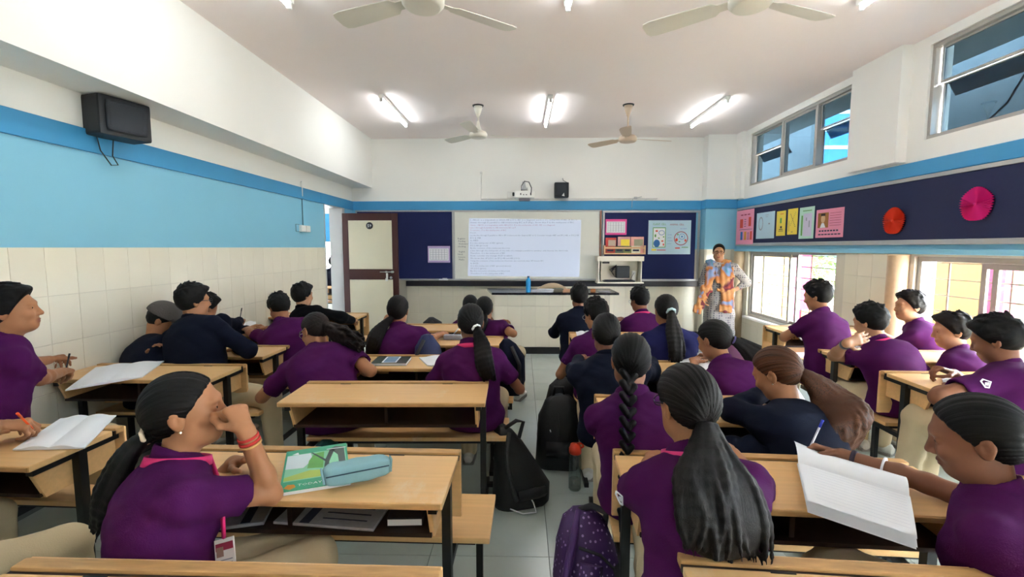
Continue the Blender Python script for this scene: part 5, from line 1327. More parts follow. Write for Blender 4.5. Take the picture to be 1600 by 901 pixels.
def head_sdf(vol, c, fr, s, female, ears=True, face=True):
    L = lambda x, y, z: c + (fr[0] * x + fr[1] * y + fr[2] * z) * s
    E = lambda p, r, k=0.02, op='add': vol.ell(L(*p), V(*r) * s, fr, k * s, op)
    E((0, -0.012, 0.030), (0.073, 0.094, 0.082))
    E((0, 0.030, -0.035), (0.060, 0.060, 0.076), 0.035)
    E((0, 0.052, -0.088), (0.033 if female else 0.038, 0.030, 0.026), 0.03)
    for sg in (-1, 1):
        E((sg * 0.040, 0.020, -0.070), (0.022, 0.035, 0.028), 0.03)
    if face:
        E((0, 0.077, 0.022), (0.048, 0.014, 0.012), 0.02)
        for sg in (-1, 1):
            E((sg * 0.038, 0.066, -0.032), (0.022, 0.020, 0.020), 0.02)
            vol.ell(L(sg * 0.031, 0.096, 0.003), V(0.016, 0.014, 0.010) * s, fr, 0.010 * s, 'sub')
            E((sg * 0.031, 0.0745, 0.002), (0.0165, 0.0125, 0.0115), 0.004)
            vol.ell(L(sg * 0.031, 0.089, 0.001), V(0.0125, 0.008, 0.0035 if female else 0.003) * s, fr, 0.002 * s, 'sub')
        vol.cone(L(0, 0.082, 0.012), L(0, 0.103, -0.030), 0.008 * s, 0.0105 * s, 0.012 * s)
        E((0, 0.101, -0.034), (0.011, 0.012, 0.009), 0.006)
        for sg in (-1, 1): E((sg * 0.012, 0.092, -0.037), (0.008, 0.010, 0.007), 0.006)
        E((0, 0.085, -0.061), (0.021, 0.011, 0.0058), 0.006)
        E((0, 0.083, -0.072), (0.018, 0.011, 0.0068), 0.006)
        E((0, 0.100, -0.0662), (0.020, 0.010, 0.0016), 0.003, 'sub')
    if ears:
        for sg in (-1, 1):
            E((sg * 0.074, -0.012, -0.012), (0.008, 0.019, 0.030), 0.008)
            E((sg * 0.079, -0.020, -0.004), (0.006, 0.015, 0.022), 0.006)
            E((sg * 0.086, -0.010, -0.008), (0.007, 0.008, 0.014), 0.004, 'sub')
def tint_of(v, c, fr, s):
    q = (v - c) / s; l = np.stack([q @ fr[0], q @ fr[1], q @ fr[2]], 1)
    lip = np.exp(-((l[:, 0] / 0.021) ** 4 + ((l[:, 2] + 0.067) / 0.0115) ** 4)) * (l[:, 1] > 0.075)
    return np.clip(lip, 0, 1) * 0.85

PEOPLE = []
def person(label, hip=None, head=None, L=0.61, s=1.0, yaw=0.0, pelvis_yaw=None, hyaw=None, hpitch=5.0, hroll=0.0, shroll=0.0,
           shirt='purple', sleeve='short', female=True, skin='A', hair='short', hairmat=None, tie=None, tail=None, tailw=0.03, band=None, strands=7, taillen=0.3,
           la=None, ra=None, lpose='rest', rpose='rest', legs=None, lanyard=False, face=True, glasses=False, group='students at their desks',
           seat=None, headpos=None, bulk=1.0, lpole=None, rpole=None, lpalm=None, rpalm=None, ldir=None, rdir=None, lod=None, cap=False, collar=True, earring=False, watch=None, lean=0.15, badge=None, thick=1.0, tailflat=1.25, wavy=1.0, flare=0.0):
    seat = BZ if seat is None else seat
    x, y = hip
    P = V(x, y, seat + 0.092 * s)
    tf = frame_from(yaw)
    pf = frame_from(yaw if pelvis_yaw is None else pelvis_yaw)
    # head centre on the view ray of its pixel, a natural forward lean beyond the hips
    if headpos is not None: Hc = V(*headpos)
    else:
        Hc = ony(*head, y + lean)
    hf = frame_from(yaw if hyaw is None else hyaw, hpitch, hroll)
    sp = Hc - P
    nd = unit(unit(sp) * 0.55 + hf[2] * 0.25 + V(0, 0, 0.35))
    N = Hc - nd * 0.168 * s - tf[1] * 0.026 * s
    up = unit(N - P)
    R = unit(tf[0] - up * (tf[0] @ up)); a_ = math.radians(shroll); 
    Fw = np.cross(up, R)
    R = R * math.cos(a_) + up * math.sin(a_)
    pos = lambda q: P + (N - P) * q - Fw * 0.055 * s * math.sin(math.pi * min(max(q, 0), 1)) * (0.4 + 1.2 * max(0, up @ tf[1]))
    dist = np.linalg.norm(Hc - C_O)
    h = float(np.clip(dist * 0.0030, 0.0068, 0.013)) if lod is None else lod
    hh = float(np.clip(dist * 0.0016, 0.0030, 0.0070))
    base = V(x, y, 0)
    root = thing('person', label, 'person', base, 0, group)
    Sw = 0.156 * s * bulk
    LT = np.linalg.norm(N - P)
    qs = 1 - 0.062 * s / LT
    sh = {1: pos(qs) + R * Sw, -1: pos(qs) - R * Sw}
    l1, l2 = 0.275 * s, 0.235 * s
    EL, WR, HD, PN = {}, {}, {}, {}
    for sd, tgt, pole, palm, dr in ((1, ra, rpole, rpalm, rdir), (-1, la, lpole, lpalm, ldir)):
        if tgt is None: tgt = P + tf[0] * sd * 0.13 + tf[1] * 0.42 + V(0, 0, DZ + 0.03 - P[2])
        elbow_fixed = None
        if isinstance(tgt, dict): elbow_fixed = V(*tgt['elbow']); tgt = tgt['wrist']
        tgt = V(*tgt)
        pl = (tf[0] * sd * 0.7 + V(0, 0, -0.8) - tf[1] * 0.3) if pole is None else V(*pole)
        if elbow_fixed is not None:
            EL[sd] = sh[sd] + unit(elbow_fixed - sh[sd]) * min(np.linalg.norm(elbow_fixed - sh[sd]), l1 * 1.12)
            WR[sd] = EL[sd] + unit(tgt - EL[sd]) * l2
        else: EL[sd], WR[sd] = ik(sh[sd], tgt, l1, l2, pl)
        fd = unit(WR[sd] - EL[sd])
        HD[sd] = unit(V(*dr)) if dr is not None else unit(fd * V(1, 1, 0.35))
        PN[sd] = V(*palm) if palm is not None else V(0, 0, -1) + tf[0] * -0.35 * sd
    # ---------------- torso garment
    long_ = sleeve == 'long'
    g = 0.012 * s * (1.5 if long_ else 1.0)
    ctrl = [P + V(0, 0, -0.02), pos(0.28), pos(0.58), pos(0.84), N, sh[1], sh[-1], EL[1], EL[-1]] + ([WR[1], WR[-1]] if long_ else [])
    lo, hi = np.min(ctrl, 0) - 0.24 * s, np.max(ctrl, 0) + 0.24 * s
    lo[2] = max(lo[2], seat - 0.02)
    vol = Vol(lo, hi, h)
    tw = bulk * (1.0 if female else 1.04)
    lv = [(P + V(0, 0, -0.035), 0.176, 0.135), (pos(0.28), 0.140 if female else 0.150, 0.108), (pos(0.58), 0.146 if female else 0.158, 0.110), (pos(qs - 0.05), 0.148 if female else 0.158, 0.100), (pos(qs + 0.06), 0.105, 0.072)]
    for (a, w1, d1), (b_, w2, d2) in zip(lv, lv[1:]):
        rr = pf[0] * 0.6 + R * 0.4 if a is lv[0][0] else R
        vol.loft(a, b_, w1 * s * tw + g, d1 * s * bulk * thick + g, w2 * s * tw + g, d2 * s * bulk * thick + g, rr, 0.05 * s)
    vol.loft(pos(qs + 0.05), pos(1.0), 0.085 * s, 0.062 * s, 0.062 * s, 0.058 * s, R, 0.04 * s)
    for sd in (1, -1):
        vol.cone(pos(1.0) - up * 0.035 * s + R * sd * 0.03, sh[sd], 0.042 * s + g, 0.044 * s * bulk + g, 0.04 * s)
        vol.ell(pos(0.70) + R * sd * 0.085 * s - Fw * 0.05 * s, V(0.07, 0.05, 0.09) * s * bulk, np.array([R, Fw, up]), 0.05)
        if female: vol.ell(pos(0.60) + R * sd * 0.07 * s + Fw * 0.085 * s, V(0.055, 0.045, 0.055) * s, np.array([R, Fw, up]), 0.04)
    vol.ell(P + pf[1] * 0.06 * s + V(0, 0, -0.02), V(0.165 * tw, 0.13, 0.09) * s, pf, 0.05)
    tors = vol.D.copy()
    v2 = Vol(lo, hi, h) 
    for sd in (1, -1):
        S_, E_, W_ = sh[sd], EL[sd], WR[sd]
        if long_:
            v2.cone(S_, E_, 0.050 * s * bulk + g * 0.4, 0.044 * s + g * 0.6, 0.03)
            v2.cone(E_, W_, 0.046 * s + g * 0.6, 0.036 * s + g * 0.3, 0.03)
        else:
            e = S_ + (E_ - S_) * 0.66
            v3 = Vol(lo, hi, h)
            v3.cone(S_, S_ + (E_ - S_) * 0.8, 0.046 * s * bulk + g * 0.4, 0.050 * s * bulk + g * 0.8, 0.02)
            v3.cut(e, E_ - S_, 0.004)
            v2.D = np.minimum(v2.D, v3.D)
    kk = 0.035 * s
    hq = np.maximum(kk - np.abs(tors - v2.D), 0) / kk
    vol.D = (np.minimum(tors, v2.D) - hq * hq * kk * 0.25).astype(np.float32)
    vol.wrinkle(0.0042 if not long_ else 0.0052, 34 / s, x * 7.3 + y)
    vol.wrinkle(0.0016, 78 / s, x * 3.1 + y * 2)
    # hollow the sleeve ends and the neck
    if not long_:
        for sd in (1, -1): vol.cone(sh[sd] + (EL[sd] - sh[sd]) * 0.52, EL[sd], 0.0415 * s * bulk, 0.0415 * s * bulk, 0.003, 'sub')
    vol.cut(V(0, 0, seat + 0.004), V(0, 0, -1), 0.02)
    nk = unit(Hc - hf[1] * 0.01 - N)
    parts = [vol.nets()]
    sm = {'purple': M_purple, 'navy': M_navyc, 'navyblue': M_navyb, 'black': M_blackc}[shirt]
    link('shirt' if shirt == 'purple' else 'jacket', make_mesh('shirt', parts, sm, base), root)
    # collar
    if collar:
        cb_ = N + nk * 0.004 * s
        vc = Vol(cb_ - 0.15 * s, cb_ + 0.15 * s, max(h * 0.5, 0.0042))
        cax = unit(nk * 0.7 + up * 0.3)
        c0, c1 = cb_ - cax * 0.016 * s, cb_ + cax * 0.046 * s
        vc.loft(c0, c1, 0.097 * s, 0.092 * s, 0.069 * s, 0.067 * s, R, 0.0)
        vc.loft(c0 - cax * 0.05, c1 + cax * 0.06, 0.067 * s, 0.063 * s, 0.056 * s, 0.054 * s, R, 0.0, 'sub')
        vc.cut(c1 + cax * 0.004, cax + Fw * 0.45, 0.006)
        vc.cut(c0 - cax * 0.012, -cax, 0.006)
        link('collar', make_mesh('collar', [vc.nets()], sm, base), root)
    if lanyard:
        cb_ = N + nk * 0.004 * s; cax = unit(nk * 0.65 + up * 0.35 + Fw * 0.10)
        t = B(); R1 = []
        c0 = cb_ + cax * 0.018 * s
        r2 = np.cross(cax, R)
        for a in np.linspace(0, 2 * math.pi, 32, endpoint=False):
            o1 = R * math.cos(a) * 0.092 * s + r2 * math.sin(a) * 0.089 * s
            R1.append([c0 + o1 * (1 + 0.03) - cax * 0.014 - base, c0 + o1 * 0.97 + cax * 0.013 - base, c0 + o1 * 0.93 + cax * 0.013 - base, c0 + o1 * 0.96 - cax * 0.015 - base])
        R1.append(R1[0])
        t.ring([[Vector(p) for p in q] for q in R1], cap=False)
        if lanyard == 'card':
            p0 = c0 + r2 * 0.0 + Fw * 0.08 * s
            pts = [p0, pos(0.72) + Fw * 0.150 * s, V(*badge) + V(0, 0, 0.10), V(*badge)]
            for o in (-0.012, 0.012):
                t.tube([Vector(q + R * o * (1 - i / 3) - base) for i, q in enumerate(pts)], 0.006, 5)
        t.done('lanyard', M_pink, root)
    # ---------------- legs
    hipj = {1: P + pf[0] * 0.088 * s, -1: P - pf[0] * 0.088 * s}
    KN, AN = {}, {}
    for sd in (1, -1):
        spec = (legs or {}).get('r' if sd > 0 else 'l', {})
        if 'knee' in spec: kd = V(*spec['knee']) - hipj[sd]
        else: kd = frame_from((yaw if pelvis_yaw is None else pelvis_yaw) + sd * spec.get('spread', 3))[1] * 0.40 + V(0, 0, -0.03)
        KN[sd] = hipj[sd] + unit(kd) * 0.405 * s
        KN[sd][2] = max(KN[sd][2], 0.45 * s)
        ft = spec.get('foot')
        if ft is None: ft = KN[sd] + unit(V(kd[0], kd[1], 0)) * spec.get('fwd', 0.02)
        AN[sd] = V(ft[0], ft[1], 0.085)
    ctrl = [P, *KN.values(), *AN.values(), *hipj.values()]
    lo, hi = np.min(ctrl, 0) - 0.17, np.max(ctrl, 0) + 0.17
    lo[2] = max(lo[2], 0.0)
    lh = min(h * 1.15, 0.013)
    vt = Vol(lo, hi, lh)
    vt.ell(P + V(0, 0, -0.02), V(0.140 * tw, 0.10, 0.07) * s, pf, 0.03)
    for sd in (1, -1):
        vt.cone(hipj[sd], hipj[sd] + (KN[sd] - hipj[sd]) * 0.35, 0.070 * s * bulk, 0.080 * s * bulk, 0.03)
        vt.cone(hipj[sd] + (KN[sd] - hipj[sd]) * 0.35, KN[sd], 0.080 * s * bulk, 0.066 * s * bulk, 0.03)
        vt.cone(KN[sd], AN[sd] + V(0, 0, 0.0), 0.066 * s * bulk, 0.056 * s, 0.03)
    vt.wrinkle(0.0035, 42, x + 2 * y)
    vt.cut(V(0, 0, 0.055), V(0, 0, -1), 0.005)
    link('trousers', make_mesh('trousers', [vt.nets()], M_khaki, base), root)
    for sd in (1, -1):
        kd = KN[sd] - hipj[sd]; fd = unit(V(kd[0], kd[1], 0)); rt = V(fd[1], -fd[0], 0)
        t = B(); a0 = AN[sd] * V(1, 1, 0) - base
        prof = [(-0.075, 0.028, 0.055), (-0.06, 0.036, 0.075), (0.0, 0.038, 0.085), (0.06, 0.043, 0.062), (0.12, 0.044, 0.048), (0.16, 0.034, 0.040), (0.178, 0.012, 0.03)]
        t.ring([[Vector(a0 + fd * q + rt * w * math.cos(a) + V(0, 0, max(0.012, 0.02 + z * (0.5 + 0.5 * math.sin(a)) * 0.98 - 0.008))) for a in np.linspace(0, 2 * math.pi, 14, endpoint=False)] for q, w, z in prof])
        sho = t.done('shoe', M_shoe, root)
        t = B(); t.prism([Vector(a0 + fd * q + rt * w * 1.08 * g2) for g2 in (1,) for q, w, z in prof] + [Vector(a0 + fd * q - rt * w * 1.08) for q, w, z in prof[::-1]], (0, 0, 0.02)); t.done('sole', M_sole, sho)
    # ---------------- skin: head and neck, arms with hands, body core
    sk = {'A': M_skinA, 'B': M_skinB, 'C': M_skinC}[skin]
    sk_parts, tints = [], []
    vh = Vol(np.minimum(Hc - 0.165 * s, N - 0.10 * s), np.maximum(Hc + 0.165 * s, N + 0.10 * s), hh)
    vh.cone(N - up * 0.05, Hc - hf[2] * 0.055 * s - hf[1] * 0.016 * s, 0.056 * s, (0.047 if female else 0.054) * s * bulk ** 0.5, 0.02)
    head_sdf(vh, Hc, hf, s, female, True, face)
    q = vh.nets(); sk_parts.append(q); tints.append(tint_of(q[0], Hc, hf, s))
    ah = max(hh * 1.1, 0.0034)
    for sd, ps in ((1, rpose), (-1, lpose)):
        c0 = sh[sd] + (EL[sd] - sh[sd]) * 0.35
        pts = [c0, EL[sd], WR[sd], WR[sd] + HD[sd] * 0.19 * s]
        va = Vol(np.min(pts, 0) - 0.10, np.max(pts, 0) + 0.10, ah)
        ab = bulk * (0.90 if female else 1.0)
        va.cone(c0, EL[sd], 0.042 * s * ab, 0.034 * s * ab, 0.02)
        va.cone(EL[sd], EL[sd] + (WR[sd] - EL[sd]) * 0.3, 0.033 * s * ab, 0.036 * s * ab, 0.02)
        va.cone(EL[sd] + (WR[sd] - EL[sd]) * 0.3, WR[sd], 0.035 * s * ab, 0.0250 * s, 0.02)
        hand(va, WR[sd], HD[sd], PN[sd], sd, ps, s * (0.97 if female else 1.04))
        q = va.nets(); sk_parts.append(q); tints.append(np.zeros(len(q[0])))
    vb = Vol(np.min([P, *sh.values()], 0) - 0.2, np.max([N, *sh.values()], 0) + 0.2, 0.02)
    for (a, w1, d1), (b_, w2, d2) in zip(lv, lv[1:]):
        vb.loft(a, b_, w1 * s * tw - 0.012, d1 * s * bulk * thick - 0.012, w2 * s * tw - 0.012, d2 * s * bulk * thick - 0.012, R, 0.05)
    for sd in (1, -1): vb.cone(pos(qs), sh[sd], 0.05 * s, 0.04 * s, 0.03); vb.cone(sh[sd], sh[sd] + (EL[sd] - sh[sd]) * 0.5, 0.042 * s, 0.038 * s, 0.02)
    vb.cone(pos(0.9), N, 0.05, 0.05, 0.03)
    vb.cut(V(0, 0, seat + 0.03), V(0, 0, -1))
    q = vb.nets(); sk_parts.append(q); tints.append(np.zeros(len(q[0])))
    link('body', make_mesh('body', sk_parts, sk, base, tints, 'tint'), root)
    Lh = lambda a, b_, c_: Hc + (hf[0] * a + hf[1] * b_ + hf[2] * c_) * s
    if face:
        for sg in (-1, 1):
            c_ = Lh(sg * 0.031, 0.0725, 0.001) - base
            t = B(); t.use(M_eye)
            bmesh.ops.create_uvsphere(t.bm, u_segments=12, v_segments=8, radius=0.0125 * s, matrix=Matrix.Translation(c_))
            t._tag(t.bm.faces, True)
            t.use(M_iris)
            n0 = len(t.bm.faces)
            bmesh.ops.create_uvsphere(t.bm, u_segments=10, v_segments=6, radius=0.0062 * s, matrix=Matrix.Translation(c_ + hf[1] * 0.0078 * s))
            for f in list(t.bm.faces)[n0:]: f.material_index = 1; f.smooth = True
            t.done('eye', None, root)
            t = B(); t.tube([Vector(Lh(sg * 0.013, 0.0855, 0.021) - base), Vector(Lh(sg * 0.03, 0.0825, 0.0265) - base), Vector(Lh(sg * 0.047, 0.069, 0.021) - base)], [0.0028 * s, 0.0034 * s, 0.0016 * s], 6); t.done('eyebrow', M_hair, root)
    # ---------------- hair
    hm = hairmat or M_hair
    parts, uv = [], []
    tieL = V(*(tie or (0, -0.10, -0.01)))
    T0 = Lh(*tieL)
    vhr = Vol(Hc - 0.16 * s, Hc + 0.17 * s, hh * 1.05)
    th = 0.010 if hair != 'short' else 0.016
    if cap: th = 0.010
    vhr.ell(Lh(0, -0.014, 0.030), (V(0.073, 0.094, 0.082) + th) * s, hf, 0.0)
    if hair == 'short':
        if not cap: vhr.ell(Lh(0.008, 0.012, 0.080), V(0.066, 0.080, 0.042) * s, hf, 0.03)
        vhr.ell(Lh(0, -0.045, 0.0), V(0.068, 0.060, 0.072) * s, hf, 0.03)
        if not cap: vhr.ell(Lh(0.012, 0.068, 0.084), V(0.050, 0.032, 0.026) * s, hf, 0.02)
        vhr.wrinkle(0.0022, 95, x * 5 + y)
    else:
        vhr.ell(Lh(0, -0.055, 0.0), V(0.071, 0.060, 0.072) * s, hf, 0.03)
        if not tail and hair != 'loose': vhr.ell(T0, V(0.03, 0.03, 0.03) * s, hf, 0.02)
        # centre parting
        for q in range(7):
            aa = math.radians(20 + 13 * q); vhr.ell(Lh(0, -0.012 + 0.104 * math.cos(aa), 0.030 + 0.092 * math.sin(aa)), V(0.0035, 0.008, 0.006) * s, hf, 0.004, 'sub')
    # hairline: remove what lies in front of and below a slanted plane, keep the nape
    nrm = hf[1] * 0.80 - hf[2] * 0.60
    vhr.cut(Lh(0, 0.060 if hair == 'short' else 0.052, 0.052), nrm, 0.012)
    vhr.cut(Lh(0, -0.02, -0.088 if hair != 'short' else -0.084), -hf[2] - hf[1] * 0.1, 0.012)
    if hair == 'short' and not cap:
        rg = np.random.default_rng(int(abs(x * 911) + abs(y * 577)))
        for i in range(110):
            a = rg.uniform(0, 2 * math.pi); e_ = math.asin(rg.uniform(-0.15, 1.0))
            if math.sin(a) > 0.45 and e_ < 0.55: continue
            n_ = V(math.cos(a) * math.cos(e_), math.sin(a) * math.cos(e_), math.sin(e_))
            p_ = V(0, -0.012, 0.036) + n_ * V(0.082, 0.104, 0.100)
            tg = V(0.35, 0.9, 0.0) - n_ * (V(0.35, 0.9, 0.0) @ n_) if e_ > 0.5 else V(0, -0.2, -1) - n_ * (V(0, -0.2, -1) @ n_)
            tg = unit(unit(tg) + rg.normal(size=3) * 0.3 + n_ * (0.30 if e_ > 0.5 else 0.04))
            p2_ = p_ + tg * rg.uniform(0.014, 0.030)
            vhr.cone(Lh(*p_), Lh(*p2_), rg.uniform(0.008, 0.011) * s, 0.0035 * s, 0.009)
    elif hair != 'short':
        X, Y, Z = vhr.ax[0][:, None, None] - T0[0], vhr.ax[1][None, :, None] - T0[1], vhr.ax[2][None, None, :] - T0[2]
        ag = np.arctan2(X * hf[0][0] + Y * hf[0][1] + Z * hf[0][2], X * hf[2][0] + Y * hf[2][1] + Z * hf[2][2] + 1e-6)
        vhr.D = (vhr.D + 0.0011 * np.sin(34 * ag + 3 * np.sin(5 * ag)) + 0.0007 * np.sin(71 * ag)).astype(np.float32)
    q = vhr.nets()
    l = (q[0] - T0) ; rr = np.linalg.norm(l, axis=1)
    ang = np.arctan2(l @ hf[0], l @ hf[2] + 1e-6)
    parts.append(q); uv.append(np.stack([ang * 1.3, rr * 3, np.zeros_like(rr)], 1))
    if tail is not None:
        pts = [T0 - base * 0] + [T0 + V(*o) for o in tail]
        pts = [np.asarray(p, float) for p in pts]
        # resample
        nn = 14
        seg = np.cumsum([0] + [np.linalg.norm(b_ - a) for a, b_ in zip(pts, pts[1:])])
        rs_ = [np.array([np.interp(tq, seg, [p[i] for p in pts]) for i in range(3)]) for tq in np.linspace(0, seg[-1], nn)]
        for _ in range(2): rs_ = [rs_[0]] + [(rs_[i - 1] + 2 * rs_[i] + rs_[i + 1]) / 4 for i in range(1, nn - 1)] + [rs_[-1]]
        rs_ = np.array(rs_)
        def shd(p_):
            i_ = np.clip(np.round((p_ - vol.o) / vol.h).astype(int), 0, vol.n - 1)
            return float(vol.D[i_[0], i_[1], i_[2]])
        for _ in range(5):
            for j in range(1, nn):
                dq = shd(rs_[j]); need = tailw * (0.62 if hair != 'braid' else 0.75)
                if dq < need:
                    y_old = rs_[j][1]
                    rs_[j] = rs_[j] + unit(-Fw + up * 0.08) * (need - dq)
                    if rs_[j][1] < y_old: rs_[j][0] *= rs_[j][1] / y_old
            for j in range(1, nn - 1): rs_[j] = (rs_[j - 1] + 3 * rs_[j] + rs_[j + 1]) / 5
        vtl = Vol(rs_.min(0) - tailw * 2.4 * max(1, tailflat * 0.7) * (1 + flare) - 0.04, rs_.max(0) + tailw * 2.4 * max(1, tailflat * 0.7) * (1 + flare) + 0.04, max(hh * 1.05, 0.0038))
        rg = np.random.default_rng(int(abs(x * 1000) + abs(y * 777)))
        vtl.cone(T0 + hf[1] * 0.035 * s, rs_[1], 0.022 * s, 0.015 * s, 0.01)
        if hair == 'braid':
            ax = unit(rs_[-1] - rs_[0]); sx_ = unit(np.cross(ax, V(0, 1, 0)))
            nb = 13
            for i in range(nb):
                c_ = rs_[0] + (rs_[-1] - rs_[0]) * 0
                tq = i / nb * (nn - 1); j = min(int(tq), nn - 2); c_ = rs_[j] + (rs_[j + 1] - rs_[j]) * (tq - j)
                w = tailw * (1 - 0.45 * i / nb)
                for sg in (-1, 1):
                    o = sx_ * sg * w * 0.42
                    dd = unit(ax * 0.8 - sx_ * sg * 0.6)
                    vtl.loft(c_ + o - dd * w * 0.42 + ax * (0.012 if sg > 0 else 0), c_ + o + dd * w * 0.42 + ax * (0.012 if sg > 0 else 0), w * 0.40, w * 0.50, w * 0.40, w * 0.50, sx_, 0.004)
            vtl.cone(rs_[-2], rs_[-1] + ax * 0.05, tailw * 0.45, tailw * 0.2, 0.01)
        else:
            ax = unit(rs_[-1] - rs_[0]); s1 = unit(np.cross(ax, tf[1] + V(0, 0, 0.2))); s2 = np.cross(ax, s1)
            strands = int(strands * 2.2)
            for j in range(nn - 2):
                t0_, t1_ = j / (nn - 1), (j + 1) / (nn - 1)
                e0, e1 = [(0.28 + 0.72 * min(1, q_ * 2.4) ** 1.2) * (1.0 + (flare - 0.15) * q_) * (1 - 0.6 * max(0, (q_ - 0.75) / 0.25)) for q_ in (t0_, t1_)]
                vtl.loft(rs_[j], rs_[j + 1], tailw * 0.92 * tailflat * e0, tailw * 0.62 / tailflat * e0 + 0.004, tailw * 0.92 * tailflat * e1, tailw * 0.62 / tailflat * e1 + 0.004, s1, 0.01)
            for i in range(strands):
                a = 2 * math.pi * rg.random(); rad = tailw * math.sqrt(rg.uniform(0.02, 0.85))
                wv = rg.uniform(0.3, 1.0) * tailw * 0.35; ph = rg.random() * 6; fqn = rg.uniform(3, 7)
                end = rg.uniform(0.87, 1.0)
                prev = None
                for j in range(nn):
                    tq = j / (nn - 1)
                    if tq > end + 0.08: break
                    e = (0.28 + 0.72 * min(1, tq * 2.4) ** 1.2) * (1.0 + (flare - 0.15) * tq)
                    p_ = rs_[j] + (s1 * math.cos(a) * tailflat + s2 * math.sin(a) / tailflat * 0.8) * rad * e + (s1 + s2 * 0.4) * wv * wavy * math.sin(fqn * wavy * tq + ph) * min(1, 1.5 * tq)
                    w = max(tailw * 0.95 / math.sqrt(strands), 0.006) * (0.75 + 0.25 * math.sin(math.pi * tq)) * (1 - 0.8 * max(0, (tq - end + 0.3) / 0.38))
                    if prev is not None: vtl.cone(prev[0], p_, prev[1], w, 0.009)
                    prev = (p_, w)
        q = vtl.nets()
        l = q[0] - rs_[0]; ax = unit(rs_[-1] - rs_[0]); s1 = unit(np.cross(ax, V(0.1, 1, 0))); s2 = np.cross(ax, s1)
        parts.append(q); uv.append(np.stack([l @ s1 * 16, l @ ax * 2, l @ s2 * 16], 1))
    link('hair', make_mesh('hair', parts, hm, base, uv, 'strand', 'VEC'), root)
    if band is not None:
        t = B(); d0 = unit(V(*tail[0])) if tail else -hf[1]
        a1 = unit(np.cross(d0, V(0, 0, 1) if abs(d0[2]) < 0.9 else V(1, 0, 0))); a2 = np.cross(d0, a1)
        wv = band[1]
        rg_ = []
        for i in range(25):
            a = 2 * math.pi * i / 24; o1 = a1 * math.cos(a) + a2 * math.sin(a)
            rr_ = tailw * 0.42 + wv * 0.35 + 0.16 * wv * math.sin(7 * a)
            rg_.append([Vector(T0 + d0 * 0.018 - base + o1 * (rr_ + wv * 0.5 * math.cos(b_)) + d0 * wv * 0.6 * math.sin(b_)) for b_ in np.linspace(0, 2 * math.pi, 8, endpoint=False)])
        t.ring(rg_, cap=False); t.done('hair_band', band[0], root)
    if glasses:
        t = B()
        for sg in (-1, 1):
            ring = [Vector(Lh(sg * 0.033 + 0.022 * math.cos(a), 0.102, 0.0 + 0.017 * math.sin(a)) - base) for a in np.linspace(0, 2 * math.pi, 17)]
            t.tube(ring, 0.0016 * s + hh * 0.12, 5)
            t.tube([Vector(Lh(sg * 0.055, 0.100, 0.004) - base), Vector(Lh(sg * 0.079, 0.05, 0.006) - base), Vector(Lh(sg * 0.083, -0.015, 0.010) - base)], 0.0016 * s + hh * 0.12, 5)
        t.tube([Vector(Lh(-0.011, 0.103, 0.004) - base), Vector(Lh(0.011, 0.103, 0.004) - base)], 0.0016 * s + hh * 0.12, 5)
        t.done('glasses', M_plastic_k if glasses is True else glasses, root)
    if earring:
        for sg in (-1, 1):
            t = B(); bmesh.ops.create_icosphere(t.bm, subdivisions=1, radius=0.005, matrix=Matrix.Translation(Lh(sg * 0.082, -0.006, -0.042) - base)); t.done('earring', M_gold, root)
    if watch:
        sd = 1 if watch[0] == 'r' else -1
        ax = unit(WR[sd] - EL[sd]); a1 = unit(np.cross(ax, V(0, 0, 1))); a2 = np.cross(ax, a1)
        for off, wd, m, rad in watch[1]:
            c_ = WR[sd] - ax * off - base
            t = B(); t.ring([[Vector(c_ + ax * z + (a1 * math.cos(a) + a2 * math.sin(a)) * q) for a in np.linspace(0, 2 * math.pi, 18, endpoint=False)] for z, q in ((-wd, rad), (-wd, rad + 0.004), (wd, rad + 0.004), (wd, rad))]); t.done('wrist_band', m, root)
    info = dict(root=root, P=P, N=N, Hc=Hc, hf=hf, Lh=Lh, sh=sh, EL=EL, WR=WR, HD=HD, PN=PN, base=base, s=s, R=R, Fw=Fw, up=up, pos=pos, KN=KN)
    PEOPLE.append(info)
    return info
def hx(u, y, z=0.6):
    """x at depth y seen in pixel column u"""
    d = ray(u, 600)
    # solve for the point of height z on the vertical plane through the column
    v = 600.0
    for _ in range(6):
        p = ony(u, v, y); v -= (z - p[2]) * 722 / y
    return p[0]
def pen(info, sd, m, capm, lab, tilt=(0.15, -0.35, 0.9), ln=0.14):
    hd, n = info['HD'][sd], unit(info['PN'][sd]); t_ = np.cross(-n, hd) * sd
    tip = info['WR'][sd] + hd * 0.112 + n * 0.045 + t_ * 0.012
    dr = unit(V(*tilt))
    r = thing('pen', lab, 'pen', tip, 0, 'pens in hands')
    t = B(); t.tube([Vector((0, 0, 0)), Vector(dr * 0.012), Vector(dr * ln)], [0.001, 0.004, 0.004], 8); t.done('barrel', m, r)
    t = B(); t.tube([Vector(dr * ln * 0.86), Vector(dr * (ln + 0.012))], 0.005, 8); t.done('pen_cap', capm, r)
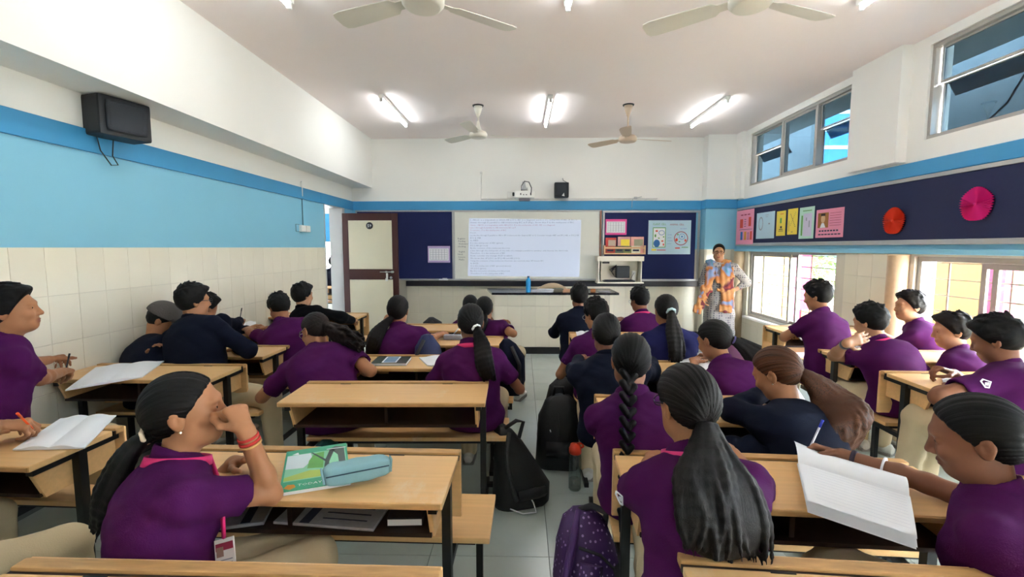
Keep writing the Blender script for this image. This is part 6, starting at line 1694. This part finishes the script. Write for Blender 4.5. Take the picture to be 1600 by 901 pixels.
# ------------------------------------------------------------------ the class
bar = lambda u, y: (hx(u, y), y)
Zd = DZ + 0.025
def dk(u, v, z=Zd): return onz(u, v, z)
M_bandbeige = mat('beige_hair_tie', '#d8c3a8', 0.7)
M_bandwhite = mat('white_scrunchie', '#ece9ea', 0.8)
M_bandmint = mat('pale_mint_scrunchie', '#b4cdd0', 0.8, 0.25, 60)
M_bandpurple = mat('violet_hair_tie', '#5f5690', 0.7)
M_redthread = mat('red_thread', '#c5302a', 0.7)
M_whitebangle = mat('white_bangle', '#eeeaf0', 0.3)
M_darkband = mat('dark_wrist_thread', '#2a1c30', 0.7)
M_blue_cap = mat('blue_pen_cap', '#2634a8', 0.3)
M_clearpen = mat('clear_pen_barrel', '#d5d6e2', 0.2)
M_orange = mat('orange_pen', '#ef5a1d', 0.4)
M_watch = mat('grey_watch', '#5e6064', 0.35, metal=0.4)

# front left girl, chin on fist
elb = dk(424, 772, 0.765)
g1 = person('girl in profile resting chin on fist, with ponytail and pink lanyard', bar(262, 1.24), (292, 640), lean=0.13, yaw=44, pelvis_yaw=52, hyaw=64, hpitch=-4, female=True, skin='A', hair='pony', tie=(0, -0.092, -0.052),
  tail=[(-0.055, -0.01, -0.02), (-0.10, -0.02, -0.10), (-0.13, -0.03, -0.20), (-0.17, -0.03, -0.30)], tailw=0.042, strands=11, band=(M_bandbeige, 0.012),
  ra=dict(elbow=elb, wrist=dk(388, 683, 0.97)), rpose='fist', rdir=(-0.55, 0.30, 0.75), rpalm=(-0.75, 0.25, -0.55), la=dk(366, 722, 0.78), lpose='rest', lanyard='card', badge=ony(350, 840, 1.26), earring=True,
  legs={'r': {'knee': onz(512, 862, 0.50), 'fwd': 0.0}, 'l': {'spread': 0}}, watch=('r', [(0.02, 0.004, M_redthread, 0.0265), (0.035, 0.004, M_redthread, 0.027), (0.045, 0.003, mat('gold_bangle', '#e0b070', 0.3, metal=0.6), 0.0275)]))
# ID card
bp = ony(350, 840, 1.26)
r = thing('id_card', 'white and maroon identity card hanging from the pink lanyard', 'card', bp)
r.rotation_euler = (math.radians(68), math.radians(-14), math.radians(6))
t = B(); t.box((0, -0.045, 0), (0.058, 0.088, 0.003), bevel=0.001); t.done('holder', M_plastic_w, r)
t = B(); t.box((0, -0.022, 0.0018), (0.05, 0.02, 0.0006)); t.done('header', M_mar, r)
t = B(); t.box((-0.013, -0.035, 0.0024), (0.02, 0.026, 0.0005)); t.done('photo', mat('id_photo', '#a98a78', 0.6, 0.3, 90), r)
for k in range(3): t = B(); t.box((0.004, -0.058 - 0.009 * k, 0.0018), (0.034, 0.003, 0.0006)); t.done('text_line', M_grid, r)

g2 = person('girl with very long straight hair and pink lanyard, back to the camera', bar(1100, 1.25), (1072, 628), lean=0.15, yaw=-4, hyaw=-12, hpitch=12, hroll=-4, female=True, skin='A', hair='loose', hairmat=M_hairc, tie=(0, -0.095, -0.055),
  tail=[(0.0, -0.02, -0.05), (0.005, -0.06, -0.12), (0.01, -0.08, -0.20), (0.02, -0.08, -0.31)], tailw=0.062, strands=26, tailflat=1.7, flare=0.45, la=dict(elbow=dk(985, 770, 0.775), wrist=dk(1020, 715, 0.78)), ra=dict(elbow=dk(1190, 762, 0.775), wrist=dk(1150, 715, 0.78)), lanyard=True, glasses=True, face=False, legs={'l': {'spread': -12}, 'r': {'spread': 10}})
g3 = person('girl at right edge writing in a thick notebook with a blue-capped pen', bar(1575, 1.16), (1522, 682), lean=0.12, yaw=-36, pelvis_yaw=-48, hyaw=-52, hpitch=16, female=True, skin='B', hair='pony', tie=(0, -0.098, -0.045),
  tail=[(0.03, -0.03, -0.03), (0.06, -0.06, -0.12), (0.09, -0.05, -0.24)], tailw=0.045, strands=11, band=(M_bandpurple, 0.008), ra=dict(elbow=dk(1450, 755, 0.79), wrist=dk(1318, 712, 0.80)), rpose='pen', rpalm=(-0.25, -0.45, -0.8), la=dk(1500, 850, 0.62), lpose='rest',
  legs={'l': {'knee': onz(1255, 850, 0.50)}, 'r': {'spread': -10}}, watch=('r', [(0.035, 0.007, M_darkband, 0.0275), (0.12, 0.003, M_whitebangle, 0.036)]))
pen(g3, 1, M_clearpen, M_blue_cap, 'clear pen with blue cap in the writing girl\'s hand', (0.45, 0.2, 0.75))
# sleeve badge on g3
g4 = person('girl in purple with a thick braid down her back', bar(1005, 1.90), (985, 562), lean=0.10, yaw=4, hyaw=6, hpitch=6, female=True, skin='B', hair='braid', tie=(-0.02, -0.098, -0.05),
  tail=[(-0.01, -0.02, -0.06), (0.0, -0.05, -0.16), (-0.01, -0.06, -0.34), (-0.02, -0.06, -0.58)], tailw=0.038, la=dict(elbow=dk(942, 668, 0.79), wrist=dk(968, 632)), ra=dk(1040, 632), face=False)
g5 = person('girl in dark navy jacket with brown-streaked ponytail writing', bar(1258, 1.88), (1212, 582), lean=0.24, yaw=-20, hyaw=-38, hpitch=28, female=True, skin='A', hair='pony', hairmat=M_hairb, shirt='navy', sleeve='long', tie=(0.01, -0.098, -0.03),
  tail=[(0.06, -0.03, -0.02), (0.11, -0.05, -0.12), (0.15, -0.04, -0.26), (0.18, -0.02, -0.38)], tailw=0.058, strands=14, flare=0.5, wavy=1.6, tailflat=1.4, la=dict(elbow=dk(1146, 640, 0.80), wrist=dk(1182, 620, 0.83)), ra=dk(1204, 622), lpose='cup', rpose='pen', earring=True, collar=False)
g6 = person('girl in dark navy jacket with low bun, behind the braid', bar(958, 2.60), (947, 520), lean=0.13, yaw=4, hyaw=8, hpitch=10, female=True, skin='B', hair='pony', shirt='navy', sleeve='long', tie=(0.045, -0.088, -0.035),
  tail=[(0.03, -0.05, 0.0), (0.05, -0.06, -0.05), (0.03, -0.04, -0.10)], tailw=0.036, strands=9, face=False, la=dk(905, 560), ra=dk(1020, 565), bulk=1.08)
g7 = person('girl in purple with violet hair tie leaning over her notebook', bar(1172, 2.58), (1115, 530), lean=0.22, yaw=-16, hyaw=-26, hpitch=22, female=True, skin='A', hair='pony', hairmat=M_hairc, tie=(0.03, -0.096, -0.02), band=(M_bandpurple, 0.009),
  tail=[(0.07, -0.02, -0.03), (0.14, -0.02, -0.10), (0.20, -0.03, -0.20), (0.24, -0.03, -0.27)], tailw=0.045, strands=12, la=dk(1085, 566), ra=dk(1112, 560), rpose='pen')
g8 = person('girl in blue-navy jacket with pale mint scrunchie', bar(1048, 3.38), (1040, 484), lean=0.12, yaw=-3, hyaw=0, hpitch=8, female=True, skin='A', hair='pony', shirt='navyblue', sleeve='long', hairmat=M_hairc, tie=(0.005, -0.10, 0.0), band=(M_bandmint, 0.018),
  tail=[(0.0, -0.04, -0.03), (0.01, -0.06, -0.14), (0.03, -0.06, -0.28), (0.03, -0.06, -0.40)], tailw=0.05, strands=12, face=False, bulk=1.05)
g9 = person('boy in purple with pink collar band looking down, far front', bar(1008, 4.45), (999, 468), lean=0.16, yaw=-10, hyaw=-22, hpitch=16, female=False, skin='B', hair='short', lanyard=True, glasses=M_alu)
g10 = person('boy in dark navy jacket at frontmost desk beside the aisle', bar(906, 4.46), (905, 463), lean=0.12, yaw=3, hyaw=6, hpitch=8, female=False, skin='B', hair='short', shirt='navy', sleeve='long', face=False)
g11 = person('boy in purple with glasses writing beside the aisle', bar(938, 3.36), (931, 491), lean=0.18, yaw=-6, hyaw=-28, hpitch=20, female=False, skin='A', hair='short', glasses=M_alu, la=dk(903, 545), ra=dk(925, 522), rpose='pen', legs={'l': {'knee': onz(885, 570, 0.5)}})
pen(g11, 1, M_clearpen, M_grid, 'pale pen held by the boy with glasses beside the aisle', (0.35, -0.1, 0.8))
g13 = person('boy in purple writing below the first barred window', bar(1290, 3.72), (1277, 462), lean=0.18, yaw=-16, hyaw=-34, hpitch=14, female=False, skin='A', hair='short', la=dict(elbow=dk(1225, 527, 0.80), wrist=dk(1240, 508, 0.80)), ra=dk(1255, 520), lpose='cup', bulk=1.0)
g14 = person('boy in purple with a watch, hand on his neck, pink lanyard', bar(1408, 3.10), (1359, 502), lean=0.20, yaw=-6, hyaw=-22, hpitch=14, female=False, skin='C', hair='short', hairmat=M_hair, lanyard=True,
  la=dict(elbow=dk(1302, 556, 0.79), wrist=onz(1328, 531, 0.95)), lpose='flat', ldir=(0.9, 0.1, 0.25), lpalm=(0.1, 0.95, 0.0), ra=onz(1470, 572, 0.72), watch=('l', [(0.03, 0.013, M_watch, 0.0275)]))
g15 = person('boy in purple turned left in profile against the window', bar(1456, 3.76), (1421, 478), lean=0.12, yaw=-32, hyaw=-80, hpitch=0, female=False, skin='C', hair='short', hairmat=M_hairc)
g16 = person('boy in purple glancing down to the left beside the large boy', bar(1512, 3.10), (1486, 516), lean=0.14, yaw=-24, hyaw=-66, hpitch=8, female=False, skin='C', hair='short', hairmat=M_hairc, la=(2.86, 3.34, 0.63), ra=(3.10, 3.34, 0.63))
g17 = person('large boy in purple with sleeve badge writing at the right edge', bar(1585, 2.38), (1556, 530), lean=0.16, s=1.04, bulk=1.16, yaw=-20, hyaw=-34, hpitch=20, female=False, skin='B', hair='short', la=dict(elbow=dk(1462, 622, 0.79), wrist=dk(1500, 590, 0.80)), ra=dk(1490, 583, 0.80), rpose='pen',
  legs={'l': {'knee': onz(1405, 640, 0.53), 'foot': (onz(1412, 750, 0.1)[0], onz(1412, 750, 0.1)[1])}})
g18 = person('girl in purple with white scrunchie and straight ponytail', bar(742, 2.82), (736, 503), lean=0.10, yaw=3, hyaw=0, hpitch=6, female=True, skin='B', hair='pony', tie=(0.035, -0.098, -0.02), band=(M_bandwhite, 0.013),
  tail=[(0.03, -0.04, -0.03), (0.05, -0.05, -0.12), (0.07, -0.05, -0.24), (0.10, -0.05, -0.33)], tailw=0.045, strands=12, lanyard=True, face=False, ra=dk(790, 580, 0.70), la=dk(705, 572))
g19 = person('student whose head shows just left of the loose-haired girl', bar(738, 4.92), (735, 477), yaw=0, hpitch=4, female=True, skin='B', hair='pony', face=False)
g20 = person('girl in purple with loose dark hair beyond the white scrunchie', bar(776, 4.24), (757, 482), yaw=14, hyaw=2, hpitch=8, female=True, skin='A', hair='loose', tie=(0.01, -0.07, -0.04), tail=[(0.0, -0.04, -0.06), (-0.01, -0.06, -0.14), (-0.02, -0.05, -0.22)], tailw=0.05, strands=10, face=False, ra=dict(elbow=onz(804, 522, 0.80), wrist=onz(778, 512, 0.80)))
g21 = person('girl in purple whose dark ponytail falls to the left', bar(640, 3.50), (622, 484), lean=0.15, yaw=-4, hyaw=-4, hpitch=2, hroll=3, female=True, skin='A', hair='pony', hairmat=M_hairc, tie=(-0.03, -0.095, -0.055),
  tail=[(-0.06, -0.03, -0.05), (-0.11, -0.06, -0.13), (-0.14, -0.06, -0.26), (-0.16, -0.06, -0.34)], tailw=0.05, strands=12, face=False, la=dict(elbow=dk(590, 530, 0.8), wrist=onz(605, 497, 0.95)), ra=dict(elbow=dk(668, 530, 0.79), wrist=dk(690, 522, 0.79)))
g22 = person('girl in purple with loose wavy hair bending low over her desk', bar(520, 2.80), (492, 516), lean=0.28, yaw=-8, hyaw=-58, hpitch=28, hroll=8, female=True, skin='A', hair='loose', hairmat=hair_mat('wavy_brown_hair', '#0c0908', '#2e221e'), tie=(0.0, -0.07, 0.02), bulk=1.2,
  tail=[(0.05, -0.03, -0.01), (0.13, -0.06, -0.05), (0.22, -0.05, -0.12), (0.30, -0.03, -0.22)], tailw=0.058, strands=17, wavy=2.2, tailflat=1.2, glasses=M_alu, earring=True, ra=dk(560, 575, 0.74), la=dk(450, 575, 0.74))
g23 = person('short-haired boy in purple stretching his arm along the desk', bar(470, 3.80), (436, 480), lean=0.20, yaw=-18, hyaw=-48, hpitch=32, female=False, skin='A', hair='short', la=dict(elbow=dk(392, 520, 0.80), wrist=dk(378, 506, 0.79)), ra=dk(400, 515), collar=True)
g24 = person('boy in black jacket near the door, hair swept sideways', bar(492, 4.56), (473, 461), lean=0.12, yaw=10, hyaw=26, hpitch=2, female=False, skin='C', hair='short', shirt='black', sleeve='long', ra=dict(elbow=onz(545, 498, 0.85), wrist=onz(548, 500, 0.80)))
g25 = person('boy with glasses and navy jacket, elbows spread on the desk', bar(322, 3.20), (303, 470), lean=0.14, yaw=10, hyaw=36, hpitch=2, female=False, skin='A', hair='short', shirt='navy', sleeve='long', glasses=True, bulk=1.12, ra=dict(elbow=dk(412, 562, 0.74), wrist=dk(372, 545, 0.78)), la=dict(elbow=dk(252, 550, 0.78), wrist=dk(285, 535, 0.78)), legs={'r': {'knee': onz(425, 620, 0.50)}})
g26 = person('boy in grey cap and navy jacket slumped over his notebook', bar(234, 3.18), (255, 500), lean=0.24, yaw=26, hyaw=62, hpitch=40, female=False, skin='A', hair='short', cap=True, shirt='navy', sleeve='long', collar=False, la=dk(235, 556), ra=dk(268, 556), lpole=(0.1, -0.2, -1))
g27 = person('boy in navy jacket hidden behind the boy with glasses, writing', bar(352, 3.82), (322, 480), lean=0.20, yaw=8, hyaw=20, hpitch=20, female=False, skin='A', hair='short', shirt='navy', sleeve='long', face=False, ra=dk(388, 500, 0.80), rpose='pen', lpole=(0.1, -0.2, -1))
pen(g27, 1, M_plastic_k, M_plastic_k, 'dark pen upright in the hidden boy\'s hand', (0.2, 0.0, 0.9))
g28 = person('boy in purple at the left edge gazing up in profile', bar(-15, 2.12), (18, 484), lean=0.10, yaw=26, hyaw=58, hpitch=-6, female=False, skin='A', hair='short', bulk=1.05, ra=dict(elbow=dk(80, 602, 0.79), wrist=dk(125, 573, 0.80)), la=dk(112, 566, 0.80), lpole=(0.1, -0.2, -1), rpose='pen', lpose='cup', legs={'r': {'knee': onz(205, 672, 0.50)}, 'l': {'spread': -4}})
pen(g28, 1, M_plastic_k, M_plastic_k, 'dark pen in the fist of the boy at left edge', (0.1, 0.2, 0.9), 0.12)
g29 = person('student mostly out of view at bottom left holding an orange pen', (-1.97, 1.26), headpos=(-2.20, 1.40, 1.10), yaw=22, hyaw=30, hpitch=20, female=False, skin='A', hair='short', ra=dict(elbow=onz(52, 683, 0.79), wrist=onz(15, 655, 0.82)), rpose='pen', rdir=(0.6, 0.45, -0.1), la=(-2.20, 1.75, 0.80), legs={'r': {'knee': onz(118, 848, 0.50)}, 'l': {'spread': 28}}, face=False)
pen(g29, 1, M_orange, M_orange, 'orange pen in the hand at the lower left corner', (0.2, -0.5, 0.6))
# cap of g26
def cap_on(g):
    hf, Lh, base, s = g['hf'], g['Lh'], g['base'], g['s']
    M_cap = mat('grey_cap_cloth', '#5d5855', 0.9, 0.12, 12, 0.3, 200)
    r = thing('cap', 'grey baseball cap on the head of the slumped boy', 'cap', g['Hc'])
    v = Vol(g['Hc'] - 0.22, g['Hc'] + 0.22, 0.006)
    v.ell(Lh(0, -0.014, 0.032), V(0.100, 0.126, 0.112) * s, hf, 0)
    v.cut(Lh(0, 0.0, 0.028), -hf[2] + hf[1] * 0.12, 0.008)
    v.ell(Lh(0, -0.014, 0.030), V(0.093, 0.119, 0.105) * s, hf, 0.0, 'sub')
    q = v.nets(); link('crown', make_mesh('crown', [q], M_cap, g['Hc']), r)
    v = Vol(g['Hc'] - 0.26, g['Hc'] + 0.26, 0.006)
    v.ell(Lh(0, 0.110, 0.030), V(0.090, 0.090, 0.018) * s, hf, 0)
    v.ell(Lh(0, 0.10, 0.012), V(0.10, 0.10, 0.017) * s, hf, 0.004, 'sub')
    v.ell(Lh(0, -0.014, 0.030), V(0.088, 0.112, 0.30) * s, hf, 0.0, 'sub')
    q = v.nets(); link('visor', make_mesh('visor', [q], M_cap, g['Hc']), r)
    t = B(); bmesh.ops.create_icosphere(t.bm, subdivisions=1, radius=0.008, matrix=Matrix.Translation(Lh(0, -0.014, 0.136) - g['Hc'])); t.done('cap_button', M_cap, r)
cap_on(g26)
# sleeve badges
def badge(g, sd, q=0.42, size=0.05):
    S_, E_ = g['sh'][sd], g['EL'][sd]; ax = unit(E_ - S_)
    c = S_ + (E_ - S_) * q
    out = unit(C_O - c); out = unit(out - ax * (out @ ax)); sx_ = np.cross(ax, out)
    c2 = c + out * 0.0655 * g['s'] * (1.16 if g is g17 else 1.0) - g['base']
    t = B()
    sh_ = [(-0.5, 0.1), (0.0, -0.6), (0.5, 0.1), (0.35, 0.5), (-0.35, 0.5)]
    P_ = [Vector(c2 + sx_ * a * size + ax * b_ * size) for a, b_ in sh_]
    Q_ = [Vector(c2 + sx_ * a * size * 0.75 + ax * b_ * size * 0.75) for a, b_ in sh_]
    for i in range(5):
        j = (i + 1) % 5; t.prism([P_[i], P_[j], Q_[j], Q_[i]], Vector(out * 0.003))
    t.prism([Vector(c2 + sx_ * a * size + ax * b_ * size) for a, b_ in ((-0.25, 0.0), (0.0, -0.3), (0.1, 0.1), (-0.15, 0.3))], Vector(out * 0.003))
    t.done('sleeve_badge', M_paper, g['root'])
badge(g17, -1, 0.36, 0.05); badge(g3, -1, 0.45, 0.038); badge(g2, -1, 0.40, 0.045)

# ------------------------------------------------------------------ teacher
def teacher():
    s = 1.0
    c0 = ony(1122, 520, 7.05)
    bx, by = c0[0], c0[1]
    base = V(bx, by, 0)
    root = thing('person', 'standing teacher in printed grey kurta with a colourful scarf and glasses', 'person', base, 0)
    yaw = -168.0
    f = frame_from(yaw); R, Fw, up = f
    Hc = V(*ony(1123, 393.5, by + 0.0)); z = Hc[2]
    k = z / 1.52
    H = lambda q: q * k
    h = 0.011
    # kurta
    M_kur = bpy.data.materials.new('block_print_kurta'); M_kur.use_nodes = True; nt = M_kur.node_tree; bb = nt.nodes['Principled BSDF']; bb.inputs['Roughness'].default_value = 0.85
    tc = nt.nodes.new('ShaderNodeTexCoord'); vo = nt.nodes.new('ShaderNodeTexVoronoi'); vo.inputs['Scale'].default_value = 30; vo.inputs['Randomness'].default_value = 0.2
    nt.links.new(tc.outputs['Object'], vo.inputs['Vector']); cr = nt.nodes.new('ShaderNodeValToRGB'); cr.color_ramp.elements[0].position = 0.30; cr.color_ramp.elements[0].color = (*srgb('#57535c'), 1); cr.color_ramp.elements[1].position = 0.42; cr.color_ramp.elements[1].color = (*srgb('#938e8a'), 1)
    nt.links.new(vo.outputs['Distance'], cr.inputs[0]); nt.links.new(cr.outputs[0], bb.inputs['Base Color'])
    C = lambda zz, dx=0.0, dy=0.0: V(bx, by, H(zz)) + R * dx + Fw * dy
    shp = {1: C(1.285, 0.182), -1: C(1.285, -0.182)}
    EL = {-1: C(1.045, -0.40, -0.10), 1: C(1.06, 0.25, -0.02)}
    WR = {-1: C(0.93, -0.22, -0.06), 1: C(0.83, 0.24, 0.06)}
    vol = Vol(C(0.12) - V(0.5, 0.35, 0), C(1.45) + V(0.5, 0.35, 0.05), h)
    lv = [(C(0.16), 0.24, 0.17), (C(0.55), 0.215, 0.165), (C(0.90), 0.20, 0.16), (C(1.05), 0.180, 0.14), (C(1.19), 0.185, 0.14), (C(1.295), 0.135, 0.09)]
    for (a, w1, d1), (b_, w2, d2) in zip(lv, lv[1:]): vol.loft(a, b_, w1, d1, w2, d2, R, 0.04)
    for sd in (1, -1):
        vol.cone(C(1.315, sd * 0.05), shp[sd], 0.055, 0.056, 0.05)
        vol.ell(C(1.16, sd * 0.08, 0.10), V(0.075, 0.06, 0.07), f, 0.04)
        vol.cone(shp[sd], EL[sd], 0.066, 0.056, 0.03); vol.cone(EL[sd], EL[sd] + (WR[sd] - EL[sd]) * 0.55, 0.055, 0.047, 0.03)
    vol.wrinkle(0.005, 26, 0.4)
    vol.cut(C(0.165), V(0, 0, -1), 0.01)
    link('kurta', make_mesh('kurta', [vol.nets()], M_kur, base), root)
    t = B(); n = 40
    t.ring([[Vector(C(zz) - base + R * 0.243 * math.cos(a) * q + Fw * 0.174 * math.sin(a) * q) for a in np.linspace(0, 2 * math.pi, n, endpoint=False)] for zz, q in ((0.165, 1.0), (0.165, 1.03), (0.20, 1.03), (0.20, 1.0))]); t.done('hem_border', mat('red_hem_border', '#b8606a', 0.8, 0.3, 40), root)
    # trousers + sandals
    v = Vol(C(0.04) - V(0.25, 0.2, 0), C(0.8) + V(0.25, 0.2, 0), 0.013)
    for sd in (1, -1): v.cone(C(0.75, sd * 0.09), C(0.07, sd * 0.10), 0.09, 0.055, 0.02)
    v.cut(C(0.055), V(0, 0, -1)); link('trousers', make_mesh('trousers', [v.nets()], mat('blue_white_cotton', '#b9c4dc', 0.85, 0.15, 20), base), root)
    for sd in (1, -1):
        t = B(); a0 = C(0, sd * 0.10) - base
        t.ring([[Vector(a0 + Fw * q + R * w * math.cos(a) + V(0, 0, 0.012 + zz * (0.5 + 0.5 * math.sin(a)))) for a in np.linspace(0, 2 * math.pi, 12, endpoint=False)] for q, w, zz in ((-0.07, 0.03, 0.05), (0, 0.036, 0.075), (0.08, 0.042, 0.05), (0.15, 0.036, 0.03), (0.17, 0.01, 0.02))]); t.done('shoe', M_darkb, root)
    # skin
    hf = frame_from(-160, 4, -3); s = 1.02
    vh = Vol(Hc - 0.2, Hc + 0.2, 0.0042)
    vh.cone(C(1.28), Hc - hf[2] * 0.05, 0.062, 0.058, 0.02)
    head_sdf(vh, Hc, hf, s, True)
    q = vh.nets(); parts = [q]; tn = [tint_of(q[0], Hc, hf, s)]
    for sd in (1, -1):
        fd = unit(WR[sd] - EL[sd]); hd = unit(fd + (V(0, 0, 0) if sd > 0 else R * 0.3))
        pts = [EL[sd], WR[sd], WR[sd] + hd * 0.2]
        va = Vol(np.min(pts, 0) - 0.08, np.max(pts, 0) + 0.08, 0.006)
        va.cone(EL[sd], WR[sd], 0.042, 0.029, 0.02); hand(va, WR[sd], hd, R * (1 if sd < 0 else -1), sd, 'rest')
        q = va.nets(); parts.append(q); tn.append(np.zeros(len(q[0])))
    v = Vol(C(0.85) - V(0.3, 0.3, 0), C(1.42) + V(0.3, 0.3, 0), 0.02)
    for (a, w1, d1), (b_, w2, d2) in zip(lv[2:], lv[3:]): v.loft(a, b_, w1 - .02, d1 - .02, w2 - .02, d2 - .02, R, 0.04)
    q = v.nets(); parts.append(q); tn.append(np.zeros(len(q[0])))
    link('body', make_mesh('body', parts, M_skinC, base, tn, 'tint'), root)
    Lh = lambda a, b_, c_: Hc + (hf[0] * a + hf[1] * b_ + hf[2] * c_) * s
    for sg in (-1, 1):
        t = B(); t.use(M_eye); c_ = Lh(sg * 0.031, 0.0725, 0.001) - base
        bmesh.ops.create_uvsphere(t.bm, u_segments=12, v_segments=8, radius=0.0125, matrix=Matrix.Translation(c_)); t._tag(t.bm.faces, True); t.use(M_iris); n0 = len(t.bm.faces)
        bmesh.ops.create_uvsphere(t.bm, u_segments=10, v_segments=6, radius=0.0065, matrix=Matrix.Translation(c_ + hf[1] * 0.0078))
        for fc in list(t.bm.faces)[n0:]: fc.material_index = 1
        t.done('eye', None, root)
        t = B(); t.tube([Vector(Lh(sg * 0.013, 0.0905, 0.022) - base), Vector(Lh(sg * 0.03, 0.0885, 0.028) - base), Vector(Lh(sg * 0.047, 0.076, 0.022) - base)], [0.003, 0.0038, 0.002], 6); t.done('eyebrow', M_hair, root)
    t = B()
    for sg in (-1, 1):
        t.tube([Vector(Lh(sg * 0.034 + 0.025 * math.cos(a), 0.104, 0.0 + 0.018 * math.sin(a)) - base) for a in np.linspace(0, 2 * math.pi, 17)], 0.0028, 5)
        t.tube([Vector(Lh(sg * 0.059, 0.101, 0.004) - base), Vector(Lh(sg * 0.082, 0.03, 0.006) - base), Vector(Lh(sg * 0.083, -0.01, 0.008) - base)], 0.0025, 5)
    t.tube([Vector(Lh(-0.01, 0.105, 0.004) - base), Vector(Lh(0.01, 0.105, 0.004) - base)], 0.0025, 5); t.done('glasses', mat('dark_glasses_frame', '#3a2024', 0.4), root)
    v = Vol(Hc - 0.2, Hc + 0.2, 0.005)
    v.ell(Lh(0, -0.014, 0.030), (V(0.073, 0.094, 0.082) + 0.011) * s, hf, 0); v.ell(Lh(0, -0.06, 0.0), V(0.074, 0.062, 0.075) * s, hf, 0.03); v.ell(Lh(0, -0.11, -0.03), V(0.045, 0.04, 0.045) * s, hf, 0.02)
    v.cut(Lh(0, 0.055, 0.060), hf[1] * 0.85 - hf[2] * 0.52, 0.012); v.cut(Lh(0, 0, -0.08), -hf[2], 0.01)
    q = v.nets(); l = q[0] - Lh(0, -0.1, 0); link('hair', make_mesh('hair', [q], M_hairc, base, [np.stack([np.arctan2(l @ hf[0], l @ hf[2]) * 1.3, np.linalg.norm(l, axis=1) * 3, np.zeros(len(l))], 1)], 'strand', 'VEC'), root)
    # scarf
    M_sc = bpy.data.materials.new('tie_dye_scarf'); M_sc.use_nodes = True; nt = M_sc.node_tree; bb = nt.nodes['Principled BSDF']; bb.inputs['Roughness'].default_value = 0.8
    tc = nt.nodes.new('ShaderNodeTexCoord'); mp = nt.nodes.new('ShaderNodeMapping'); mp.inputs['Scale'].default_value = (3.6, 3.6, 2.2); nz = nt.nodes.new('ShaderNodeTexNoise'); nz.inputs['Scale'].default_value = 1.0; nz.inputs['Detail'].default_value = 3; nz.inputs['Distortion'].default_value = 0.8
    nt.links.new(tc.outputs['Object'], mp.inputs[0]); nt.links.new(mp.outputs[0], nz.inputs['Vector'])
    cr = nt.nodes.new('ShaderNodeValToRGB'); cr.color_ramp.interpolation = 'EASE'
    els = [(0.30, '#3f8a9a'), (0.40, '#6f84a6'), (0.46, '#a8662e'), (0.53, '#b88450'), (0.58, '#5c1628'), (0.64, '#98391f'), (0.72, '#3d8096')]
    cr.color_ramp.elements[0].position, cr.color_ramp.elements[0].color = els[0][0], (*srgb(els[0][1]), 1)
    cr.color_ramp.elements[1].position, cr.color_ramp.elements[1].color = els[-1][0], (*srgb(els[-1][1]), 1)
    for p_, c_ in els[1:-1]: e = cr.color_ramp.elements.new(p_); e.color = (*srgb(c_), 1)
    nt.links.new(nz.outputs[0], cr.inputs[0]); nt.links.new(cr.outputs[0], bb.inputs['Base Color'])
    v = Vol(C(0.45) - V(0.5, 0.4, 0), C(1.45) + V(0.5, 0.4, 0.05), 0.010)
    # her left panel (broad, down the front) and right panel (hanging off the shoulder)
    for off, w, z1, flare in ((-0.055, 0.062, 0.62, 0.0), (0.155, 0.045, 0.60, 0.16)):
        pts = [C(1.35, off * 0.9, -0.06), C(1.375, off, 0.02), C(1.26, off * 1.05, 0.150), C(1.15, off * 1.1, 0.175), C(0.95, off * 1.15 + flare * 0.3, 0.185), C(z1, off * 1.2 + flare, 0.19)]
        for i, (a, b_) in enumerate(zip(pts, pts[1:])):
            w1 = w * (0.8 + 0.14 * i); w2 = w * (0.8 + 0.14 * (i + 1))
            v.loft(a, b_, w1, 0.024, w2, 0.024, R, 0.05)
    v.loft(C(1.355, -0.09, -0.07), C(1.355, 0.09, -0.07), 0.03, 0.05, 0.03, 0.05, up, 0.03)
    v.loft(C(1.26, -0.05, 0.155), C(1.05, -0.01, 0.185), 0.07, 0.022, 0.085, 0.022, R, 0.02)
    X, Y, Z = v.ax[0][:, None, None], v.ax[1][None, :, None], v.ax[2][None, None, :]
    rr = (X - bx) * R[0] + (Y - by) * R[1]
    v.D = (v.D + np.where(np.abs(v.D) < 0.05, 0.0035 * np.sin(90 * rr + 3 * np.sin(4 * Z)), 0)).astype(np.float32)
    link('scarf', make_mesh('scarf', [v.nets()], M_sc, base), root)
    t = B(); t.ring([[Vector(EL[-1] + (WR[-1] - EL[-1]) * q - base + (np.cross(unit(WR[-1] - EL[-1]), up) * math.cos(a) + up * math.sin(a)) * 0.052) for a in np.linspace(0, 2 * math.pi, 16, endpoint=False)] for q in (0.42, 0.56)]); t.done('cuff', MATS['red_hem_border'], root)
teacher()
# ------------------------------------------------------------------ far room beyond the door
g30 = person('distant student seated in the room beyond the corridor', (-4.02, 9.7), headpos=(-3.985, 9.75, 1.24), yaw=10, hyaw=30, hpitch=0, female=False, skin='A', hair='short', shirt='navy', sleeve='long', face=False, lod=0.016, seat=0.45, group='students beyond the door')
o = dup(proto, (-3.9, 9.15, 0), 0.0, (1, 1, 1), 'desk in the room beyond the corridor')
import OpenImageIO as oiio,sys
b=oiio.ImageBuf(sys.argv[1] if len(sys.argv)>1 else 'render_main.png'); 
for n,(u,v) in dict(ceilTop=(770,80),ceilMid=(700,130),ceilL=(480,100),frontwall=(680,260),beam=(300,100),beamL=(60,40),lblue=(250,320),tileL=(250,420),navy=(650,380),door=(570,380),board=(720,340),deskC2=(600,610),deskC1=(650,720),floor=(840,560),floor2=(830,700),shirtg1=(300,740),hairg2=(1070,610),rwall=(1390,200),navyR=(1450,320),band=(800,321),tilefront=(700,480),khaki=(1420,650)).items():
    x,y=int(u*.64),int(v*.64); r=oiio.ROI(x-3,x+4,y-3,y+4); 
    s=oiio.ImageBufAlgo.computePixelStats(b,roi=r); print(n,[int(255*c) for c in s.avg[:3]])
